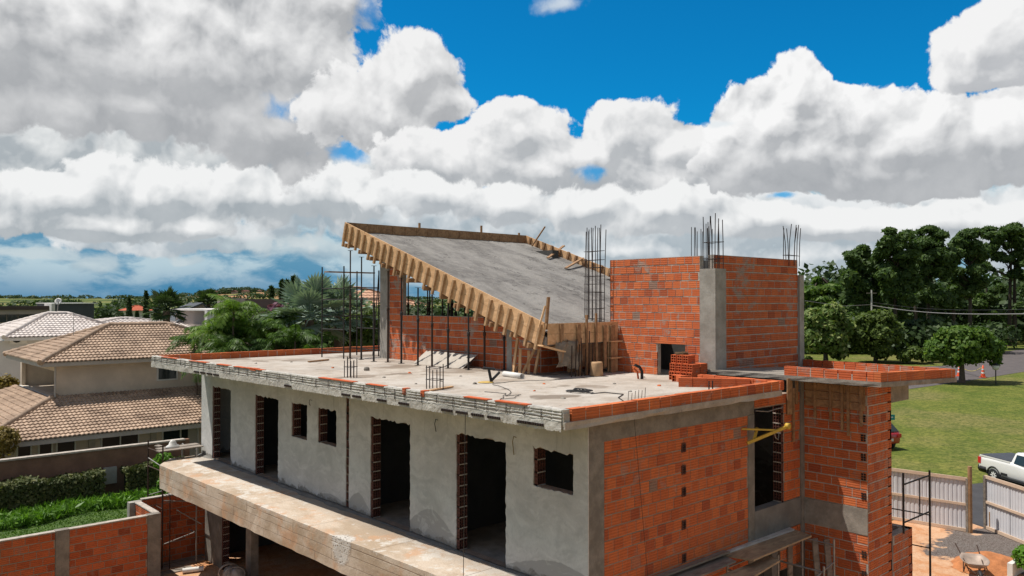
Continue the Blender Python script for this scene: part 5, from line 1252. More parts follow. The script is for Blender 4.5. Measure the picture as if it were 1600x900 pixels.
# building yard: orange earth with a spread of dark gravel
def yardmat():
    m, b, bs = new_mat('yard_earth'); v = objc(b)
    n1 = nz(b, v, 1.1, 6, .65); n2 = nz(b, v, 7, 5, .7); n3 = nz(b, v, 26, 3, .7)
    col = b.mix(b.mr(n1, .36, .62), (.50, .24, .115), (.56, .36, .23))
    col = b.mix(b.m('MULTIPLY', b.mr(n2, .45, .7), .4), col, (.40, .16, .065))
    gp = atz(1555, 858, 0); d = b.v('SUBTRACT', v, tuple(gp)); 
    q = b.v('MULTIPLY', d, (.42, .62, 0)); ln = b.v('LENGTH', q, out=1)
    e = b.mr(b.m('ADD', ln, b.m('MULTIPLY', b.m('SUBTRACT', n1, .5), 2.6)), 1.15, .95)
    g = b.mix(b.mr(n3, .35, .65), (.045, .043, .045), (.17, .165, .16))
    col = b.mix(b.m('MULTIPLY', e, .92), col, g)
    L(b, col, bs.inputs['Base Color']); bs.inputs['Roughness'].default_value = .97; bs.inputs['Specular IOR Level'].default_value = .1
    bump(b, bs, b.m('ADD', n2, b.m('MULTIPLY', n3, .6)), .7, .05); return m
M_yard = yardmat()
vs = []; fs = []; nx_, ny_ = 60, 70
for i in range(nx_+1):
    for j in range(ny_+1):
        x = 4+(30.2+.0-4)*i/nx_; y = -6+32*j/ny_-.0
        if y > 12.5 and x > 21: x = min(x, 21+ (x-21)*.2)
        vs.append((x, y, .012+.03*max(0, fbm((x, y, 0), .8))))
for i in range(nx_):
    for j in range(ny_): a = i*(ny_+1)+j; fs.append((a, a+ny_+1, a+ny_+2, a+1))
tag(MB().add(vs, fs, True).build('yard_soil', M_yard), kind='structure')
# asphalt lane beyond the gate and the road
M_asph = simple('asphalt', (.115, .098, .095), .9, .25, .8, .3, bd=.02); M_asph2 = simple('dark_asphalt', (.06, .058, .062), .9, .3, 1.2, .3, bd=.02)
def sheet(name, pts, z, mat): 
    P_ = [Vector((p[0], p[1], z)) for p in pts]; return tag(MB().add(P_, [tuple(range(len(P_)))]).build(name, mat, fix=True), kind='structure')
A_ = lambda px, py: atz(px, py, 0)
sheet('lane', [A_(1518, 757), A_(1560, 752), A_(1640, 775), A_(1900, 900), A_(1760, 900), A_(1500, 812)][:6], .018, M_asph2)
rd = [A_(1300, 590), A_(1400, 603), A_(1385, 613), A_(1450, 604), A_(1520, 594), A_(1600, 581), A_(1760, 556), A_(1760, 530), A_(1600, 546), A_(1572, 549), A_(1560, 556), A_(1530, 566), A_(1470, 572), A_(1400, 575), A_(1300, 570)]
rd.pop(1)
sheet('road', rd, .02, M_asph)
sheet('soil_verge', [A_(1500, 806), A_(1530, 792), A_(1560, 800), A_(1680, 845), A_(1700, 905), A_(1560, 905), A_(1485, 845)], .008, M_yard)
sheet('far_path', [A_(1545, 523), A_(1700, 520), A_(1700, 529), A_(1545, 526)], .02, simple('dry_soil_path', (.30, .2, .14), .95, .2, .5))

# ---------------------------------------------------------------- hoarding fence
M_zinc = simple('grey_zinc_sheet', (.60, .60, .63), .6, .10, 2.5); M_rail = simple('raw_fence_timber', (.62, .46, .34), .85, .15, 4)
def hoard(name, label, p, q, h=1.85, ends=(1, 1)):
    p, q = Vector(p), Vector(q); u = (q-p).normalized(); n = Vector((u.y, -u.x, 0)); n = n if n.dot(CAMP-p) > 0 else -n; Lg = (q-p).length
    t = thing(name, label, 'fence', p); prof = [(0, 0), (.02, .016), (.045, .016), (.065, 0), (.135, 0)]
    s = 0; k = 0
    while s < Lg-.05:
        e = min(s+1.14, Lg); vs = []; fs = []; xs = []
        x = s
        while x < e-.001:
            for a, d in prof:
                if x+a <= e: xs.append((x+a, d))
            x += .135
        xs.append((e, 0))
        for (x, d) in xs: 
            g = p+u*x-n*(d-.0+.004*(k % 2)); vs += [g+Vector((0, 0, .06)), g+Vector((0, 0, h-.06+.01*(k % 2)))]
        for i in range(len(xs)-1): fs.append((2*i, 2*i+2, 2*i+3, 2*i+1))
        o = MB(p).add(vs, fs).build('sheet', M_zinc, t); md = o.modifiers.new('t', 'SOLIDIFY'); md.thickness = .004
        s += 1.1; k += 1
    for z, hh in ((h-.02, .11), (h*.52, .085), (.08, .11)): MB(p).bar(p+n*.03+Vector((0, 0, z)), q+n*.03+Vector((0, 0, z)), .04, hh).build('rail', M_rail, t)
    for k, g in enumerate((p, q)):
        if ends[k]: MB(p).bar(g+n*.05+Vector((0, 0, 0)), g+n*.05+Vector((0, 0, h+.1*k)), .07, .07).build('end_post', M_woodG, t)
    return t
f1b, f1a = A_(1512, 832), A_(1393, 812); d1 = (f1a-f1b).normalized()
hoard('hoarding_fence', 'grey corrugated metal hoarding with timber rails left of the gate gap', f1b, f1b+d1*7.5, 1.85)
f2a, f2b = A_(1541, 827), A_(1600, 851); d2 = (f2b-f2a).normalized()
hoard('hoarding_fence', 'grey corrugated metal hoarding right of the gap, in front of the white pickup', f2a, f2a+d2*5.5, 1.85)
for px, py, top, lb in ((1516, 833, 729, 'tall round timber post on the left side of the hoarding gap'), (1547, 829, 800, 'short stake beside the right hoarding panel')):
    p = A_(px, py); q = atd(px, top, (p-CAMP).dot(FWD)); o = MB(p).tube([p, Vector((p.x, p.y, q.z))], .07 if top < 750 else .035, 9).build('fence_post', M_woodD); o.location = p; tag(o, lb, 'post')
# free scaffold frames by the low brick step
so = Vector((19.29, 7.18, 0)); t_ = thing('yard_scaffold', 'dark tube scaffold frame standing in the yard right of the brick step', 'scaffold', so)
M_st = M_prop2
zz = lambda py, d=18.2: 8-(py-468)/F_PX*d
mb = MB(so); mb.tube([(19.29, 7.18, 0), (19.29, 7.18, zz(735))], .024, 8); mb.tube([(17.9, 7.18+.02, 2.95), (17.9, 7.2, 4.25)], .024, 8)
for z in (4.0, 3.18): mb.tube([(17.9, 7.2, z), (19.29, 7.18, z)], .018, 6)
mb.tube([(18.75, 7.19, 3.18), (18.75, 7.19, 4.0)], .015, 6)
for z in (1.55, .8): mb.tube([(18.68, 7.19, z), (19.29, 7.18, z)], .018, 6)
mb.tube([(18.9, 7.19, 0), (18.9, 7.19, 1.55)], .015, 6)
mb.build('near_frame', M_st, t_)
mb = MB(so); mb.tube([(19.2, 8.6, 0), (19.2, 8.6, 4.1)], .022, 8); mb.tube([(18.0, 8.6, 0), (18.0, 8.6, 3.9)], .022, 8)
for z in (1.5, 2.9): mb.tube([(18.0, 8.6, z), (19.2, 8.6, z)], .016, 6)
mb.build('far_frame', M_st, t_)
mb = MB(so)
mb.tube([(19.2, 8.6, 3.1), (19.29, 7.18, 3.1), (19.29, 7.19, 2.35), (19.2, 8.6, 2.35)], .015, 6)
mb.build('ledger_tube', M_st, t_)
# wheelbarrow
bp = A_(1523, 903); wb = thing('wheelbarrow', 'dusty metal wheelbarrow tipped in the orange soil at the lower right', 'wheelbarrow', bp)
ux = (A_(1490, 858)-A_(1523, 903)).normalized(); uy = Vector((-ux.y, ux.x, 0)); W3 = lambda a, b_, c_: bp+ux*a+uy*b_+Vector((0, 0, c_))
M_tray = simple('dusty_tray_steel', (.42, .33, .27), .6, .3, 5, metal=.2)
vs = []; fs = []
for i in range(13):
    t = i/12
    for j in range(9):
        s = j/8*2-1; w = .30*(.75+.35*math.sin(math.pi*t)); dep = .20*(1-(2*t-1)**4)*(1-abs(s)**3)
        vs.append(W3(-.42+.84*t, s*w*(1.1), .52+.06*t-dep))
for i in range(12):
    for j in range(8): a = i*9+j; fs.append((a, a+9, a+10, a+1))
o = MB(bp).add(vs, fs, True).build('tray', M_tray, wb); md = o.modifiers.new('t', 'SOLIDIFY'); md.thickness = .012
for s in (-.22, .22): MB(bp).tube([W3(-.60, s*.4, .30), W3(-.2, s, .34), W3(.5, s*1.15, .52), W3(1.05, s*1.3, .66)], .018, 7).build('handle', M_rust, wb)
for s in (-.2, .2): MB(bp).tube([W3(.45, s, .50), W3(.42, s, .0), W3(.15, s, .34)], .015, 6).build('leg', M_rust, wb)
w_ = MB(bp).lathe(W3(-.62, 0, .2), [(.10, -.04), (.17, -.05), (.20, -.03), (.205, 0), (.20, .03), (.17, .05), (.10, .04)], 18, uy).build('wheel', M_black, wb); MB(bp).lathe(W3(-.62, 0, .2), [(.001, -.03), (.105, -.03), (.105, .03), (.001, .03)], 12, uy).build('rim', M_galv, w_)
# mound of orange sand, cones, lamp
c = A_(1540, 882); vs = []; fs = []
for i in range(15):
    for k in range(28): t = 2*math.pi*k/28; r = 1.15*i/14; vs.append((c.x+r*math.cos(t)*1.2, c.y+r*math.sin(t)*.8, max(0, .36*(1-(i/14)**1.3)+.07*fbm((r*math.cos(t), r*math.sin(t), 1), 3))-.01))
for i in range(14):
    for k in range(28): fs.append((i*28+k, i*28+28+k, i*28+28+(k+1) % 28, i*28+(k+1) % 28))
o = MB(c).add(vs, fs, True).build('sand_mound', simple('orange_sand', (.52, .20, .075), .97, .35, 3, .6, bd=.04)); o.location = c; tag(o, 'small mound of bright orange sand beside the wheelbarrow', 'sand mound')
M_cone = simple('orange_cone_plastic', (.75, .10, .03), .5, .1, 5)
cp = []
for px, py, lb in ((1499, 588, 'orange traffic cone partly behind the small tree trunk'), (1536, 590, 'orange traffic cone with white bands on the road right of the tree')):
    p = A_(px, py); t_ = thing('traffic_cone', lb, 'cone', p, group='traffic cones on the road'); cp.append(p)
    MB(p).box(p+Vector((-.3, -.3, .022)), p+Vector((.3, .3, .07))).build('base', M_cone, t_); b_ = MB(p).lathe(p, [(.24, .07), (.13, .7), (.06, 1.25), (.001, 1.27)], 14).build('cone_body', M_cone, t_)
    MB(p).lathe(p, [(.182, .42), (.158, .58)], 14).build('white_band', M_white, b_); MB(p).lathe(p, [(.125, .78), (.108, .92)], 14).build('white_band', M_white, b_)
pts = [cp[0]+(cp[1]-cp[0])*(i/12)+Vector((0, 0, 1.1-.5*math.sin(math.pi*i/12))) for i in range(13)]; o = MB(pts[0]).tube(pts, .03, 5).build('plastic_chain', simple('yellow_chain', (.6, .5, .12), .5, .2, 5)); o.location = pts[0]; tag(o, 'pale chain sagging between the two orange cones', 'chain')
p = A_(1556, 601); t_ = thing('garden_lamp', 'short black garden lamp post with a pale lantern at the edge of the lawn', 'lamp', p); hz = 8-(568-468)/F_PX*(p-CAMP).dot(FWD)
MB(p).tube([p, p+Vector((0, 0, hz-.62))], .05, 8).build('post', M_black, t_); MB(p).lathe(p+Vector((0, 0, hz-.62)), [(.08, 0), (.26, .08), (.32, .42), (.28, .46), (.001, .48)], 12).build('lantern', M_white, t_); MB(p).lathe(p+Vector((0, 0, hz-.16)), [(.36, 0), (.1, .16), (.001, .22)], 12).build('lantern_cap', M_black, t_)
# street sign
p = atd(1391, 652, 46); t_ = thing('street_sign', 'small teal street name plate beside the tower edge', 'sign', (p.x, p.y, 0)); o_ = Vector((p.x, p.y, 0))
rt_ = RT; MB(o_).tube([o_+rt_*-.25, o_+rt_*-.25+Vector((0, 0, p.z+.25))], .035, 8).build('pole', M_galv, t_); MB(o_).obox(p-rt_*.02, rt_*.28, FW*.015, Vector((0, 0, .15))).build('name_plate', simple('teal_enamel', (.02, .30, .27), .5, .15, 4), t_); MB(o_).obox(p-rt_*.02-FW*.02, rt_*.18, FW*.004, Vector((0, 0, .035))).build('lettering', M_white, t_)
# utility pole and wires
p = atd(1362, 470, 116); t_ = thing('utility_pole', 'pale concrete utility pole in front of the dark pines', 'utility pole', (p.x, p.y, 0)); o_ = Vector((p.x, p.y, 0))
MB(o_).tube([o_, Vector((p.x, p.y, atd(1362, 453, 116).z))], [.17, .11], 8).build('pole_shaft', simple('pale_pole_concrete', (.5, .48, .44), .9, .15, 2), t_); MB(o_).obox(Vector((p.x, p.y, atd(1362, 458, 116).z)), RT*.7, FW*.05, Vector((0, 0, .06))).build('crossarm', M_woodG, t_)
for k, (y0, y1, r, lb) in enumerate(((477, 490, .045, 'thick pale overhead wire from the pole to the right edge'), (472, 482.5, .02, 'thin upper overhead wire from the pole to the right edge'))):
    a, b_ = atd(1362, y0, 116), atd(1640, y1, 60); pts = [a+(b_-a)*(i/20)-Vector((0, 0, .5*math.sin(math.pi*i/20))) for i in range(21)]; o = MB(a).tube(pts, r, 5).build('overhead_wire', M_galv if k == 0 else M_wire); o.location = a; tag(o, lb, 'wire')
a, b_ = atd(1362, 476, 116), atd(1258, 470, 88); o = MB(a).tube([a, (a+b_)/2-Vector((0, 0, .4)), b_], .03, 5).build('overhead_wire', M_galv); o.location = a; tag(o, 'short overhead wire from the pole towards the tank box', 'wire')
# planter at the lower right corner
p = A_(1600, 905)+Vector((0, 0, 0)); t_ = thing('planter_kerb', 'white kerbed planter with a leafy shrub in the lower right corner', 'planter', p)
PL = p
MB(p).bar(A_(1578, 903)+Vector((0, 0, .2)), A_(1620, 878)+Vector((0, 0, .2)), .14, .42).build('kerb', M_white, t_)

# ---------------------------------------------------------------- vehicles
def carpaint(name, c):
    m, b, bs = new_mat(name); bs.inputs['Base Color'].default_value = c+(1,); bs.inputs['Roughness'].default_value = .3; bs.inputs['Coat Weight'].default_value = .6; bs.inputs['Coat Roughness'].default_value = .08; return m
M_wpaint = carpaint('white_car_paint', (.74, .73, .70)); M_rpaint = carpaint('red_car_paint', (.42, .012, .02)); M_dglass = M_glass
M_trim = simple('black_car_plastic', (.02, .02, .022), .6, .2, 5); M_lamp = carpaint('red_tail_lamp', (.55, .01, .02)); M_cover = simple('tonneau_cloth', (.055, .062, .075), .75, .2, 2)
def loft(mb, secs, closed=True):
    """secs: list of rings (same count) in car space"""
    n = len(secs[0]); vs = [p for s in secs for p in s]; fs = []
    for i in range(len(secs)-1):
        for k in range(n-(0 if closed else 1)): fs.append((i*n+k, i*n+(k+1) % n, (i+1)*n+(k+1) % n, (i+1)*n+k))
    fs.append(tuple(range(n))[::-1]); fs.append(tuple(range((len(secs)-1)*n, len(secs)*n))); mb.add(vs, fs, True)
def ring(x, w, zb, zs_, zt, tuck=.06, n=0):
    # cross section: y half width w at shoulder zs_, tucked at bottom and top
    h = [(w-.05, zb), (w, zb+.12), (w+.01, (zb+zs_)/2), (w, zs_-.03), (w-tuck, zt-.01), (w-tuck-.08, zt)]
    return [(x, y, z) for y, z in h]+[(x, -y, z) for y, z in reversed(h)]
def wheel(par, x, y, r=.30):
    sgn = 1 if y > 0 else -1
    t = MB().lathe((x, y, r), [(r*.62, -.10), (r*.93, -.10), (r, -.06), (r, .06), (r*.93, .10), (r*.62, .10)], 28, (0, 1, 0)).build('tyre', M_black, par)
    MB().lathe((x, y+sgn*.05, r), [(.001, sgn*.02), (r*.2, sgn*.03), (r*.25, 0), (r*.60, -sgn*.02), (r*.66, sgn*.05), (r*.62, -sgn*.12)], 28, (0, 1, 0)).build('rim', M_galv, t)
    for k in range(8):
        a = math.pi*2*k/8; MB().bar((x+math.cos(a)*r*.12, y+sgn*.075, r+math.sin(a)*r*.12), (x+math.cos(a)*r*.62, y+sgn*.07, r+math.sin(a)*r*.62), .05, .03, up=(0, 1, 0)).build('spoke', M_white, t)
def arch(par, x, y, r, mat, w=.06):
    mb = MB(); pts = []
    for k in range(15): a = math.pi*k/14; pts.append((x+math.cos(a)*(r+.055), y, .30+math.sin(a)*(r+.055)))
    mb.tube(pts, .035, 6); mb.build('wheel_arch', mat, par)
    mb = MB(); sgn = 1 if y > 0 else -1
    mb.lathe((x, y-sgn*.02, .30), [(.001, .012*sgn), (r+.05, .012*sgn), (r+.05, -.20*sgn)], 24, (0, 1, 0)); mb.build('arch_liner', M_trim, par)
def pickup():
    t = thing('pickup_truck', 'white pickup truck with black bed cover parked behind the hoarding', 'pickup truck')
    b = MB(); loft(b, [ring(x, w, zb, zs_, zt, tk) for x, w, zb, zs_, zt, tk in ((-2.2, .78, .42, .80, .98, .03), (-2.12, .83, .36, .86, 1.03, .02), (-1.5, .84, .34, .90, 1.04, .02), (-.3, .84, .30, .92, 1.05, .02), (.3, .84, .30, .92, .97, .03), (1.3, .84, .30, .88, .97, .05), (1.9, .80, .34, .78, .90, .1), (2.18, .70, .38, .66, .74, .12))]); b.build('body', M_wpaint, t)
    b = MB(); b.box((-2.08, -.77, 1.045), (-.38, .77, 1.085)); b.build('bed_cover', M_cover, t)
    b = MB()
    for s in (-1, 1): b.box((-2.1, s*.835, 1.0), (-.36, s*.79, 1.06))
    b.build('bed_rail', M_wpaint, t)
    b = MB(); loft(b, [[(x, y, z) for x, y, z in ((x0, .80, .95), (x0, .79, 1.0), (x1, .66, 1.44), (x1+.0, .55, 1.48), (x1, -.55, 1.48), (x1, -.66, 1.44), (x0, -.79, 1.0), (x0, -.80, .95))] for x0, x1 in ((-.36, -.22), (.0, .0), (.9, .30), (1.15, .42))]); c_ = b.build('cabin', M_wpaint, t)
    for s in (-1, 1):
        b = MB(); b.prism([(-.18, s*.80, 1.02), (.80, s*.80, 1.02), (.28, s*.685, 1.40), (-.12, s*.685, 1.40)], (0, s*.012, .0)); b.build('side_window', M_dglass, c_, fix=True)
    b = MB(); b.prism([(-.375, -.70, 1.02), (-.375, .70, 1.02), (-.25, .60, 1.42), (-.25, -.60, 1.42)], (-.012, 0, 0)); b.build('rear_window', M_dglass, c_, fix=True)
    b = MB(); b.prism([(1.17, -.68, 1.0), (1.17, .68, 1.0), (.45, .58, 1.45), (.45, -.58, 1.45)], (.02, 0, .02)); b.build('windscreen', M_dglass, c_, fix=True)
    b = MB(); loft(b, [ring(x, w, .30, .50, .58, .01) for x, w in ((-2.30, .72), (-2.26, .80), (-2.05, .855), (-1.72, .86))]); b.build('rear_bumper', M_trim, t)
    for s in (-1, 1): b = MB(); b.box((-2.19, s*.70, .68), (-2.02, s*.853, .96)); b.build('tail_lamp', M_lamp, t)
    for x in (-1.28, 1.38):
        for s in (-1, 1): wheel(t, x, s*.76, .30); arch(t, x, s*.845, .31, M_trim)
    for s in (-1, 1): b = MB(); b.box((-.85, s*.83, .42), (-.50, s*.865, .52)); b.build('sill_vent', M_trim, t); b = MB(); b.box((-.9, s*.80, .26), (.95, s*.85, .34)); b.build('side_skirt', M_trim, t); b = MB(); b.box((.62, s*.80, 1.0), (.78, s*.98, 1.14)); b.build('door_mirror', M_trim, t)
    return t
tk = pickup()
hd = math.atan2(-.84, -.54)
wpos = atz(1555, 754, 0); side = Vector((math.sin(hd), -math.cos(hd), 0)); fw_ = Vector((math.cos(hd), math.sin(hd), 0))
tk.location = wpos-fw_*-1.28-side*.76; tk.location.z = .022; tk.rotation_euler = (0, 0, hd)
def hatch():
    t = thing('hatchback_car', 'red hatchback car parked on the grass, half hidden by the brick tower', 'car')
    b = MB(); loft(b, [ring(x, w, zb, zs_, zt, tk_) for x, w, zb, zs_, zt, tk_ in ((-1.95, .66, .40, .70, .88, .06), (-1.88, .76, .34, .80, .94, .04), (-1.3, .82, .30, .84, .96, .05), (0, .83, .28, .84, .95, .05), (1.1, .82, .28, .80, .92, .06), (1.7, .76, .32, .70, .80, .1), (1.93, .62, .38, .60, .66, .12))]); b.build('body', M_rpaint, t)
    b = MB(); loft(b, [[(x0, .76, .93), (x1, .60, 1.38), (x1, .5, 1.43), (x1, -.5, 1.43), (x1, -.60, 1.38), (x0, -.76, .93)] for x0, x1 in ((-1.86, -1.45), (-1.2, -1.0), (.3, -.1), (1.0, .25))]); c_ = b.build('cabin', M_rpaint, t)
    b = MB(); b.prism([(-1.86, -.66, .97), (-1.86, .66, .97), (-1.52, .54, 1.34), (-1.52, -.54, 1.34)], (-.03, 0, .02)); b.build('rear_window', M_dglass, c_, fix=True)
    for s in (-1, 1): b = MB(); b.prism([(-1.5, s*.77, .98), (.75, s*.77, .98), (.15, s*.64, 1.32), (-1.2, s*.64, 1.32)], (0, s*.02, 0)); b.build('side_window', M_dglass, c_, fix=True)
    for s in (-1, 1): b = MB(); b.box((-1.975, s*.50, .66), (-1.85, s*.765, .86)); b.build('tail_lamp', M_lamp, t)
    b = MB(); b.box((-1.975, -.22, .50), (-1.95, .22, .64)); b.build('number_plate', M_white, t)
    for x in (-1.2, 1.25):
        for s in (-1, 1): wheel(t, x, s*.74, .29); arch(t, x, s*.815, .30, M_trim)
    return t
ht = hatch(); p = atz(1397, 704, 0); hd = math.atan2(.93, .37); fw_ = Vector((math.cos(hd), math.sin(hd), 0)); ht.location = p+fw_*1.95+Vector((-.25, .1, 0)); ht.rotation_euler = (0, 0, hd)
# things under the terrace
p = Vector((8.9, 21.6, 0)); 
pts = [aty(362, 890, 21.8)+Vector((math.cos(t*.55)*.28, .25*math.sin(t*.21), math.sin(t*.55)*.22-.1)) for t in range(60)]
o = MB(pts[0]).tube(pts, .015, 5).build('conduit_coil', M_galv); o.location = pts[0]; tag(o, 'pale coil of conduit piled under the terrace edge', 'conduit coil')
for k, (x, y, zz_, lb) in enumerate(((9.35, 21.7, 0, 'whitish cement sack under the pale coil'), (9.25, 21.95, .0, 'second cement sack beside the coil under the terrace'))):
    c = Vector((x, y, zz_)); o = MB(c).lathe(c, [(.001, 0), (.22, .0), (.25, .12), (.24, .4), (.18, .52), (.001, .55)], 9).build('cement_sack', M_galv); o.location = c; o.scale = (1, .7, 1); tag(o, lb, 'sack')
for k, (a, b_, lb) in enumerate((((232, 893), (318, 872), 'sunlit board nearest the column on the ground below the terrace'), ((240, 884), (316, 866), 'sunlit middle board on the ground below the terrace'), ((225, 902), (300, 886), 'sunlit board lowest in the picture under the terrace'))):
    p, q = atz(*a, .03), atz(*b_, .03); stick('ground_board', lb, p, q, .30, .03, M_woodG, 'board', 'boards on the ground below the terrace')
p, q = atz(285, 892, .1), atz(318, 888, .1); o = MB(p).tube([p, q], .07, 10).build('plastic_drum', M_white); o.location = p; tag(o, 'pale length of pipe at the foot of the pier under the terrace', 'pipe')
# ---------------------------------------------------------------- vegetation
import numpy as np
NR = np.random.default_rng(5)
def leafmat(name, c, c2, trans=.35, rough=.6):
    m, b, bs = new_mat(name)
    r = b.n('ShaderNodeNewGeometry').outputs['Random Per Island']
    ramp = b.n('ShaderNodeValToRGB', {0: r}); e = ramp.color_ramp.elements; e[0].color = c+(1,); e[1].color = c2+(1,); x = e.new(.7); x.color = tuple((p*1.4+q*.6)/2 for p, q in zip(c, c2))+(1,)
    L(b, ramp.outputs[0], bs.inputs['Base Color']); bs.inputs['Roughness'].default_value = rough; bs.inputs['Specular IOR Level'].default_value = .3
    t = b.n('ShaderNodeBsdfTranslucent', {'Color': b.mix(1.0, ramp.outputs[0], (1.25, 1.35, .7), 'MULTIPLY')}); mx = b.n('ShaderNodeMixShader', {0: trans, 1: bs.outputs[0], 2: t.outputs[0]})
    out = [n for n in b.nt.nodes if n.type == 'OUTPUT_MATERIAL'][0]; L(b, mx.outputs[0], out.inputs['Surface']); return m
def quads(name, C, N, size, mat, parent=None, aspect=1.5, fold=.25, sizes=None):
    """leaf shaped quads at points C (n,3) with facing N"""
    n = len(C); N = N/np.maximum(np.linalg.norm(N, axis=1, keepdims=True), 1e-6)
    a = NR.normal(size=(n, 3)); a -= (a*N).sum(1, keepdims=True)*N; a /= np.maximum(np.linalg.norm(a, axis=1, keepdims=True), 1e-6); b = np.cross(N, a)
    s = (sizes if sizes is not None else size*NR.uniform(.6, 1.25, n))[:, None]
    V = np.empty((n, 4, 3)); V[:, 0] = C-a*s*aspect*.5; V[:, 1] = C+b*s*.5-N*s*fold*.5; V[:, 2] = C+a*s*aspect*.5-N*s*fold*.6; V[:, 3] = C-b*s*.5-N*s*fold*.5
    me = bpy.data.meshes.new(name); me.vertices.add(4*n); me.vertices.foreach_set('co', V.reshape(-1)); me.loops.add(4*n); me.loops.foreach_set('vertex_index', np.arange(4*n, dtype=np.int32))
    me.polygons.add(n); me.polygons.foreach_set('loop_start', np.arange(0, 4*n, 4, dtype=np.int32)); me.polygons.foreach_set('loop_total', np.full(n, 4, dtype=np.int32)); me.update(calc_edges=True); me.validate()
    me.materials.append(mat); o = bpy.data.objects.new(name, me); S.collection.objects.link(o)
    if parent is not None: o.parent = parent
    return o
def clumpy(clumps, n, inner=.55, flat=1.0):
    """points in the outer shell of ellipsoid clumps, denser on top"""
    cl = np.array(clumps, float); vol = (cl[:, 3]*cl[:, 4]*cl[:, 5])**(2/3); idx = NR.choice(len(cl), n, p=vol/vol.sum())
    d = NR.normal(size=(n, 3)); d /= np.linalg.norm(d, axis=1, keepdims=True); d[:, 2] = np.where(NR.random(n) < .5, np.abs(d[:, 2]), d[:, 2])
    rad = inner+(1-inner)*NR.random(n)**.5; rad *= 1+.08*NR.normal(size=n)
    P = cl[idx, :3]+d*cl[idx, 3:6]*rad[:, None]; N = d+NR.normal(size=(n, 3))*.55; N[:, 2] = N[:, 2]*flat+.25
    return P, N
M_bark = simple('grey_bark', (.16, .12, .09), .95, .4, 6, .4); M_barkD = simple('dark_bark', (.085, .065, .05), .95, .4, 6, .4)
L_mango = leafmat('broad_leaf_green', (.060, .125, .018), (.16, .235, .036)); L_pine = leafmat('pine_needle_green', (.048, .092, .024), (.115, .175, .040), .35)
L_round = leafmat('dense_olive_leaf', (.065, .105, .020), (.135, .185, .036)); L_flower = leafmat('pale_tipped_leaf', (.075, .14, .022), (.30, .33, .11)); L_dark = leafmat('dark_leaf', (.028, .055, .015), (.062, .10, .026), .25)
L_palm = leafmat('palm_leaf', (.050, .105, .018), (.12, .20, .036), .3, .5); L_palmD = leafmat('dark_palm_leaf', (.030, .058, .016), (.075, .12, .03), .2, .5); L_palmY = leafmat('yellow_green_palm_leaf', (.10, .19, .025), (.20, .29, .05), .35, .5); L_bis = leafmat('silver_palm_leaf', (.18, .25, .19), (.32, .40, .32), .15, .5)
L_hedge = leafmat('hedge_leaf', (.055, .075, .020), (.15, .15, .055), .2); L_bed = leafmat('strap_leaf', (.085, .20, .018), (.17, .31, .04), .35, .45); L_bou = leafmat('bougainvillea', (.10, .035, .06), (.22, .08, .14), .3)
def tree(name, label, base, clumps, n, leaf, lmat, trunk, bark=None, group=None, inner=.55, cat='tree', branches=True):
    base = Vector(base); t = thing(name, label, cat, base, group=group)
    P, N = clumpy([(c[0], c[1], c[2], c[3], c[4] if len(c) > 4 else c[3], c[5] if len(c) > 5 else c[3]*.75) for c in clumps], n, inner); quads('crown', P, N, leaf, lmat, t)
    if trunk:
        r, h = trunk; mb = MB(); pts = [(0, 0, -.1)]+[(fbm((k, base.x, 1), .6)*.12*h/5, fbm((k, base.y, 5), .6)*.12*h/5, h*k/5) for k in range(1, 6)]
        mb.tube(pts, [r*1.35, r, r*.9, r*.8, r*.68, r*.5], 9)
        if branches:
            for c in clumps: 
                s = Vector(pts[3+(int(c[0]*7) % 3)]); e = Vector((c[0], c[1], c[2]-.1*c[3])); mb.tube([s, s.lerp(e, .5)+Vector((0, 0, .12*(e-s).length)), e], [r*.42, r*.28, r*.1], 6)
        mb.build('trunk', bark or M_bark, t)
    return t
def sc_(px, py, d): p = atd(px, py, d); return p
# mango like tree on the lawn
b = A_(1503, 598); D = (b-CAMP).dot(FWD); k = D/F_PX
def rel(base, px, py, dd=0.0): return atd(px, py, (base-CAMP).dot(FWD)+dd)-base
def cl_px(base, lst, jit=.4):
    kk = (base-CAMP).dot(FWD)/F_PX; out = []
    for (px, py, rx, ry) in lst:
        for s in (-1, 0, 1):
            v = rel(base, px+NR.uniform(-3, 3), py+NR.uniform(-2, 2), s*rx*kk*.8); out.append((v.x, v.y, v.z, rx*kk*.8, rx*kk*.8, ry*kk))
    return out
tree('leafy_tree', 'round crowned leafy tree standing alone on the lawn by the road', b, cl_px(b, [(1465, 545, 22, 16), (1480, 528, 20, 15), (1500, 522, 24, 14), (1528, 530, 24, 16), (1550, 545, 20, 16), (1520, 555, 26, 15), (1490, 558, 26, 14), (1458, 556, 15, 9), (1557, 560, 12, 12), (1505, 540, 30, 16)]), 12000, .27, L_mango, (.26, 3.2), inner=.6)
def tpx(name, label, bx, by, lst, n, leaf, mat, tr, **kw):
    b = A_(bx, by); return tree(name, label, b, cl_px(b, lst), n, leaf, mat, tr, **kw)
tpx('leafy_tree', 'broad tree with pale flower tips right beside the tank box', 1290, 568, [(1275, 500, 24, 18), (1300, 490, 22, 16), (1318, 510, 18, 16), (1270, 530, 26, 20), (1300, 530, 28, 22), (1262, 515, 12, 20), (1290, 512, 26, 18), (1310, 548, 18, 12)], 11000, .42, L_flower, (.3, 3), inner=.6)
tpx('leafy_tree', 'rounded olive green tree between the flowering tree and the lone tree', 1368, 566, [(1350, 505, 20, 15), (1380, 500, 22, 14), (1395, 520, 18, 18), (1345, 530, 20, 20), (1370, 525, 28, 22), (1375, 548, 24, 12), (1362, 495, 14, 9)], 9000, .36, L_round, (.25, 2.4), inner=.6)
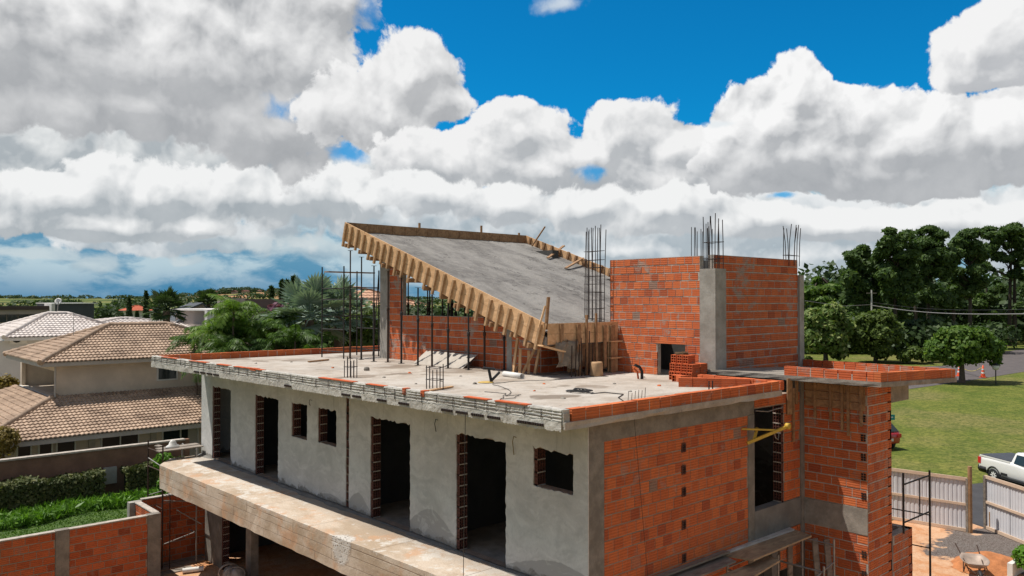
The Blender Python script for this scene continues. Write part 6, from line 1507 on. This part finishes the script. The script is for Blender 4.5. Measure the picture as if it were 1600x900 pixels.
tpx('umbrella_tree', 'flat topped dark umbrella tree rising behind the flowering tree', 1285, 535, [(1270, 455, 22, 8), (1295, 452, 24, 9), (1262, 465, 14, 7), (1310, 462, 16, 8), (1285, 468, 28, 9), (1276, 439, 8, 6)], 7000, .55, L_mango, (.5, 12), bark=M_barkD)
for i, (bx, by, lst, lb) in enumerate(((1425, 568, [(1412, 556, 14, 9), (1430, 552, 16, 10), (1445, 556, 12, 9)], 'low shrub at the foot of the rounded olive tree'), (1460, 566, [(1452, 556, 10, 7), (1466, 554, 12, 8)], 'small yellowish shrub left of the lone tree'), (1265, 568, [(1262, 562, 10, 5)], 'tiny bright shrub beside the tank box end column'))):
    tpx('shrub', lb, bx, by, lst, 2600 if i < 2 else 700, .26, L_round if i == 0 else L_flower, None, cat='shrub', group='shrubs in front of the trees')
# pines
PN = [(1345, 549, 384, [(1342, 400, 20, 12), (1332, 425, 18, 16), (1356, 420, 18, 18), (1345, 450, 24, 20), (1330, 470, 16, 14), (1358, 470, 18, 18)]),
      (1400, 551, 362, [(1402, 372, 20, 12), (1388, 392, 18, 14), (1415, 390, 18, 14), (1395, 415, 24, 18), (1420, 430, 18, 20), (1385, 445, 20, 18), (1405, 465, 24, 16)]),
      (1452, 548, 360, [(1455, 370, 24, 12), (1440, 390, 20, 14), (1472, 388, 20, 15), (1455, 412, 28, 18), (1480, 428, 16, 16), (1440, 440, 20, 18), (1460, 462, 26, 16)]),
      (1515, 545, 356, [(1512, 370, 20, 12), (1498, 388, 20, 14), (1530, 385, 18, 13), (1515, 410, 26, 15), (1495, 430, 16, 14), (1530, 436, 14, 12), (1508, 458, 20, 12)]),
      (1577, 541, 350, [(1566, 362, 24, 10), (1585, 372, 18, 12), (1548, 378, 18, 10), (1560, 398, 16, 9), (1592, 402, 14, 12), (1545, 418, 12, 8), (1588, 428, 12, 8)]),
      (1614, 543, 395, [(1605, 455, 14, 12), (1618, 420, 20, 14), (1600, 480, 12, 9)]),
      (1372, 540, 395, [(1374, 410, 14, 12), (1368, 435, 18, 16), (1380, 460, 18, 14)]), (1432, 541, 380, [(1432, 400, 14, 10), (1430, 425, 16, 14), (1434, 455, 16, 14)]), (1490, 540, 380, [(1486, 404, 12, 8), (1492, 450, 14, 12), (1484, 472, 16, 8)]),
      (1424, 538, 420, [(1422, 470, 22, 16), (1418, 495, 22, 14), (1430, 445, 14, 10)]), (1545, 538, 430, [(1540, 470, 20, 12), (1550, 495, 20, 12), (1560, 450, 14, 8)]), (1350, 538, 440, [(1340, 490, 22, 16), (1365, 498, 20, 12)])]
pl_l = ['leftmost tall pine of the dark group with a sloping outline', 'second tall pine from the left with a domed top', 'third tall pine from the left, densest and widest crown', 'fourth tall pine from the left with gaps in the crown', 'tallest pine on the right with bare double trunk', 'pine cut by the right picture edge', 'lower pine filling between the first and second tall pines', 'lower pine filling between the second and third tall pines', 'lower pine filling between the third and fourth tall pines', 'young bushy pine standing low behind the utility wires', 'young bushy pine standing low before the bare double trunk', 'young bushy pine standing low under the leftmost tall pine']
for i, (bx, by, ty, lst) in enumerate(PN):
    b = A_(bx, by); kk = (b-CAMP).dot(FWD)/F_PX; cl = []
    for (px, py, rx, ry) in lst:
        for s in range(9):
            v = rel(b, px+NR.uniform(-rx, rx)*.85, py+NR.uniform(-ry, ry)*.95, NR.uniform(-1, 1)*rx*kk*.8); q = NR.uniform(.30, .58); cl.append((v.x, v.y, v.z, rx*kk*q, rx*kk*q, ry*kk*q*1.0))
    t = thing('pine_tree', pl_l[i], 'tree', b, group='tall pines on the right'); P, N = clumpy([c for c in cl], 13000 if i < 5 else 7000, .30)
    quads('crown', P, N, .46, L_pine, t, aspect=2.2, fold=.1)
    h = (540-ty)*kk; mb = MB()
    for q in range(2 if i == 4 else 1):
        ox = RT*(.9*q); lean = RT*NR.uniform(-.8, .8); mb.tube([ox, ox+lean*.3+Vector((0, 0, h*.4)), ox+lean+Vector((0, 0, h*.9))], [.38, .27, .10], 8)
    for c in cl[::2]:
        e = Vector((c[0], c[1], c[2])); s = Vector((0, 0, e.z*.86))+RT*0; mb.tube([s, e], [.09, .03], 5)
    mb.build('trunk', M_barkD, t)
# dark understorey beyond the pines (a far off mass), and a low ridge of bush on the far right
def mass(name, label, pts, n, leaf, mat, rz=2.5, ry=None):
    cl = []
    for (px, py, d, r, h) in pts: v = atz(px, py, 0) if d is None else Vector((*atd(px, 500, d)[:2], 0)); cl.append((v.x, v.y, h*.5, r, r, h*.55))
    P, N = clumpy(cl, n, .7); return tag(quads(name, P, N, leaf, mat), label, kind='stuff')
mass('far_woodland', None, [(px, 530, 170+20*math.sin(px), 9, U(9, 15)) for px in range(1270, 1720, 12)], 20000, 1.0, L_dark)
mass('hedgerow', None, [(px, 555, 120, 4, U(3.0, 5.5)) for px in range(1250, 1560, 10)], 7000, .6, L_dark)
# house glimpsed between the pine trunks
p = atd(1535, 492, 210); o = Vector((p.x, p.y, 0)); t_ = thing('distant_house', 'long pale building glimpsed between the pine trunks', 'building', o); MB(o).box((p.x-9, p.y-4, 0), (p.x+9, p.y+4, p.z)).build('wall', M_wallw, t_); MB(o).box((p.x-9.5, p.y-4.5, p.z+.01), (p.x+9.5, p.y+4.5, p.z+.8)).build('roof', M_tileW, t_)

# palms
def frond(mb, o, az, el, Lf, droop, w=.5, n=40, rach=.018):
    d = Vector((math.cos(az), math.sin(az), 0)); sd = Vector((-d.y, d.x, 0)); P_ = []
    for i in range(n+1):
        t = i/n; a = el-droop*t**1.3; P_.append(t)
    pts = [Vector(o)]; 
    for i in range(n): a = el-droop*((i+.5)/n)**1.3; pts.append(pts[-1]+(d*math.cos(a)+Vector((0, 0, math.sin(a))))*(Lf/n))
    mb.tube(pts[::3], [rach*(1-.8*j/len(pts[::3])) for j in range(len(pts[::3]))], 4, cap=False)
    for i in range(3, n+1):
        t = i/n; l = w*math.sin(math.pi*min(1, t*.92+.08))**.6; p = pts[i]; tn = (pts[i]-pts[i-1]).normalized()
        for s in (-1, 1):
            q = p+sd*s*l*U(.75, .95)+tn*l*.45-Vector((0, 0, l*U(.35, .9))); wv = tn*.030*Lf/2
            mid = p.lerp(q, .5)+Vector((0, 0, l*.08)); mb.add([p-wv*.5, mid-wv, q, mid+wv], [(0, 1, 2, 3)])
def feather_palm(name, label, base, h, nf, Lf, mat, group=None, tr=.12, stems=1, spread=.0, w=.5):
    t = thing(name, label, 'palm', base, group=group); c = MB(); tk_ = MB()
    for q in range(stems):
        a = 2*math.pi*q/max(1, stems)+.5; ox = Vector((math.cos(a)*spread*.3, math.sin(a)*spread*.3, 0)) if stems > 1 else Vector(); top = Vector((math.cos(a)*spread, math.sin(a)*spread, h*U(.82, 1.08))) if stems > 1 else Vector((0, 0, h))
        tk_.tube([ox, ox.lerp(top, .5), top], [tr*1.3, tr, tr*.9], 8)
        for k in range(nf): frond(c, top, 2*math.pi*k/nf+U(-.25, .25), U(.2, 1.35), Lf*U(.8, 1.1), U(1.2, 2.2), w)
    c.build('crown', mat, t); tk_.build('trunk', M_bark, t); return t
def fan_palm(name, label, base, h, nf, R_, mat, blades=30, tr=.2, skirt=False):
    t = thing(name, label, 'palm', base); c = MB()
    for k in range(nf):
        az = k*2.39996; el = R(80)-R(115)*(k/nf)**.9; d = Vector((math.cos(az)*math.cos(el), math.sin(az)*math.cos(el), math.sin(el))); st = Vector((0, 0, h)); hub = st+d*R_*1.1*U(.8, 1.15)
        c.tube([st, hub], [.035, .025], 5, cap=False); sd = d.cross(Vector((0, 0, 1))).normalized(); u_ = sd.cross(d).normalized(); span = R(115)
        for j in range(blades):
            a = -span+2*span*j/(blades-1); dr = (d*math.cos(a)+sd*math.sin(a)).normalized(); l = R_*(.95+.1*math.cos(a))*U(.92, 1.05); wv = dr.cross(u_).normalized()*l*math.pi/blades*.62
            m_ = hub+dr*l*.55+u_*.03; e = hub+dr*l-Vector((0, 0, l*U(.0, .10)))+u_*.02; z_ = u_*(.04 if j % 2 else -.04)*l
            c.add([hub, m_-wv+z_, e, m_+wv-z_], [(0, 1, 2, 3)])
    c.build('crown', mat, t); MB().tube([(0, 0, 0), (.05, 0, h*.5), (0, 0, h)], [tr*1.4, tr, tr], 9).build('trunk', M_bark, t)
    return t
def gp(px, d): p = atd(px, 500, d); return Vector((p.x, p.y, 0))
def zh(py, d): return 8-(py-468)/F_PX*d
fan_palm('silver_fan_palm', 'large silvery fan palm left of the roof scaffold', gp(483, 35), zh(496, 35), 22, 1.0, L_bis, blades=24)
fan_palm('silver_fan_palm', 'second silvery fan palm partly behind the roof scaffold', gp(528, 37), zh(492, 37), 18, .95, L_bis, blades=22)
fan_palm('fan_palm', 'dark green shaggy fan palm above the brown tiled roof', gp(260, 52), zh(484, 52), 22, .75, L_palmD, blades=20, tr=.22)
fan_palm('fan_palm', 'smaller distant fan palm behind the slanting gabled roof', gp(325, 75), zh(476, 75), 24, .8, L_palmD, blades=18, tr=.2)
gpn = 'feathery palms behind the roof deck'
for px, d, ty, nf, Lf, m_, lb in ((357, 33.5, 492, 15, 1.4, L_palmY, 'bright yellow green feather palm rising highest in the left palm group'), (324, 35, 538, 13, 1.3, L_palm, 'leftmost feathery palm clump spilling over the brown roof'), (342, 33, 544, 13, 1.2, L_palm, 'low feathery palm between the leftmost clump and the bright one'),
                          (392, 34, 522, 14, 1.4, L_palmY, 'yellowish feather palm right of the bright one'), (422, 35, 520, 15, 1.5, L_palm, 'arching dark feather palm in the middle of the palm group'), (452, 33, 532, 14, 1.3, L_palm, 'spiky dark feather palm below the silver fan palm'), (375, 32, 541, 12, 1.2, L_palm, 'low dark palm clump in front of the bright feather palm'),
                          (480, 32.5, 548, 11, 1.2, L_palm, 'low grass like palm in front of the silver fan palm'), (512, 34, 545, 10, 1.2, L_palm, 'dark palm right of the silver fan palm, behind the scaffold')):
    feather_palm('feather_palm', lb, gp(px, d), zh(ty, d), nf, Lf, m_, gpn, stems=3, spread=.55, tr=.05, w=.36)
# bushes among and behind
for px, d, ty, r, m_, n, lb in ((462, 42, 500, 1.8, L_dark, 2600, 'dark bush filling behind the silver fan palm'), (575, 40, 505, 2.2, L_round, 4200, 'green leafy tree behind the props left of the raised room'), (545, 40, 520, 1.6, L_dark, 2600, 'dark shrub behind the roof scaffold'), (410, 41, 515, 1.7, L_dark, 2600, 'dark bush behind the arching palm'), (330, 42, 530, 1.5, L_dark, 2200, 'dark bush behind the leftmost palm clump'), (520, 44, 512, 1.8, L_dark, 2600, 'dark bush between the two silver fan palms'), (660, 46, 500, 2.2, L_dark, 3200, 'green tree seen through the gap under the tilted slab'), (715, 47, 500, 2.2, L_dark, 3200, 'second green tree seen through the gap under the tilted slab'), (440, 48, 487, 1.1, L_bou, 2400, 'purple flowering bougainvillea behind the palms')):
    b = gp(px, d); z = zh(ty, d); tree('leafy_bush' if d < 45 else 'leafy_tree', lb, b, [(0, 0, z-r*.3, r, r, r*.8), (r*.6, .2, z-r*.6, r*.7, r*.7, r*.6), (-r*.6, -.3, z-r*.5, r*.7, r*.7, r*.6), (.1, .3, z-r*1.3, r, r, r)], n, .22, m_, (.14, max(1, z-r)), branches=False)
# cypresses
for px, d, top, base, w, lb in ((201.5, 110, 466, 494, .9, 'short dark cypress left of the fields path'), (228, 100, 456, 500, .7, 'tall thin cypress leaning slightly left of the shaggy fan palm'), (245, 95, 461, 500, .8, 'cypress just touching the shaggy fan palm'), (424, 80, 449, 485, .5, 'shortest of the thin cypresses left of the silver palm'), (440, 80, 438, 485, .5, 'second thin cypress from the left near the silver palm'), (448, 80, 438, 485, .5, 'third thin cypress from the left near the silver palm'), (458, 80, 433, 485, .5, 'tallest thin cypress right before the silver palm'), (492, 80, 437, 480, .5, 'thin cypress tip behind the silver fan palm'), (214, 120, 487, 500, .8, 'stubby cypress in the field beside the red roof')):
    b = gp(px, d); z1, z0 = zh(top, d), 0; h = z1
    n = 1500; t = NR.random(n); a = NR.random(n)*6.283; rr_ = w*(1-t)**.6*(.55+.45*NR.random(n)); P = np.stack([np.cos(a)*rr_, np.sin(a)*rr_, .3+t*(h-.3)], 1); N = np.stack([np.cos(a), np.sin(a), .5+0*a], 1)+NR.normal(size=(n, 3))*.4
    c = thing('cypress', lb, 'tree', b, group='thin dark cypresses on the left'); quads('crown', P, N, .32, L_dark, c, aspect=2); MB().tube([(0, 0, 0), (0, 0, h*.8)], [.14, .04], 6).build('trunk', M_barkD, c)
# single field trees
for i, (px, py, r, lb) in enumerate(((165, 499, 22, 'round dark tree in the field left of the cypresses'), (183, 500, 16, 'low dark tree right beside the round one in the field'))):
    d = 190; b = gp(px, d); kk = d/F_PX; z = zh(485+5*i, d); R2 = r*kk*.62; tree('leafy_tree', lb, b, [(0, 0, max(z-R2*.5, R2*.5), R2, R2, R2*.7), (R2*.8, 0, R2*.6, R2*.7, R2*.7, R2*.6), (-R2*.8, 0, R2*.6, R2*.7, R2*.7, R2*.6)], 2500, .55, L_dark, (.3, 2), group=None)
# scattered woods on the hills
cl = []
for k in range(420):
    az = R(U(-34, 6)); d = U(330, 1700)*(1 if U(0, 1) < .8 else .6); x, y = math.cos(TH-az)*d, math.sin(TH-az)*d; r = U(2.0, 4.0)*(1+d/2500)
    if fbm((x/260, y/260, 3), 1) < -.02 and d < 1300: continue
    cl.append((x, y, hill(x, y)+r*.3, r*U(1, 3), r*U(1, 3), r*.7))
for k in range(60): az = R(U(-21.5, -15)); d = U(1150, 1500); x, y = math.cos(TH-az)*d, math.sin(TH-az)*d; cl.append((x, y, hill(x, y)+2, 13, 13, 6))
P, N = clumpy(cl, 52000, .7); tag(quads('hill_woods', P, N, 1.7, L_dark), kind='stuff')
# hamlet roofs on the hill: small houses
hm = None
M_adobe = simple('far_house_wall', (.42, .33, .27), .9, .2, .1)
for k in range(11):
    az = R(-20.5+.9*k*.8+U(-.1, .1)); d = U(1000, 1250); x, y = math.cos(TH-az)*d, math.sin(TH-az)*d; b = Vector((x, y, hill(x, y)))
    t_ = thing('hillside_house', 'tiny pale house among the trees of the far hillside village', 'house', b, rz=U(0, 1.5), group='houses of the far hillside village'); MB().box((-4, -3, -2), (4, 3, 2.8)).build('wall', M_adobe, t_); MB().prism([(-4.6, -3.6, 2.81), (-4.6, 3.6, 2.81), (-4.6, 0, 4.4)], (9.2, 0, 0)).build('roof', M_clay, t_, fix=True)

# hedge, bed and shrubs in the left garden
def boxleaf(name, boxes, n, leaf, mat, par=None, top=.4):
    Ps = []; Ns = []; ar = [((b[3]-b[0])*(b[5]-b[2])+(b[3]-b[0])*(b[4]-b[1])) for b in boxes]
    for b_, a in zip(boxes, ar):
        m_ = int(n*a/sum(ar)); f = NR.random(m_) < .42; x = NR.uniform(b_[0], b_[3], m_)
        y = np.where(f, NR.uniform(b_[1], b_[4], m_), b_[1]+np.abs(NR.normal(size=m_))*.08-.02*0); z = np.where(f, b_[5]-np.abs(NR.normal(size=m_))*.08, NR.uniform(b_[2], b_[5], m_))
        bumpy = .10*np.sin(x*2.3)+.06*np.sin(x*5.1+1); y = y-bumpy*.8+NR.normal(size=m_)*.03; z = z+np.where(f, bumpy*.7, 0)+NR.normal(size=m_)*.03
        Ps.append(np.stack([x, y, z], 1)); Ns.append(np.where(f[:, None], [0, -.2, 1.], [0, -1., .35])+NR.normal(size=(m_, 3))*.5)
    return quads(name, np.concatenate(Ps), np.concatenate(Ns), leaf, mat, par)
ho_ = Vector((2, 30, 1.1)); hg = thing('clipped_hedge', 'long dusty clipped hedge in front of the brown boundary wall', 'hedge', ho_)
bx = [(-8, 29.45, 1.1, 8.0, 30.3, 2.12)]; o = boxleaf('foliage', [(b[0]-ho_.x, b[1]-ho_.y, b[2]-ho_.z, b[3]-ho_.x, b[4]-ho_.y, b[5]-ho_.z) for b in bx], 26000, .085, L_hedge, hg)
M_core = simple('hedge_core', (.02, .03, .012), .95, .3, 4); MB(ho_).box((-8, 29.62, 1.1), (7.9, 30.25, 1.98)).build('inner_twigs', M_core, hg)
ho2 = Vector((9.6, 30, 1.1)); hg2 = thing('clipped_hedge', 'short block of clipped hedge right of the meter box', 'hedge', ho2)
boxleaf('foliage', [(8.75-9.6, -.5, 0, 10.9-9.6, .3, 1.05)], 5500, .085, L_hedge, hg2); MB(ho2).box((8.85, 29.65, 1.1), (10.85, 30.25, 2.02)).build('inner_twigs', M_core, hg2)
# planting bed of strap leaves
n = 15000; x = NR.uniform(-7, 10.6, n); y = NR.uniform(27.6, 29.4, n)-np.maximum(0, (x-6.5))*-.0+.25*np.sin(x*1.1); keep = (y > 27.9+.12*(x-4)*(x > 4)+.2*np.sin(x*2)); x, y = x[keep], y[keep]
P = np.stack([x, y, 1.1+NR.random(len(x))*.32], 1); N = NR.normal(size=(len(x), 3))*[1, 1, .5]+[0, -.3, .6]; tag(quads('planting_bed', P, N, .075, L_bed, aspect=4.5, fold=.5), kind='stuff')
n = 26000; x = NR.uniform(-6, 11.5, n); y = NR.uniform(23.7, 28.6, n); P = np.stack([x, y, 1.105+NR.random(n)*.02], 1); kk_ = (x < 7.3) | (y > 25.5); P = P[kk_]; tag(quads('lawn_grass', P, NR.normal(size=(len(P), 3))*[1, 1, .3]+[0, 0, .2], .03, leafmat('lawn_blade', (.06, .14, .014), (.13, .22, .03)), aspect=2.5), kind='stuff')
# golden shrub against the lower eave on the far left and others
for px, py, y_, r, m_, lb in ((5, 690, 31.9, .5, leafmat('golden_leaf', (.16, .12, .03), (.28, .2, .05)), 'golden brown shrub at the left edge before the lower eave'), (255, 722, 27.6, .30, L_bed, 'bright leafy bush seen under the scaffold planks')):
    p = aty(px, py, y_); b = Vector((p.x, p.y, 1.1)); tree('shrub', lb, b, [(0, 0, p.z-1.1, r, r, r), (0, 0, (p.z-1.1)*.5, r*.6, r*.6, r)], 1800, .09, m_, (.05, max(.3, p.z-1.3)), cat='shrub', branches=False)
b = PL; P, N = clumpy([(0.3, -.1, .55, .45, .45, .35)], 900, .5); quads('shrub_leaves', P, N, .12, L_bed, bpy.data.objects['planter_kerb'])
# golden shrub by the white house
p = atd(10, 606, 37); tree('shrub', 'orange leaved shrub behind the lower roof at the left edge', Vector((p.x, p.y, 0)), [(0, 0, p.z, .5, .5, .6)], 900, .12, MATS['golden_leaf'], (.08, p.z), cat='shrub', branches=False)
S.cycles.max_bounces = 6; S.cycles.diffuse_bounces = 3; S.cycles.glossy_bounces = 2; S.cycles.transmission_bounces = 3; S.cycles.transparent_max_bounces = 8
